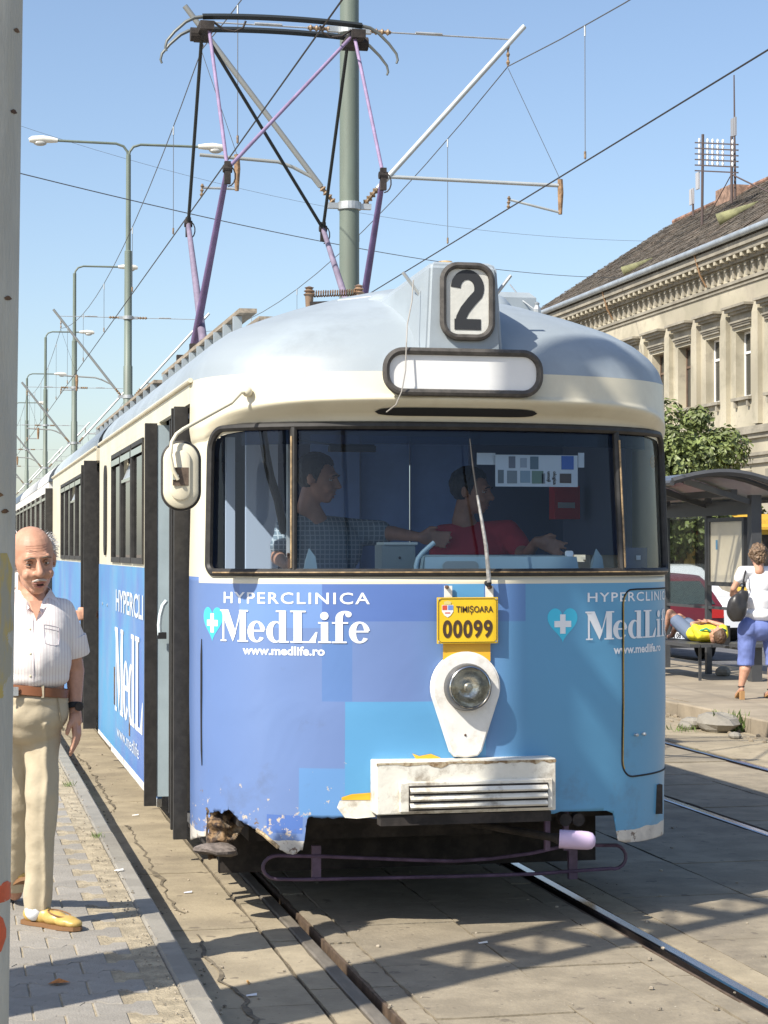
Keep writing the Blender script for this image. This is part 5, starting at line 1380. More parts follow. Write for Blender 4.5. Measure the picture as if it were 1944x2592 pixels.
WW = 1.22; Z2a, Z2b = 6.70, 8.85; Z1a, Z1b = 1.5, 3.9
wl = MB()
xs0, xs1 = FX, FX+.45
def wallrow(z0, z1, holes=None):
    if not holes: wl.box((xs0,Y0B,z0),(xs1,Y1B,z1)); return
    prev = Y0B
    for c in holes: wl.box((xs0,prev,z0+.0005),(xs1,c-WW/2,z1-.0005)); prev = c+WW/2
    wl.box((xs0,prev,z0+.0005),(xs1,Y1B,z1-.0005))
wallrow(.1, Z1a); wallrow(Z1a, Z1b, bays); wallrow(Z1b, Z2a); wallrow(Z2a, Z2b, bays); wallrow(Z2b, ZG)
wl.build('facade_wall', M_plas, bd)
MB().box((FX+.46,Y0B+.01,.1),(FX+9,Y1B-.01,ZG-.02)).build('inner_mass', mat('dark room', (.03,.03,.03), .8), bd)
M_wf = mat('white window frame', (.80,.79,.76), .5); M_wbr = mat('brown window frame', (.15,.10,.07), .6, var=.2)
M_pane = mat('window glass dark', (.03,.032,.03), .06, spec=.8)
M_curt = mat('curtain', (.45,.42,.37), .9, var=.1)
random.seed(3)
for i, c in enumerate(bays):
    for (za, zb2, up) in ((Z2a, Z2b, 1), (Z1a, Z1b, 0)):
        white = abs(c-yb[1]) < .5 or abs(c-yb[2]) < .5 or (not up and i % 3 == 0)
        fm = M_wf if white else M_wbr
        xg = FX+.30; m_ = MB(); y0, y1 = c-WW/2+.005, c+WW/2-.005
        m_.box((xg,y0,za+.005),(xg+.06,y0+.07,zb2-.005)); m_.box((xg,y1-.07,za+.005),(xg+.06,y1,zb2-.005)); m_.box((xg,y0+.0705,za+.005),(xg+.06,y1-.0705,za+.075)); m_.box((xg,y0+.0705,zb2-.075),(xg+.06,y1-.0705,zb2-.005))
        zm = za+(zb2-za)*.66
        m_.box((xg-.01,y0+.0705,zm),(xg+.06,y1-.0705,zm+.08)); m_.box((xg-.005,c-.045,za+.0755),(xg+.06,c+.045,zm-.0005))
        w_ = m_.build('window', fm, bd)
        MB().box((xg+.03,y0+.071,za+.076),(xg+.035,y1-.071,zb2-.076)).build('pane', M_pane, w_)
        if white: MB().box((xg+.08,y0+.08,za+.1),(xg+.09,y1-.08,zb2-.1)).build('curtain', M_curt, w_)
        MB().box((FX-.14,c-WW/2-.12,za-.12),(FX+.2,c+WW/2+.12,za-.02)).build('sill', M_plas2, w_)
        for d_ in (-1, 1): MB().box((FX-.10,c+d_*WW*.42-.06,za-.34),(FX-.001,c+d_*WW*.42+.06,za-.1205)).build('sill_bracket', M_plas2, w_)
        if up:
            hd = MB()
            for k, (zo, zz_, pr, wd) in enumerate(((.12,.20,.08,.74),(.202,.26,.12,.78),(.262,.32,.16,.80),(.322,.54,.05,.76),(.542,.62,.18,.84),(.622,.72,.28,.90),(.722,.80,.38,.96))):
                hd.box((FX-pr,c-wd,zb2+zo),(FX-.001,c+wd,zb2+zz_))
            hd.build('window_hood', M_plas2, w_)
        else: MB().box((FX-.08,c-.7,zb2+.15),(FX-.001,c+.7,zb2+.4)).build('window_hood', M_plas2, w_)
    # pilaster between the bays
    pcy = c+step/2
    if pcy < Y1B-.4:
        pm_ = MB(); pm_.box((FX-.16,pcy-.24,5.75),(FX-.001,pcy+.24,9.30)); pm_.add([(FX-.16,pcy-.24,9.3005),(FX-.16,pcy+.24,9.3005),(FX-.001,pcy+.24,9.3005),(FX-.001,pcy-.24,9.3005),(FX-.10,pcy-.10,9.75),(FX-.10,pcy+.10,9.75),(FX-.001,pcy+.10,9.75),(FX-.001,pcy-.10,9.75)], [(0,1,5,4),(1,2,6,5),(3,0,4,7),(4,5,6,7)])
        pm_.build('pilaster', M_plas, bd)
for nm, za, zb2, pr in (('string_course',5.30,5.45,.12),('string_course',5.452,5.60,.20),('string_course',5.602,5.70,.14),('string_course',4.5,4.62,.1),('string_course',4.75,4.85,.08),('frieze_moulding',10.30,10.36,.05),('frieze_moulding',10.42,10.52,.09),
                        ('cornice',11.05,11.25,.16),('cornice',11.252,11.42,.42),('cornice',11.422,11.62,.50),('eaves_board',11.63,11.80,.30),('plinth',.1,1.1,.08)):
    MB().box((FX-pr,Y0B,za),(FX-.001,Y1B+.1,zb2)).build(nm, M_plas2, bd)
dm = bpy.data.meshes.new('dentil'); b = MB().box((-.24,-.085,-.12),(0,.085,.0)); dm.from_pydata(b.v, [], b.f); dm.materials.append(M_plas)
dm2 = bpy.data.meshes.new('bracket'); b = MB().box((-.10,-.07,-.40),(0,.07,.0)); b.box((-.14,-.085,-.10),(-.101,.085,0)); dm2.from_pydata(b.v, [], b.f); dm2.materials.append(M_plas2)
y = Y0B+.2
while y < Y1B:
    if y > 46:
        o = bpy.data.objects.new('dentil', dm); COL.objects.link(o); o.location = (FX-.17, y, 11.248); put(o, bd)
        o = bpy.data.objects.new('frieze_bracket', dm2); COL.objects.link(o); o.location = (FX-.001, y+.28, 10.98); put(o, bd)
    y += .56
MB().tube([(FX-.58,Y0B,11.78),(FX-.58,Y1B+.3,11.78)], .11, 12).build('gutter', M_zinc, bd, True)
for y in (at(1540, 760, x=FX-.3).y, at(1775, 660, x=FX-.3).y): MB().tube([(FX-.55,y,11.7),(FX-.35,y,11.0),(FX-.12,y,10.6)], .035, 8).build('gutter_bracket', M_rustbr, bd)
# roof: rows of tiles laid on a slope of 35 degrees
RXr, RZr = FX+6.1, 16.15
ex, ez = FX-.55, 11.86
sl = Vector((RXr-ex, 0, RZr-ez)); L = sl.length; sl.normalize(); nr = Vector((-sl.z, 0, sl.x))
MB().add([(ex,Y0B,ez),(RXr,Y0B,RZr),(RXr,Y1B+.2,RZr),(ex,Y1B+.2,ez)], [(0,1,2,3)]).build('roof_slope', M_tile, bd)
MB().add([(RXr+6,Y0B,ez),(RXr,Y0B,RZr),(RXr,Y1B+.2,RZr),(RXr+6,Y1B+.2,ez)], [(0,3,2,1)]).build('roof_slope', M_tile, bd)
MB().add([(FX,Y1B,11.5),(FX+12,Y1B,11.5),(RXr,Y1B,RZr-.05)], [(0,1,2)]).build('gable', M_plas, bd)
tl_ = MB(); tw, tr = .24, .30; random.seed(11)
nrow = int(L/tr)
for r_ in range(nrow):
    y = 50.+(r_ % 2)*tw/2
    while y < Y1B+.3:
        a = Vector((ex, y, ez))+sl*(r_*tr)+nr*random.uniform(.03, .06); b_ = a+sl*(tr*1.12)-nr*random.uniform(.015, .03)
        h = nr*.02; j = random.uniform(-.012, .012)
        A = [a+Vector((0,.008+j,0)), a+Vector((0,tw-.008+j,0)), b_+Vector((0,tw-.008,0)), b_+Vector((0,.008,0))]
        tl_.add(A+[A[0]-h*2, A[1]-h*2], [(0,3,2,1),(0,1,5,4)])
        y += tw
tag(tl_.build('roof_tiles', M_tile, bd), kind='stuff')
y = 50; 
while y < Y1B:
    MB().tube([(RXr,y,RZr+.03),(RXr,y+.40,RZr+.05)], [.13,.11], 8).build('ridge_tile', mat('brick red ridge', (.24,.14,.10), .9, var=.4, vscale=3, rand=.25), bd); y += .40
# chimney stubs at the ridge
for u, v_, w_ in ((1860, 530, 1.6), ):
    p = at(u, v_, x=RXr-.3); 
    MB().box((p.x-.5,p.y-w_/2,RZr-.9),(p.x+.6,p.y+w_/2,RZr+.16)).build('chimney', mat('brick stack', (.28,.18,.13), .9, var=.4, vscale=4), bd)
# roof pipes lying on the slope
def on_roof(u, v_):
    d = ray(u, v_); # plane through (ex,.,ez) normal nr
    t = (Vector((ex,0,ez))-CAM).dot(nr)/d.dot(nr); return CAM+d*t
for (u, v_, w_) in ((1826, 570, 1.), (1583, 697, .8)):
    p = on_roof(u, v_); q = p+Vector((0,-.75*w_,0))+sl*1.3*w_
    o = MB().tube([p+nr*.18*w_, q+nr*.02*w_], [.27*w_,.05*w_], 16, caps=False).build('roof_window_cowl', mat('mossy zinc', (.20,.20,.10), .8, var=.3, vscale=3), bd, True); s_ = o.modifiers.new('s','SOLIDIFY'); s_.thickness = .03
MB().box((FX+.4505,Y0B-.02,.1),(FX+12,Y0B+.005,11.5)).build('end_wall', M_plas, bd)
MB().add([(FX,Y0B-.02,11.5),(FX+12.2,Y0B-.02,11.5),(RXr,Y0B-.02,RZr-.05)], [(0,2,1)]).build('gable', M_plas, bd)
# antenna masts with cross bars
M_mast = mat('mast steel', (.10,.075,.07), .7, .3)
b1 = on_roof(1777, 573); b2 = Vector((RXr-.2, on_roof(1855, 515).y, RZr+.1)); 
am = thing('roof_antenna', 'telephone line frame of five cross bars with white insulators on two rooftop masts', 'antenna', tuple(b1))
t1 = at(1779, 340, x=b1.x); MB().tube([b1, t1], .055, 8).build('mast', M_mast, am)
c2 = at(1852, 515, x=b1.x); t2_ = at(1852, 345, x=b1.x); MB().tube([c2, t2_], .055, 8).build('mast', M_mast, am)
for k in range(6):
    z_ = at(1779, 363+k*14.6, x=b1.x).z if k < 5 else at(1779, 434, x=b1.x).z
    a = at(1760, 361+k*14.2, x=b1.x); b_ = at(1868, 366+k*14.2, x=b1.x)
    MB().bar(a, b_, .05, .05).build('cross_bar', M_mast, am)
    if k < 5:
        for j in range(6):
            p = a+(b_-a)*((.10,.30,.42,.54,.66,.88)[j])+Vector((0,0,.08)); MB().tube([p+Vector((0,0,-.06)), p, p+Vector((0,0,.09))], [.03,.05,.03], 6).build('insulator', M_blind, am)
a = at(1852, 440, x=b1.x); MB().tube([a, at(1790, 555, x=b1.x)], .02, 5).build('brace', M_mast, am)
am2 = thing('roof_antenna', 'tall thin rooftop mast with a small panel, right of the telephone frame', 'antenna', tuple(at(1861, 515, x=b1.x+.3)))
p = at(1861, 505, x=b1.x+.3); q = at(1858, 190, x=b1.x+.3); MB().tube([p, q], [.05,.025], 8).build('mast', M_mast, am2)
c = at(1857, 322, x=b1.x+.3); MB().box((c.x-.03,c.y-.22,c.z-.34),(c.x+.03,c.y+.22,c.z+.34)).build('grid_panel', mat('grid panel', (.30,.31,.33), .6, .2), am2)
am3 = thing('roof_antenna', 'short rooftop mast with a white panel, left of the telephone frame', 'antenna', tuple(at(1755, 545, x=b1.x)))
p = at(1755, 548, x=b1.x); q = at(1753, 480, x=b1.x); MB().tube([p, q], .045, 8).build('mast', M_mast, am3)
c = at(1751, 498, x=b1.x); MB().box((c.x-.03,c.y-.2,c.z-.30),(c.x+.03,c.y+.2,c.z+.30)).build('grid_panel', mat('grid panel light', (.45,.45,.46), .6, .2), am3)
c = at(1766, 458, x=b1.x); MB().box((c.x-.03,c.y-.15,c.z-.32),(c.x+.03,c.y+.15,c.z+.32)).build('grid_panel', MATS['grid panel light'], am3)
a_ = at(1850, 440, x=b1.x); span('roof_stay', a_, at(1990, 505, x=b1.x), .02, .03, 'short stay wire from the rooftop mast down to the ridge', M_mast)
# ================================================================== TREES
M_leaf = mat('leaf', (.15,.185,.055), .5, var=.6, vscale=1.3, lo=.35, hi=.65); M_bark = mat('bark', (.14,.11,.08), .9, var=.3, vscale=6)
def tree(c, rad, hgt, zc, n, label, seed):
    random.seed(seed); root = thing('street_tree', label, 'tree', (c[0], c[1], .12))
    x, y = c
    tk = MB(); tk.tube([(x,y,.1),(x+.05,y,zc*.4),(x,y+.05,zc*.8),(x+.05,y,zc+hgt*.3)], [.14,.11,.09,.04], 10)
    for i in range(9):
        a = random.uniform(0, 6.28); r = rad*random.uniform(.4, .8); tk.tube([(x,y,zc*random.uniform(.6,.9)), (x+math.cos(a)*r*.5,y+math.sin(a)*r*.5,zc+.1), (x+math.cos(a)*r,y+math.sin(a)*r,zc+random.uniform(.1,.7)*hgt*.5)], [.06,.035,.012], 6)
    tk.build('trunk', M_bark, root)
    cl_ = []
    for i in range(54):
        a = random.uniform(0, 6.28); ph = random.uniform(-1, 1); q = math.sqrt(1-ph*ph); rr = random.uniform(.55, 1.02)
        cl_.append((Vector((x+math.cos(a)*q*rad*rr, y+math.sin(a)*q*rad*rr, zc+ph*hgt/2*rr*(1 if ph > 0 else .85))), random.uniform(.22, .46)*rad))
    v = []; f = []
    for i in range(n):
        cc, cr = random.choice(cl_); d = Vector((random.gauss(0,1), random.gauss(0,1), random.gauss(0,1))).normalized()*cr*random.uniform(.6, 1.05)
        p = cc+d*Vector((1,1,.8)).length/1.6; p = cc+Vector((d.x, d.y, d.z*.8))
        nrm = (d.normalized()+Vector((random.uniform(-.7,.7), random.uniform(-.7,.7), random.uniform(0,1.1)))).normalized()
        t = nrm.cross(Vector((random.uniform(-1,1), random.uniform(-1,1), random.uniform(-1,1)))).normalized(); b_ = nrm.cross(t)
        s = random.uniform(.055, .105); k = len(v)
        v += [p-t*s, p-b_*s*.6+nrm*s*.15, p+t*s, p+b_*s*.6+nrm*s*.15]; f.append((k, k+1, k+2, k+3))
    obj('crown', v, f, M_leaf, root)
c = at(1715, 1240, y=37.); tree((c.x, 37.), 1.75, 3.6, c.z, 19000, 'round leafy green tree beyond the shelter roof beside the tram', 21)
c = at(1920, 1370, y=40.); tree((c.x+.3, 40.), 1.0, 1.9, c.z+.0, 4500, 'smaller green tree at the right edge behind the shelter post', 22)
# ================================================================== SHELTER
sh = thing('tram_shelter', 'dark grey metal shelter with curved roof over a bench on the far platform', 'shelter', (7.25, 15.3, P2))
M_sh = mat('dark grey shelter paint', (.06,.062,.065), .45, var=.1)
M_poly = glass('smoked roof sheet', (.52,.50,.44), .9, .3)
XB = 7.25; ys = [13.8, 15.3, 16.8, 18.3]
def archz(x): t = (x-6.05)/(7.75-6.05); return 2.46+.22*math.sin(math.pi*min(1, max(0, t*.92+.10)))-.10*t
for k, y in enumerate(ys):
    w_ = .065 if k == 0 else .035
    MB().box((XB-w_,y-w_,P2),(XB+w_,y+w_,2.40)).build('post', M_sh, sh)
    MB().tube([(x, y, archz(x)) for x in np.linspace(6.05, 7.75, 12)], .032, 6).build('roof_rib', M_sh, sh, True)
    MB().bar((XB,y,2.30),(6.35,y,archz(6.35)-.04), .05, .07).build('roof_bracket', M_sh, sh)
MB().box((XB-.04,13.8,2.17),(XB+.04,18.3,2.33)).build('top_beam', M_sh, sh)
MB().box((XB-.30,13.8,2.385),(XB-.22,18.3,2.47)).build('top_beam', M_sh, sh)
for x in (6.05, 7.75): MB().tube([(x,13.4,archz(x)),(x,18.5,archz(x))], .035, 8).build('edge_rail', M_sh, sh)
v = []; xs_ = list(np.linspace(6.05, 7.75, 13))
for x in xs_: v += [(x,13.4,archz(x)+.035),(x,18.5,archz(x)+.035)]
obj('roof_sheet', v, [(2*i,2*i+2,2*i+3,2*i+1) for i in range(12)], M_poly, sh, True)
MB().tube([(x, 13.4, archz(x)+.02) for x in xs_], .045, 6).build('end_arch', M_sh, sh, True)
for z in (.50, .98): MB().box((XB-.02,13.87,z),(XB+.02,18.3,z+.035)).build('low_rail', M_sh, sh)
# poster case between first two posts
pc = MB(); pc.box((XB-.05,14.02,1.28),(XB+.05,15.20,1.33)); pc.box((XB-.05,14.02,2.09),(XB+.05,15.20,2.14)); pc.box((XB-.05,14.02,1.3305),(XB+.05,14.08,2.0895)); pc.box((XB-.05,15.14,1.3305),(XB+.05,15.20,2.0895))
pcs = pc.build('poster_case', M_sh, sh)
MB().box((XB-.03,14.081,1.331),(XB+.03,15.139,2.089)).build('poster', mat('faded poster paper', (.70,.65,.52), .6, var=.06), pcs)
MB().box((XB-.034,14.90,1.74),(XB-.0305,14.96,1.86)).build('poster_print', mat('blue print', (.12,.30,.50), .6), pcs)
for k in range(3): MB().box((XB-.008,ys[k]+.08 if k else 15.22,1.02),(XB+.002,ys[k+1]-.05,2.16)).build('glass_panel', glass('shelter glass', (.92,.95,.93), .4), sh) if k else None
be = MB(); 
for x in (6.52, 6.68, 6.84): be.box((x-.065,13.9,.555),(x+.065,16.2,.595))
MB().box((6.455,13.9,.555),(6.585,16.2,.595)).build('seat_slat', M_sh, sh); MB().box((6.60,13.9,.555),(6.73,16.2,.595)).build('seat_slat', M_sh, sh); MB().box((6.745,13.9,.555),(6.875,16.2,.595)).build('seat_slat', M_sh, sh)
for y in (14.1, 15.9): MB().box((6.645,y-.015,P2),(6.675,y+.015,.554)).build('bench_leg', M_sh, sh)
# ================================================================== CARS
def car(name, label, x, y, body, L=3.9, W=1.64, H=1.38, base=-.02, rear_plate=True, bumper=None, van=False, plate=True):
    root = thing(name, label, 'car' if not van else 'van', (x, y, base))
    if not van: prof = [(0,.32),(.0,.70),(.06,.88),(.55,1.28),(.75,1.36),(1.7,1.38),(2.05,1.33),(2.75,.93),(3.75,.80),(3.9,.62),(3.9,.28),(3.0,.22),(.9,.22)]
    else: prof = [(0,.32),(.0,1.0),(.12,1.55),(.45,1.74),(2.4,1.78),(2.9,1.66),(3.5,1.10),(4.1,.92),(4.3,.70),(4.3,.28),(3.3,.22),(.9,.22)]
    sc = L/prof[-3][0] if False else 1.
    bm = bmesh.new(); n = len(prof); rows_ = []
    for t, k in ((-1,.0),(-.97,.6),(-.8,1.),(.8,1.),(.97,.6),(1,0)):
        row = []
        for (py, pz) in prof:
            inset = 1-.16*max(0, (pz-.85))/.5 if pz > .85 else 1
            q = 1-(1-k)*.05
            row.append(bm.verts.new((t*W/2*inset*1.0, 2+(py-2)*q, base+.3+(pz-.3)*(1-(1-k)*.04))))
        rows_.append(row)
    for a, b_ in zip(rows_, rows_[1:]):
        for i in range(n): bm.faces.new((a[i], a[(i+1) % n], b_[(i+1) % n], b_[i]))
    bm.faces.new(rows_[0][::-1]); bm.faces.new(rows_[-1])
    bmesh.ops.recalc_face_normals(bm, faces=bm.faces)
    me = bpy.data.meshes.new('body'); bm.to_mesh(me); bm.free(); me.transform(Matrix.Translation((x, y, 0)))
    me.polygons.foreach_set('use_smooth', [True]*len(me.polygons)); o = link_mesh('body', me, body, root); sharpen(o, 28)
    G = mat('car glass', (.03,.045,.04), .05, spec=.8)
    zr0, zr1, yr0, yr1 = (.90,1.26,.075,.50) if not van else (1.05,1.62,.0,.25)
    MB().add([(x-W*.40,y+yr0-.012,base+zr0),(x+W*.40,y+yr0-.012,base+zr0),(x+W*.34,y+yr1-.03,base+zr1),(x-W*.34,y+yr1-.03,base+zr1)], [(0,1,2,3)]).build('rear_window', G, root)
    for sg in (-1, 1):
        xa = lambda z: x+sg*(W/2*(1-.16*max(0, z-.85)/.5)+.006)
        for (a, b_, c_, d_) in (((.42,.90),(1.55,.90),(1.55,1.29),(.72,1.28)), ((1.60,.90),(2.65,.90),(2.12,1.26),(1.60,1.29))):
            pts = [(xa(q[1]), y+q[0], base+q[1]) for q in (a, b_, c_, d_)]
            MB().add(pts, [(0,1,2,3) if sg > 0 else (3,2,1,0)]).build('side_window', G, root)
        for wy in (.72, 3.15):
            MB().lathe([(.17,.0),(.29,.0),(.30,.03),(.30,.17),(.2,.18)], (x+sg*(W/2-.17),y+wy,base+.30), (sg,0,0), 20).build('tyre', M_rub, root)
            MB().lathe([(.0,.17),(.18,.172),(.18,.185),(0,.19)], (x+sg*(W/2-.17),y+wy,base+.30), (sg,0,0), 16).build('rim', M_steel, root)
        MB().box((x+sg*(W/2-.18)-.10,y-.015,base+.68),(x+sg*(W/2-.18)+.13,y+.03,base+.84)).build('tail_light', mat('tail light', (.45,.02,.02), .2), root)
    MB().box((x-W/2-.02,y-.10,base+.22),(x+W/2+.02,y+.25,base+.56)).build('bumper', bumper or M_rub, root)
    if not plate: return root
    pl_ = MB().box((x-.26,y-.107,base+.36),(x+.26,y-.1005,base+.47)).build('licence_plate', M_let, root)
    MB().box((x-.26,y-.110,base+.36),(x-.21,y-.1075,base+.47)).build('plate_band', mat('plate blue', (.05,.15,.6), .4), pl_)
    v_, f_ = text_mesh('TM 08 RVL', .105, .002); xx0 = min(p[0] for p in v_)
    MB().add([(x-.19+(p[0]-xx0)*.72, y-.1085, base+.377+p[1]) for p in v_], f_).build('plate_text', M_black, pl_)
    return root
M_red = mat('dark red car paint', (.13,.014,.018), .35, coat=.2, var=.1, vscale=4)
p = at(1692, 1660, z=0.2); cy = 20.8
car('parked_car', 'dark red hatchback with black bumper parked in the street behind the shelter', 8.93, cy, M_red)
wc_ = car('parked_car', 'white car parked nose towards us beyond the dark red hatchback', 0, 0, mat('white car paint', (.82,.82,.82), .25, coat=.5), W=1.75, plate=False)
wc_.location = (11.35, 30.2, .0); wc_.rotation_euler = (0, 0, R(180)); wc_.scale = (1.12, 1.1, 1.06)
# ================================================================== KIOSKS AND GOODS UNDER THE TREES
def kiosk(label, u, y, w_, z0, z1, col, roofcol, extra=()):
    c = at(u, 1395, y=y); r = thing('market_kiosk', label, 'kiosk', (c.x, y, 0))
    MB().box((c.x-w_/2,y,z0),(c.x+w_/2,y+1.2,z1)).build('booth', mat('booth'+str(col), col, .7, var=.15), r)
    MB().add([(c.x-w_/2-.1,y-.35,z1-.18),(c.x+w_/2+.1,y-.35,z1-.18),(c.x+w_/2+.1,y+1.3,z1+.15),(c.x-w_/2-.1,y+1.3,z1+.15),(c.x-w_/2-.1,y-.35,z1-.24),(c.x+w_/2+.1,y-.35,z1-.24)], [(0,1,2,3),(4,5,1,0)]).build('awning', mat('awn'+str(roofcol), roofcol, .7), r)
    MB().box((c.x-w_*.35,y-.02,z0+.9*(z1-z0)/2),(c.x+w_*.35,y-.002,z1-.35)).build('hatch_window', M_dk, r)
    for (dx, dz, sw_, sh_, cc) in extra: MB().bevbox((c.x+dx-sw_/2,y-.14,z0+dz),(c.x+dx+sw_/2,y-.02,z0+dz+sh_), .02).build('goods', mat('goods'+str(cc), cc, .6), r)
kiosk('beige stall with red and white goods under the tree left of the shelter panel', 1700, 38., .75, 0, 2.35, (.50,.40,.28), (.30,.34,.25), ((-.15,.5,.2,.4,(.5,.12,.08)),(.15,1.1,.2,.5,(.3,.28,.25)),(.1,.45,.22,.5,(.35,.1,.1))))
kiosk('narrow green and white stall hung with goods behind the red car', 1738, 38.5, .5, 0, 2.6, (.16,.30,.26), (.75,.75,.72), ((-.1,1.9,.25,.5,(.78,.78,.76)),(.12,.8,.15,.7,(.5,.35,.4)),(-.1,.7,.15,.6,(.2,.15,.15))))
kiosk('yellow booth with an orange roof behind the shelter panel', 1785, 37., .75, 0, 2.35, (.66,.45,.14), (.70,.14,.02))
kiosk('yellow stall with amber awning at the right edge behind the woman', 1975, 34., 1.3, 0, 2.45, (.62,.42,.06), (.55,.32,.03))
kiosk('pink and grey stall of hanging goods between the green stall and yellow booth', 1762, 40., .5, 0, 2.2, (.32,.22,.24), (.05,.32,.22), ((-.1,1.0,.16,.7,(.55,.45,.5)),(.1,.6,.14,.8,(.3,.12,.2))))
# ================================================================== PEOPLE
def rotm(yaw=0, pitch=0, roll=0): return Matrix.Rotation(R(yaw), 3, 'Z') @ Matrix.Rotation(R(pitch), 3, 'X') @ Matrix.Rotation(R(roll), 3, 'Y')
def head_shapes(mb, c, M, s=1., old=False):
    T = Matrix.Translation(Vector(c)) @ M.to_4x4() @ Matrix.Scale(s, 4)
    def E_(p, r, n=20): mb.ball((0,0,0), r, n, 14, Matrix.Identity(3)); k = (n*13+2); mb.v[-k:] = [tuple(T @ (Vector(q)+Vector(p))) for q in mb.v[-k:]]
    def C_(p, q, a, b):
        n0 = len(mb.v); mb.cap(p, q, a, b, 10); mb.v[n0:] = [tuple(T @ Vector(x)) for x in mb.v[n0:]]
    E_((0,.018,.030), (.076,.095,.088)); E_((0,-.018,.0), (.066,.072,.088)); E_((0,-.022,-.050), (.055,.062,.060)); E_((0,-.052,-.088), (.030,.030,.024))
    C_((-.036,-.070,-.036),(.036,-.070,-.036),.022,.022)
    C_((-.034,-.082,.030),(.034,-.082,.030),.011,.011)
    C_((0,-.088,.018),(0,-.112,-.024),.0085,.0135 if not old else .015); C_((-.011,-.100,-.027),(.011,-.100,-.027),.0095,.0095)
    C_((-.019,-.083,-.060),(.019,-.083,-.060),.009,.009); C_((-.015,-.080,-.073),(.015,-.080,-.073),.008,.008)
    for sg in (-1, 1):
        E_((sg*.077,.016,-.008), (.009,.019,.031), 12) ; E_((sg*.079,.020,.008), (.011,.015,.018), 12)
    C_((0,.028,-.06),(0,.038,-.16),.052,.056)
    return T
def face_fn(T, s=1.):
    Ti = T.inverted(); R3 = T.to_3x3()
    def fn(co):
        p = Ti @ Vector(co)
        if p.y > -.02 or abs(p.z) > .12 or abs(p.x) > .09: return co
        d = Vector()
        for sg in (-1, 1):
            q = math.exp(-(((p.x-sg*.031)/.017)**2+((p.z-.008)/.012)**2)); d.y += .011*q
            q = math.exp(-(((p.x-sg*.034)/.008)**2+((p.z+.045+abs(p.x)*.1)/.022)**2)); d.y += .0035*q    # cheek fold
        d.y += .004*math.exp(-((p.x/.022)**2+((p.z+.0665)/.0035)**2))
        return co+R3 @ d
    return fn
def face_bits(root, T, iris=(.05,.03,.02), brow=(.05,.04,.03), mouth=False, moust=None, simple=False):
    R3 = T.to_3x3(); W = lambda *p: T @ Vector(p)
    M_eye = mat('eye white', (.55,.52,.48), .3); M_iris = mat('iris', iris, .2); M_br = mat('brow'+str(brow), brow, .8); M_lip = mat('lip', (.38,.15,.12), .5)
    if not simple:
        for sg in (-1, 1):
            e = MB().ball(W(sg*.031,-.0695,.005), .0112, 12, 8).build('eye', M_eye, root, True); MB().ball(W(sg*.030,-.0775,.004), .0046, 8, 6).build('iris', M_iris, e, True)
            MB().tube([W(sg*.018,-.077,.008), W(sg*.025,-.0825,.0125), W(sg*.034,-.0815,.0125), W(sg*.045,-.072,.007)], [.003,.0048,.0048,.003], 8).build('eyelid', mat('eyelid', (.36,.19,.12), .6), root, True)
            MB().tube([W(sg*.020,-.078,-.001), W(sg*.031,-.0805,-.0035), W(sg*.043,-.073,-.001)], [.002,.0035,.002], 8).build('eyelid', MATS['eyelid'], root, True)
    for sg in (-1, 1):
        MB().tube([W(sg*.014,-.095,.029), W(sg*.028,-.096,.031), W(sg*.048,-.082,.023)], [.0035,.0045,.0025], 6).build('eyebrow', M_br, root, True)
    MB().tube([W(-.024,-.0855,-.066), W(-.010,-.0925,-.0625), W(0,-.0925,-.064), W(.010,-.0925,-.0625), W(.024,-.0855,-.066)], [.0015,.0042,.0038,.0042,.0015], 6).build('upper_lip', M_lip, root, True)
    MB().tube([W(-.020,-.084,-.074), W(0,-.0885,-.079), W(.020,-.084,-.074)], [.002,.0055,.002], 6).build('lower_lip', M_lip, root, True)
    if mouth: MB().ball(W(.0,-.0835,-.0710), (.019,.0075,.0075), 10, 6).build('open_mouth', mat('mouth dark', (.05,.015,.012), .6), root, True)
    if moust:
        for k in range(2): MB().tube([W(-.027,-.084,-.058), W(-.012,-.0965,-.0505-.002*k), W(0,-.098,-.0485-.002*k), W(.012,-.0965,-.0505-.002*k), W(.027,-.084,-.058)], [.0015,.0036,.003,.0036,.0015], 6).build('moustache', moust, root, True)
def hair_cap(root, T, m, zlow=-.02, yback=.0, r=(.084,.104,.098), c=(0,.024,.034), noise_=.01, vox=.006, front=.03, extra=None):
    mb = MB(); n0 = 0; mb.ball((0,0,0), r, 28, 20)
    if extra: 
        for p, rr in extra: mb.ball(Vector(p)-Vector(c), rr, 14, 10)
    me_ = remesh(mb, vox, 1)
    bm = bmesh.new(); bm.from_mesh(me_); cc = Vector(c)
    kill = []
    for v_ in bm.verts:
        p = v_.co+cc
        hl = front+.5*abs(p.x)*.0
        if (p.y < -.035-.3*(p.z-.05) and p.z < .085 + (-.035)*0) and p.z < front+.045: kill.append(v_)
        elif p.z < zlow and p.y < .02: kill.append(v_)
        elif p.z < -.06: kill.append(v_)
        v_.co = v_.co*(1+noise_*7*fnoise(p.x*40, p.y*40, p.z*25)+noise_*4*fnoise(p.x*120, p.y*120, p.z*60))
    bmesh.ops.delete(bm, geom=kill, context='VERTS')
    for v_ in bm.verts: v_.co = T @ (v_.co+cc)
    bm.to_mesh(me_); bm.free(); o = link_mesh('hair', me_, m, root); s_ = o.modifiers.new('s', 'SOLIDIFY'); s_.thickness = .008; return o
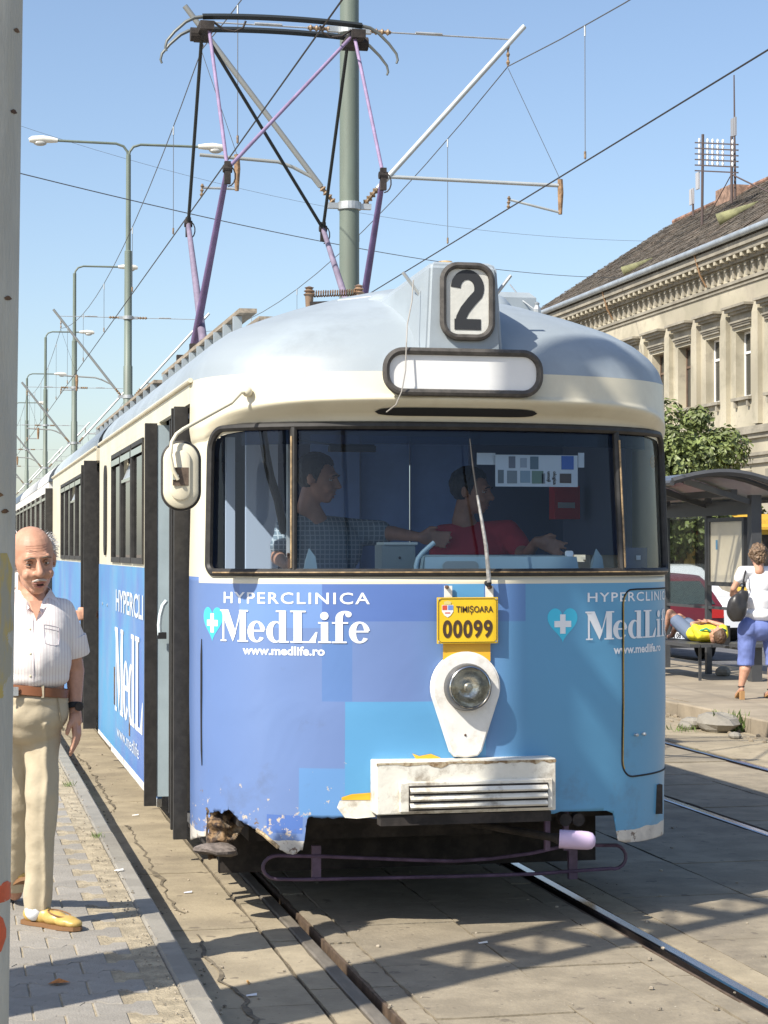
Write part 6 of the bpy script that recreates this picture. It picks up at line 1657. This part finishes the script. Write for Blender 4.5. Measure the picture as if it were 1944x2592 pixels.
def hand(mb, w_, d, side, up=(0,0,0), curl=.5, s=1., spread=.010):
    """palm then five bent fingers; w_ wrist point, d pointing direction, side = thumb side direction"""
    w_ = Vector(w_); d = Vector(d).normalized(); t = Vector(side); t = (t-d*t.dot(d)).normalized(); n = d.cross(t)
    mb.cap(w_, w_+d*.035*s+t*.004, .023*s, .026*s, 10); 
    for k in range(4): mb.cap(w_+d*.02*s+t*(.022-.014*k)*s, w_+d*.085*s+t*(.030-.020*k)*s, .014*s, .0115*s, 8)
    for k, L_ in enumerate((.070,.080,.074,.058)):
        b_ = w_+d*.085*s+t*(.031-.021*k)*s; c1 = curl*(.6+.15*k); seg = L_*s/3; p = b_; dd = d+t*(.12-.09*k); 
        for j in range(3):
            dd = (dd+n*c1*.45).normalized(); q = p+dd*seg; mb.cap(p, q, (.0095-.0008*j)*s, (.0088-.0008*j)*s, 8); p = q
    b_ = w_+d*.025*s+t*.024*s; q = b_+(d*.6+t*.6+n*.25).normalized()*.04*s; mb.cap(b_, q, .013*s, .011*s, 8); mb.cap(q, q+(d*.9+t*.1+n*.35).normalized()*.032*s, .0105*s, .0085*s, 8)
def folds(amp, fx, fz, seed=0):
    def fn(co):
        p = Vector(co); k = amp*(fnoise(p.x*fx+seed, p.y*fx, p.z*fz)+.5*fnoise(p.x*fx*2.3, p.y*fx*2.3+seed, p.z*fz*2.1))
        c = Vector((p.x, p.y, 0)); return co+Vector((k, k*.8, 0))
    return fn
M_skin = mat('warm skin', (.52,.28,.185), .5, var=.12, vscale=18, spec=.4)  # plain base skin tone shared by several figures
M_skin2 = mat('tanned skin', (.42,.21,.13), .5, var=.12, vscale=14)
def cloth(name, col, rough=.85, bump=.5, bs=9, **k): return mat(name, col, rough, bump=bump, bscale=bs, **k)
# ---------- 1. walking man on the platform
MP = at(113, 2345, z=PZ); mz = PZ
man = thing('person', 'bald man with white moustache, pale striped shirt and beige trousers walking on the platform', 'person', (MP.x-.02, MP.y, mz))
ox, oy = at(80, 1410, y=MP.y).x, MP.y     # column under the head
pxm = 1/(MP-CAM).length
def mp(u, v_, dy=0.): return at(u, v_, y=MP.y+dy)
hc = mp(84, 1418, -.02)
HM3 = rotm(10, 12, -6)
body = MB(); T = head_shapes(body, hc, HM3, 1.12, old=True)
sh_l = mp(160, 1550, .02); sh_r = mp(-2, 1532, .03)          # image right / left shoulder
nk = hc+Vector((0,.04,-.15)); ch = mp(100, 1600, .0)
body.cap(nk, ch, .055, .09)
elb = mp(190, 1698, .05); wr = mp(190, 1800, .0)
body.cap(sh_l, elb, .046, .038, 12); body.cap(elb, wr, .038, .024, 12); body.ball(elb, .038)
hand(body, wr, (mp(196, 1880, -.02)-wr), (-.3,-1,0), curl=.55, s=1.08)
elr = mp(-40, 1700, .05); wrr = mp(-30, 1810, -.05); body.cap(sh_r, elr, .046, .038); body.cap(elr, wrr, .038, .024); hand(body, wrr, (0,0,-1), (.3,-1,0), curl=.5)
body.cap(sh_r, sh_l, .045, .045); body.cap(ch, mp(95, 1700), .10, .11)
hip_l = mp(110, 1790, .03); hip_r = mp(48, 1790, .03); kn_l = mp(107, 2010, -.02); an_l = mp(95, 2300, .04)
kn_r = mp(52, 2030, .18); an_r = mp(38, 2260, .52)
body.cap(mp(95, 1700), mp(90, 1780), .11, .11)
body.cap(hip_l, kn_l, .06, .045); body.cap(kn_l, an_l, .045, .032); body.cap(hip_r, kn_r, .07, .05); body.cap(kn_r, an_r, .045, .032)
ft = Vector((an_l.x, an_l.y, mz+.05)); body.cap(ft, an_l, .032, .032)
me_ = remesh(body, .0046, 2, face_fn(T)); link_mesh('body', me_, M_skin, man)
face_bits(man, T, brow=(.16,.12,.09), mouth=True, moust=mat('white moustache', (.50,.46,.42), .8))
W = lambda *p: T @ Vector(p)
M_wrk = mat('skin crease', (.30,.14,.09), .6)
for k in range(3): MB().tube([W(-.038,-.0745+.002*k,.052+.009*k), W(-.015,-.0905+.003*k,.053+.009*k), W(.015,-.0905+.003*k,.052+.009*k), W(.038,-.0745+.002*k,.054+.009*k)], .0011, 5).build('forehead_crease', M_wrk, man, True)
# wispy white hair round the sides and back
hs = MB(); random.seed(9)
for i in range(1500):
    a = random.uniform(-15, 195); z = random.uniform(-.045, .055) if random.random() < .8 else random.uniform(.04,.08); r0 = math.sqrt(max(0, 1-((z-.03)/.1)**2))
    x = .078*math.cos(R(a))*r0; y_ = .022+.098*math.sin(R(a))*r0
    if y_ < .0: continue
    p = Vector((x, y_, z)); d = Vector((x*1.2, y_*.6, random.uniform(-.02,.05))).normalized(); d += Vector((random.uniform(-.5,.5), random.uniform(-.5,.5), random.uniform(-.6,.6))); d.normalize()
    L_ = random.uniform(.012, .032); t = d.cross(Vector((random.uniform(-1,1),random.uniform(-1,1),random.uniform(-1,1)))).normalized()*.0010
    q = p+d*L_*.5; e = p+d*L_+Vector((0,0,-.006)); hs.add([W(*(p-t)), W(*(p+t)), W(*(q+t)), W(*(q-t)), W(*e)], [(0,1,2,3),(3,2,4)])
tag(hs.build('hair', mat('white hair', (.66,.65,.64), .8), man), kind='stuff')
# shirt
stx = mat('striped shirt', (.74,.70,.71), .8, bump=.35, bscale=14)
n_ = stx.node_tree; b_ = n_.nodes['Principled BSDF']; tc = n_.nodes.new('ShaderNodeTexCoord'); wv = n_.nodes.new('ShaderNodeTexWave'); wv.bands_direction = 'X'; wv.inputs['Scale'].default_value = 26; wv.inputs['Distortion'].default_value = .6
rp = n_.nodes.new('ShaderNodeValToRGB'); rp.color_ramp.elements[0].position = .05; rp.color_ramp.elements[0].color = (.66,.59,.58,1); rp.color_ramp.elements[1].position = .3; rp.color_ramp.elements[1].color = (.78,.74,.71,1)
n_.links.new(tc.outputs['Object'], wv.inputs['Vector']); n_.links.new(wv.outputs['Fac'], rp.inputs[0]); n_.links.new(rp.outputs[0], b_.inputs['Base Color'])
s_ = MB()
s_.cap(sh_r+Vector((.03,0,-.01)), sh_l+Vector((-.03,0,-.01)), .072, .072, 16)
s_.ball(ch+Vector((-.015,.0,-.01)), (.155,.125,.16), 24, 16); s_.ball(mp(84, 1665, -.02), (.155,.150,.15), 24, 16); s_.ball(mp(82, 1712, -.02), (.145,.135,.065), 24, 12)
s_.cap(sh_l+Vector((-.01,0,-.005)), sh_l+(elb-sh_l)*.50+Vector((.006,0,0)), .064, .062, 16); s_.cap(sh_r, sh_r+(elr-sh_r)*.55, .070, .068, 16)
s_.cap(nk+Vector((0,.03,.0)), ch, .062, .11)
vneck = hc+Vector((.01,-.13,-.235))
def sfn(co):
    p = Vector(co); k = .010*fnoise(p.x*9, p.y*9, p.z*5)+.006*fnoise(p.x*22, p.y*22, p.z*9+p.x*14)
    q = math.exp(-((p.x-vneck.x)/.03)**2)*max(0, min(1, (p.z-vneck.z)/.05))
    return co+Vector((k, k, 0))+Vector((0,.05*q if p.y < hc.y else 0,-.02*q))
me_ = remesh(s_, .007, 8, sfn); SB = bvh(link_mesh('shirt', me_, stx, man))
# open sleeve end shade, collar, placket, buttons, pocket
ce = sh_l+(elb-sh_l)*.50+Vector((.006,0,0)); dd = (elb-sh_l).normalized(); MB().lathe([(.0665,-.02),(.0675,.0),(.0675,.055),(.062,.062),(.045,.05),(.045,.0)], ce, dd, 28).build('sleeve_hem', stx, man, True)
for sg in (-1, 1):
    c0 = nk+Vector((sg*.030,-.062,.012)); MB().add([nk+Vector((sg*.072,.0,.035)), nk+Vector((sg*.016,-.085,-.040)), nk+Vector((sg*.058,-.115,-.085)), nk+Vector((sg*.105,-.06,-.025)), nk+Vector((sg*.060,.05,.045)), nk+Vector((sg*.085,.05,.0))], [(0,1,2,3),(4,0,3,5)]).build('collar', mat('collar cloth', (.78,.75,.75), .8), man).modifiers.new('s','SOLIDIFY').thickness = .004
MB().prism([(-.02,0),(.03,.0),(.005,-.085)], .003, Matrix.Translation(nk+Vector((.004,-.098,-.012))) @ Matrix.Rotation(R(-25), 4, 'X') @ Matrix(((1,0,0,0),(0,0,-1,0),(0,1,0,0),(0,0,0,1)))).build('bare_throat', M_skin, man)
for v_ in (1590, 1650, 1705): q = snap(SB, at(73, v_, y=MP.y)); MB().ball(q, (.005,.003,.005), 8, 6).build('shirt_button', mat('button', (.62,.55,.38), .4), man)
MB().tube([snap(SB, at(73+(0 if v_ > 1560 else -2), v_, y=MP.y))+Vector((.012,-.001,0)) for v_ in range(1560, 1735, 8)], .0016, 5).build('placket_seam', mat('shirt shade', (.52,.47,.50), .9), man)
MB().tube([snap(SB, at(u, v_, y=MP.y))+Vector((0,-.001,0)) for u, v_ in ((108,1578),(116,1579),(126,1581),(136,1583),(145,1586),(146,1600),(146,1615),(144,1628),(134,1630),(122,1628),(110,1624),(108,1610),(108,1594))], .0014, 5, closed=True).build('pocket_seam', MATS['shirt shade'], man)
MB().tube([snap(SB, at(u, v_, y=MP.y))+Vector((0,-.001,0)) for u, v_ in ((108,1587),(126,1590),(145,1595))], .0014, 5).build('pocket_seam', MATS['shirt shade'], man)
# belt, trousers
wc = mp(82, 1748, .0)
MB().lathe([(.140,-.019),(.146,-.017),(.146,.017),(.140,.019),(.13,.0)], wc, (.10,.05,1), 36).build('belt', mat('brown leather', (.20,.075,.03), .45), man, True)
q = at(36, 1750, y=MP.y-.140); MB().box((q.x-.018,q.y-.006,q.z-.017),(q.x+.016,q.y,q.z+.017)).build('belt_buckle', M_steel, man)
M_trs = mat('beige trousers', (.47,.40,.28), .85, bump=.3, bscale=30, var=.05, vscale=6)
t_ = MB(); t_.ball(wc+Vector((0,0,-.03)), (.143,.140,.05), 28, 12); t_.ball(mp(82, 1800, .0), (.145,.135,.11), 28, 16)
t_.ball(mp(78, 1842, .0), (.122,.105,.07), 24, 12)
t_.cap(hip_l+Vector((-.005,0,0)), kn_l, .078, .066, 18); t_.cap(kn_l, an_l+Vector((0,.0,.0)), .064, .054, 18); t_.ball(an_l+Vector((0,.01,-.02)), (.055,.066,.07), 18, 10)
t_.cap(hip_r+Vector((.005,0,0)), kn_r, .080, .068, 18); t_.cap(kn_r, an_r, .066, .058, 18)
def tfn(co):
    p = Vector(co); k = .008*fnoise(p.x*7, p.y*7, p.z*7+p.x*9)+.004*fnoise(p.x*20, p.y*20, p.z*18)
    up = max(0, min(1, (p.z-1.0)/.2))
    d = Vector((0,-.010*math.exp(-((p.x-kn_l.x-.012)/.012)**2) if p.y < MP.y and p.z < wc.z-.12 and p.x > hip_l.x-.07 else 0,0))
    z = max(p.z, mz+.062)
    return Vector((p.x+k, p.y+k, z))+d
me_ = remesh(t_, .007, 14, tfn); link_mesh('trousers', me_, M_trs, man)
MB().tube([mp(146, 1765, -.105), mp(152, 1810, -.10), mp(160, 1850, -.07)], .003, 6).build('pocket_seam', mat('seam shade', (.30,.25,.17), .9), man)
for u in (108, 20): q = at(u, 1750, y=MP.y-.136); MB().box((q.x-.005,q.y-.006,q.z-.025),(q.x+.005,q.y,q.z+.026)).build('belt_loop', M_trs, man)
# watch, shoe, sock
MB().lathe([(.029,-.012),(.033,-.010),(.033,.010),(.029,.012),(.024,0)], wr+Vector((0,.004,.02)), (wr-elb), 20).build('watch_strap', M_black, man, True)
q = wr+Vector((.012,-.034,.02)); MB().lathe([(0,0),(.017,0),(.017,.008),(0,.009)], q, (.3,-1,0), 16).build('watch_case', M_dk, man)
def shoe(base, yaw, name='loafer', m=None, m2=None, par=None, heel=.012, roll=0.):
    M_ = Matrix.Translation(base) @ Matrix.Rotation(R(yaw), 4, 'Z') @ Matrix.Rotation(R(roll), 4, 'X')
    b = MB()
    for (yy, zz_, rx_, ry_, rz_) in ((.075,.040,.036,.045,.034),(.02,.042,.036,.06,.036),(-.05,.036,.042,.06,.030),(-.115,.030,.044,.055,.024),(-.15,.026,.036,.040,.019)): b.ball((0,0,0), (rx_,ry_,rz_), 16, 10); k = 16*9+2; b.v[-k:] = [tuple(M_ @ (Vector(p)+Vector((0,yy,zz_)))) for p in b.v[-k:]]
    me_ = remesh(b, .005, 3); o = link_mesh(name, me_, m, par)
    so_ = MB().prism([(x*.044*(1 if yy < 0 else .88), yy) for x, yy in [(-.75,.115),(-.95,.07),(-.85,0),(-1,-.08),(-.95,-.13),(-.6,-.175),(0,-.19),(.6,-.175),(.95,-.13),(1,-.08),(.85,0),(.95,.07),(.75,.115),(0,.125)]], .016, M_).build('shoe_sole', m2, o)
    rim = MB().tube([M_ @ Vector((.034*math.cos(R(a)), -.075+.055*math.sin(R(a)), .057+.010*math.sin(R(a)))) for a in range(0, 360, 20)], .0028, 6, closed=True).build('apron_seam', m2, o)
    return o
M_shoe = mat('mustard leather', (.50,.34,.10), .4, var=.12, vscale=14); M_sole = mat('brown sole', (.20,.10,.04), .7)
sc_ = Vector((an_l.x+.032, an_l.y-.038, mz+.002)); shoe(sc_, 42, m=M_shoe, m2=M_sole, par=man)
MB().cap((an_l.x-.012, an_l.y-.02, mz+.06), (an_l.x, an_l.y, mz+.14), .040, .038).build('sock', M_let, man, True)
shoe(Vector((an_r.x, an_r.y, mz+.05)), 15, m=M_shoe, m2=M_sole, par=man, roll=-25)
# ---------- generic torso helper for the others
def simple_person(name, label, head, HMr, neck_dir, shl, shr, chest, belly, arms, skin, shirt, hair_m, loc, vox=.009, s=1., legs=None, sleeves=.5, brow=(.05,.035,.03), collar=None, hair_kw={}):
    root = thing(name, label, 'person', loc)
    b = MB(); T = head_shapes(b, head, HMr, s)
    nk = head+HMr @ Vector((0,.035,-.13))*s
    b.cap(nk, chest, .05*s, .09*s); b.cap(shl, shr, .05*s, .05*s); b.cap(chest, belly, .10*s, .11*s)
    for (a, e, w_, hd, th) in arms:
        b.cap(a, e, .046*s, .037*s); b.cap(e, w_, .036*s, .024*s); hand(b, w_, hd, th, curl=.6, s=s)
    if legs:
        for (h, k, an) in legs: b.cap(h, k, .085*s, .058*s); b.cap(k, (k+an)/2, .055*s, .05*s); b.cap((k+an)/2, an, .05*s, .03*s)
    link_mesh('body', remesh(b, vox, 2, face_fn(T)), skin, root)
    c = MB(); c.cap(shl, shr, .068*s, .068*s, 14); c.ball(chest, (.19*s,.13*s,.16*s), 20, 14); c.ball((chest+belly)/2, (.175*s,.135*s,.16*s), 20, 14); c.ball(belly, (.17*s,.14*s,.12*s), 20, 14)
    for (a, e, w_, hd, th) in arms: c.cap(a, a+(e-a)*sleeves, .068*s, .064*s, 14)
    link_mesh('shirt', remesh(c, .010, 3, folds(.012, 8, 6, 3)), shirt, root)
    face_bits(root, T, brow=brow, simple=vox > .011)
    hair_cap(root, T, hair_m, **hair_kw)
    return root, T
def checked(name, c1, c2, sc):
    m = mat(name, c1, .85, bump=.3, bscale=12); n = m.node_tree; b = n.nodes['Principled BSDF']; tc = n.nodes.new('ShaderNodeTexCoord')
    out = None
    for d in ('X','Z'):
        w_ = n.nodes.new('ShaderNodeTexWave'); w_.bands_direction = d; w_.inputs['Scale'].default_value = sc; w_.inputs['Distortion'].default_value = .3; n.links.new(tc.outputs['Object'], w_.inputs['Vector'])
        g_ = n.nodes.new('ShaderNodeMath'); g_.operation = 'GREATER_THAN'; g_.inputs[1].default_value = .88; n.links.new(w_.outputs['Fac'], g_.inputs[0])
        if out is None: out = g_.outputs[0]
        else:
            mx = n.nodes.new('ShaderNodeMath'); mx.operation = 'MAXIMUM'; n.links.new(out, mx.inputs[0]); n.links.new(g_.outputs[0], mx.inputs[1]); out = mx.outputs[0]
    mix = n.nodes.new('ShaderNodeMix'); mix.data_type = 'RGBA'; n.links.new(out, mix.inputs[0]); mix.inputs[6].default_value = c1+(1,); mix.inputs[7].default_value = c2+(1,); n.links.new(mix.outputs[2], b.inputs['Base Color'])
    return m
M_hdk = mat('dark hair', (.022,.018,.016), .55, bump=.5, bscale=60)
V = Vector
# ---------- 2. man standing in the cab doorway
y0 = 1.35
hd = dat(688, 1035, y=y0)
a1 = dat(628, 1135, y=y0+.02); a2 = dat(775, 1150, y=y0+.10)
e1 = dat(600, 1205, y=y0-.05); w1 = dat(622, 1222, y=.80)
e2 = dat(850, 1152, y=y0-.05); w2 = dat(905, 1160, y=y0-.20)
simple_person('person', 'dark haired man in a grey checked shirt leaning in behind the left windscreen', hd, rotm(62, 8, 0), None, a1, a2, (a1+a2)/2+V((0,0,-.10)), (a1+a2)/2+V((-.02,0,-.42)),
    [(a1, e1, w1, V((.1,-1,0)), V((0,0,1))), (a2, e2, w2, V((1,-.2,-.1)), V((0,0,1)))], M_skin2, checked('blue check shirt', (.13,.17,.20), (.34,.38,.40), 13), M_hdk, tuple((a1+a2)/2), s=1.05, sleeves=.62)
# ---------- 3. driver in red
hd = dat(1020, 1062, y=1.25); a1 = dat(955, 1160, y=1.30); a2 = dat(1098, 1150, y=1.22)
simple_person('person', 'driver in a red top with short dark hair seated behind the dashboard', hd, rotm(58, 6, 0), None, a1, a2, (a1+a2)/2+V((0,0,-.10)), (a1+a2)/2+V((0,0,-.42)),
    [(a1, a1+V((-.03,-.1,-.26)), a1+V((.06,-.36,-.30)), V((.3,-1,0)), V((0,0,1))), (a2, dat(1135, 1205, y=1.05), dat(1160, 1168, y=.85), V((.8,-.3,-.3)), V((0,0,1)))], M_skin2, cloth('red jersey', (.50,.035,.05)), M_hdk, tuple((a1+a2)/2), s=1.0, sleeves=.55)
# ---------- passenger's hand on the second door
hb_ = dat(190, 1328, y=7.05)
pas = thing('person', 'passenger holding the edge of the second door, mostly hidden in the doorway', 'person', tuple(V((hb_.x+.5, 7.35, .86))))
b = MB(); w_ = hb_+V((.02,.0,.0)); b.cap(V((hb_.x+.55,7.35,hb_.z+.05)), w_+V((.05,.02,0)), .045, .028); hand(b, w_, V((-1,-.1,-.05)), V((0,0,1)), curl=1.2, s=1.05)
bx_ = hb_.x+.62; b.cap((bx_,7.35,hb_.z), (bx_,7.35,1.2), .12, .13); T = head_shapes(b, V((bx_,7.35,hb_.z+.42)), rotm(0), 1.); b.cap((bx_,7.35,1.2),(bx_,7.35,.95), .12,.09)
link_mesh('body', remesh(b, .009, 2), M_skin, pas)
c = MB(); c.ball((bx_,7.35,hb_.z+.02), (.2,.14,.22), 16, 12); c.ball((bx_,7.35,1.25), (.19,.14,.22), 16, 12); link_mesh('shirt', remesh(c, .014, 2), cloth('grey shirt', (.2,.2,.22)), pas)
# ---------- 4. woman waiting on the far platform, seen from behind
wy = 11.1; WP = at(1905, 1770, z=P2)
wy = WP.y
def wp_(u, v_, dy=0.): return at(u, v_, y=wy+dy)
hd = wp_(1918, 1408, 0.)
wm = thing('person', 'woman seen from behind in white top, blue shorts and heels on the far platform', 'person', (WP.x, wy, P2))
HMr = rotm(170, 5, 0)
b = MB(); T = head_shapes(b, hd, HMr, 1.); nk = hd+V((0,-.01,-.13))
shl = wp_(1880, 1448, .0); shr = wp_(1978, 1448, .0)
b.cap(nk, wp_(1928, 1470), .05, .08); b.cap(shl, shr, .045, .045); b.cap(wp_(1928, 1470), wp_(1928, 1540), .10, .10)
el = wp_(1857, 1490, .03); wl_ = wp_(1884, 1508, -.17)
b.cap(shl, el, .042, .034); b.cap(el, wl_+V((0,.35,0)), .034, .022); hand(b, wl_+V((0,.35,0)), V((1,.3,.1)), V((0,0,1)), s=.9)
er = wp_(2010, 1500, .03); b.cap(shr, er, .042, .034); b.cap(er, wp_(1990, 1560, .1), .034, .022)
LG = [(wp_(1892, 1590), wp_(1888, 1672, .02), wp_(1876, 1738, .0)), (wp_(1950, 1590), wp_(1958, 1672, .02), wp_(1950, 1745, .0))]
for (h, k, an) in LG:
    b.cap(h, k, .085, .060, 14); m_ = k+(an-k)*.35+V((0,-.015,0)); b.cap(k, m_, .054, .060, 14); b.cap(m_, an, .058, .030, 14)
    heel = an+V((0,-.015,-.03)); b.ball(heel, .030); b.cap(heel, V((an.x+.01, an.y+.14, P2+.035)), .030, .026)
link_mesh('body', remesh(b, .008, 2), M_skin, wm)
c = MB(); c.cap(shl, shr, .066, .066, 14); c.ball(wp_(1928, 1475), (.19,.12,.15), 22, 14); c.ball(wp_(1926, 1520), (.18,.13,.16), 22, 14); c.ball(wp_(1924, 1556), (.185,.14,.085), 22, 12)
c.cap(shl, shl+(el-shl)*.35, .066, .062); c.cap(shr, shr+(er-shr)*.35, .066, .062)
link_mesh('top', remesh(c, .009, 3, folds(.012, 7, 6, 8)), mat('white top', (.84,.84,.85), .8, bump=.2, bscale=8), wm)
c = MB(); c.ball(wp_(1922, 1592), (.180,.135,.13), 24, 14)
for i, (h, k, an) in enumerate(LG): c.ball(h+V((0,-.02,.0)), (.10,.105,.12), 18, 12); c.cap(h, k+V((0,0,.0)), .105, .086, 18); c.tube([k+V((0,0,.02)), k+V((0,0,-.05))], .088, 18)
link_mesh('shorts', remesh(c, .008, 3, folds(.009, 9, 9, 5)), mat('blue shorts', (.15,.20,.46), .8, bump=.3, bscale=14, var=.1), wm)
def hfn(): pass
mb = MB(); mb.ball((0,0,0), (.095,.112,.098), 26, 18); mb.ball((.0,.05,-.06), (.070,.06,.06), 16, 12); mb.ball((0,.0,.06), (.07,.08,.05), 16, 12)
def hf(co):
    p = Vector(co); return p*(1+.16*fnoise(p.x*28, p.y*28, p.z*28)+.10*fnoise(p.x*60, p.y*60, p.z*60))
me_ = remesh(mb, .006, 0, hf); me_.transform(Matrix.Translation(hd+HMr @ V((0,.02,.03))) @ HMr.to_4x4()); link_mesh('hair', me_, mat('streaked brown hair', (.22,.14,.08), .6, col2=(.09,.055,.03), vscale=34, lo=.45, hi=.6, stretch=(1,1,.5)), wm)
M_sand_ = mat('tan sandal', (.42,.24,.10), .6)
for (h, k, an) in LG:
    MB().prism([(-.022,-.026),(.022,-.026),(.020,.026),(-.020,.026)], an.z-.045-P2, Matrix.Translation((an.x,an.y-.02,P2+.001))).build('sandal_heel', M_sand_, wm)
    MB().bar((an.x,an.y+.01,an.z-.055),(an.x+.01,an.y+.13,P2+.012), .06, .014).build('sandal_sole', M_sand_, wm); MB().lathe([(.030,-.006),(.036,-.006),(.036,.006),(.030,.006)], an+V((0,0,-.0)), (0,0,1), 16).build('ankle_strap', M_black, wm)
# hand bag
bg = thing('handbag', 'black slouchy leather handbag hanging from the shoulder of the woman in white', 'bag', tuple(wp_(1866, 1545, -.1)))
mb = MB(); mb.ball((0,0,0), (.115,.075,.125), 22, 16); mb.ball((.02,0,.07), (.075,.055,.09), 16, 12)
me_ = remesh(mb, .008, 2, lambda co: Vector(co)*(1+.18*fnoise(co.x*14, co.y*14, co.z*9))); me_.transform(Matrix.Translation(wp_(1868, 1538, -.12)) @ Matrix.Rotation(R(16), 4, 'Y') @ Matrix.Scale(1.25, 4, (0,0,1))); link_mesh('pouch', me_, mat('black leather', (.03,.028,.027), .4, bump=.5, bscale=12), bg)
MB().tube([wp_(1874, 1512, -.12), wp_(1880, 1480, -.12), wp_(1886, 1450, -.09), wp_(1889, 1436, .0), wp_(1888, 1450, .09), wp_(1880, 1500, .0)], .010, 8).build('strap', M_black, bg, True)
q = wp_(1878, 1482, -.14); MB().lathe([(.008,0),(.012,.002),(.008,.004)], q, (0,-1,0), 12).build('strap_ring', M_chrome, bg)
# ---------- 5. boy lying on the bench, crown of the head towards us
bz_ = .60; hb_ = at(1822, 1605, y=13.95); x0 = hb_.x
boy = thing('person', 'boy in yellow football shirt and blue shorts lying on his back along the bench', 'person', (x0, 14.5, bz_))
HMr = Matrix.Rotation(R(80), 3, 'X') @ Matrix.Rotation(R(180), 3, 'Z')
hc_ = V((x0, 13.98, bz_+.10))
b = MB(); T = head_shapes(b, hc_, HMr, .95)
sl_ = V((x0-.16, 14.20, bz_+.09)); sr_ = V((x0+.15, 14.20, bz_+.09)); chs = V((x0, 14.35, bz_+.10)); bl = V((x0, 14.62, bz_+.09))
b.cap(V((x0,14.05,bz_+.09)), chs, .05, .085); b.cap(sl_, sr_, .045, .045); b.cap(chs, bl, .09, .085)
el_ = V((x0-.20, 14.34, bz_+.22)); er_ = V((x0+.19, 14.34, bz_+.20)); hnd = V((x0+.0, 14.46, bz_+.24))
b.cap(sl_, el_, .038, .032); b.cap(el_, hnd+V((-.05,0,0)), .032, .022); hand(b, hnd+V((-.05,0,0)), V((1,.1,0)), V((0,-1,.2)), s=.85)
b.cap(sr_, er_, .038, .032); b.cap(er_, hnd+V((.07,.04,.01)), .032, .022); hand(b, hnd+V((.07,.04,.01)), V((-1,.1,0)), V((0,-1,.2)), s=.85)
kl = V((x0-.26, 14.95, bz_+.34)); al = V((x0-.30, 15.15, bz_+.0)); kr = V((x0-.10, 15.05, bz_+.28)); ar = V((x0-.1, 15.3, bz_+.04))
for h, k, an in ((V((x0-.08,14.72,bz_+.09)), kl, al), (V((x0+.05,14.72,bz_+.09)), kr, ar)): b.cap(h, k, .07, .05); b.cap(k, an, .048, .03); b.cap(an, an+V((0,.14,-.02)), .028, .024)
link_mesh('body', remesh(b, .008, 2, face_fn(T)), M_skin, boy)
c = MB(); c.cap(sl_, sr_, .062, .062, 14); c.ball(chs, (.175,.15,.115), 20, 14); c.ball(bl, (.165,.16,.11), 20, 14); c.cap(sl_, sl_+(el_-sl_)*.6, .064, .060); c.cap(sr_, sr_+(er_-sr_)*.6, .064, .060)
link_mesh('football_shirt', remesh(c, .009, 3, folds(.012, 9, 9, 2)), mat('yellow jersey', (.72,.62,.03), .7, bump=.2), boy)
for sg in (-1, 1): MB().tube([V((x0+sg*.05,14.125,bz_+.14)), V((x0+sg*.10,14.135,bz_+.172)), V((x0+sg*.155,14.165,bz_+.150)), V((x0+sg*.19,14.20,bz_+.12))], .014, 8).build('shirt_band', mat('green band', (.05,.30,.16), .7), boy, True)
c = MB(); c.ball(V((x0,14.74,bz_+.09)), (.15,.12,.10), 18, 12); c.cap(V((x0-.08,14.74,bz_+.09)), V((x0-.20,14.88,bz_+.24)), .095, .085); c.cap(V((x0+.05,14.74,bz_+.09)), V((x0-.04,14.92,bz_+.20)), .095, .085)
link_mesh('shorts', remesh(c, .010, 2), mat('grey blue shorts', (.12,.16,.24), .8), boy)
hair_cap(boy, T, mat('brown hair', (.10,.055,.03), .6, bump=.5, bscale=60), vox=.008)
MB().bevbox((x0+.10,13.62,.56),(x0+.50,13.9,.62), .02).build('bench_arm', M_sh, sh)
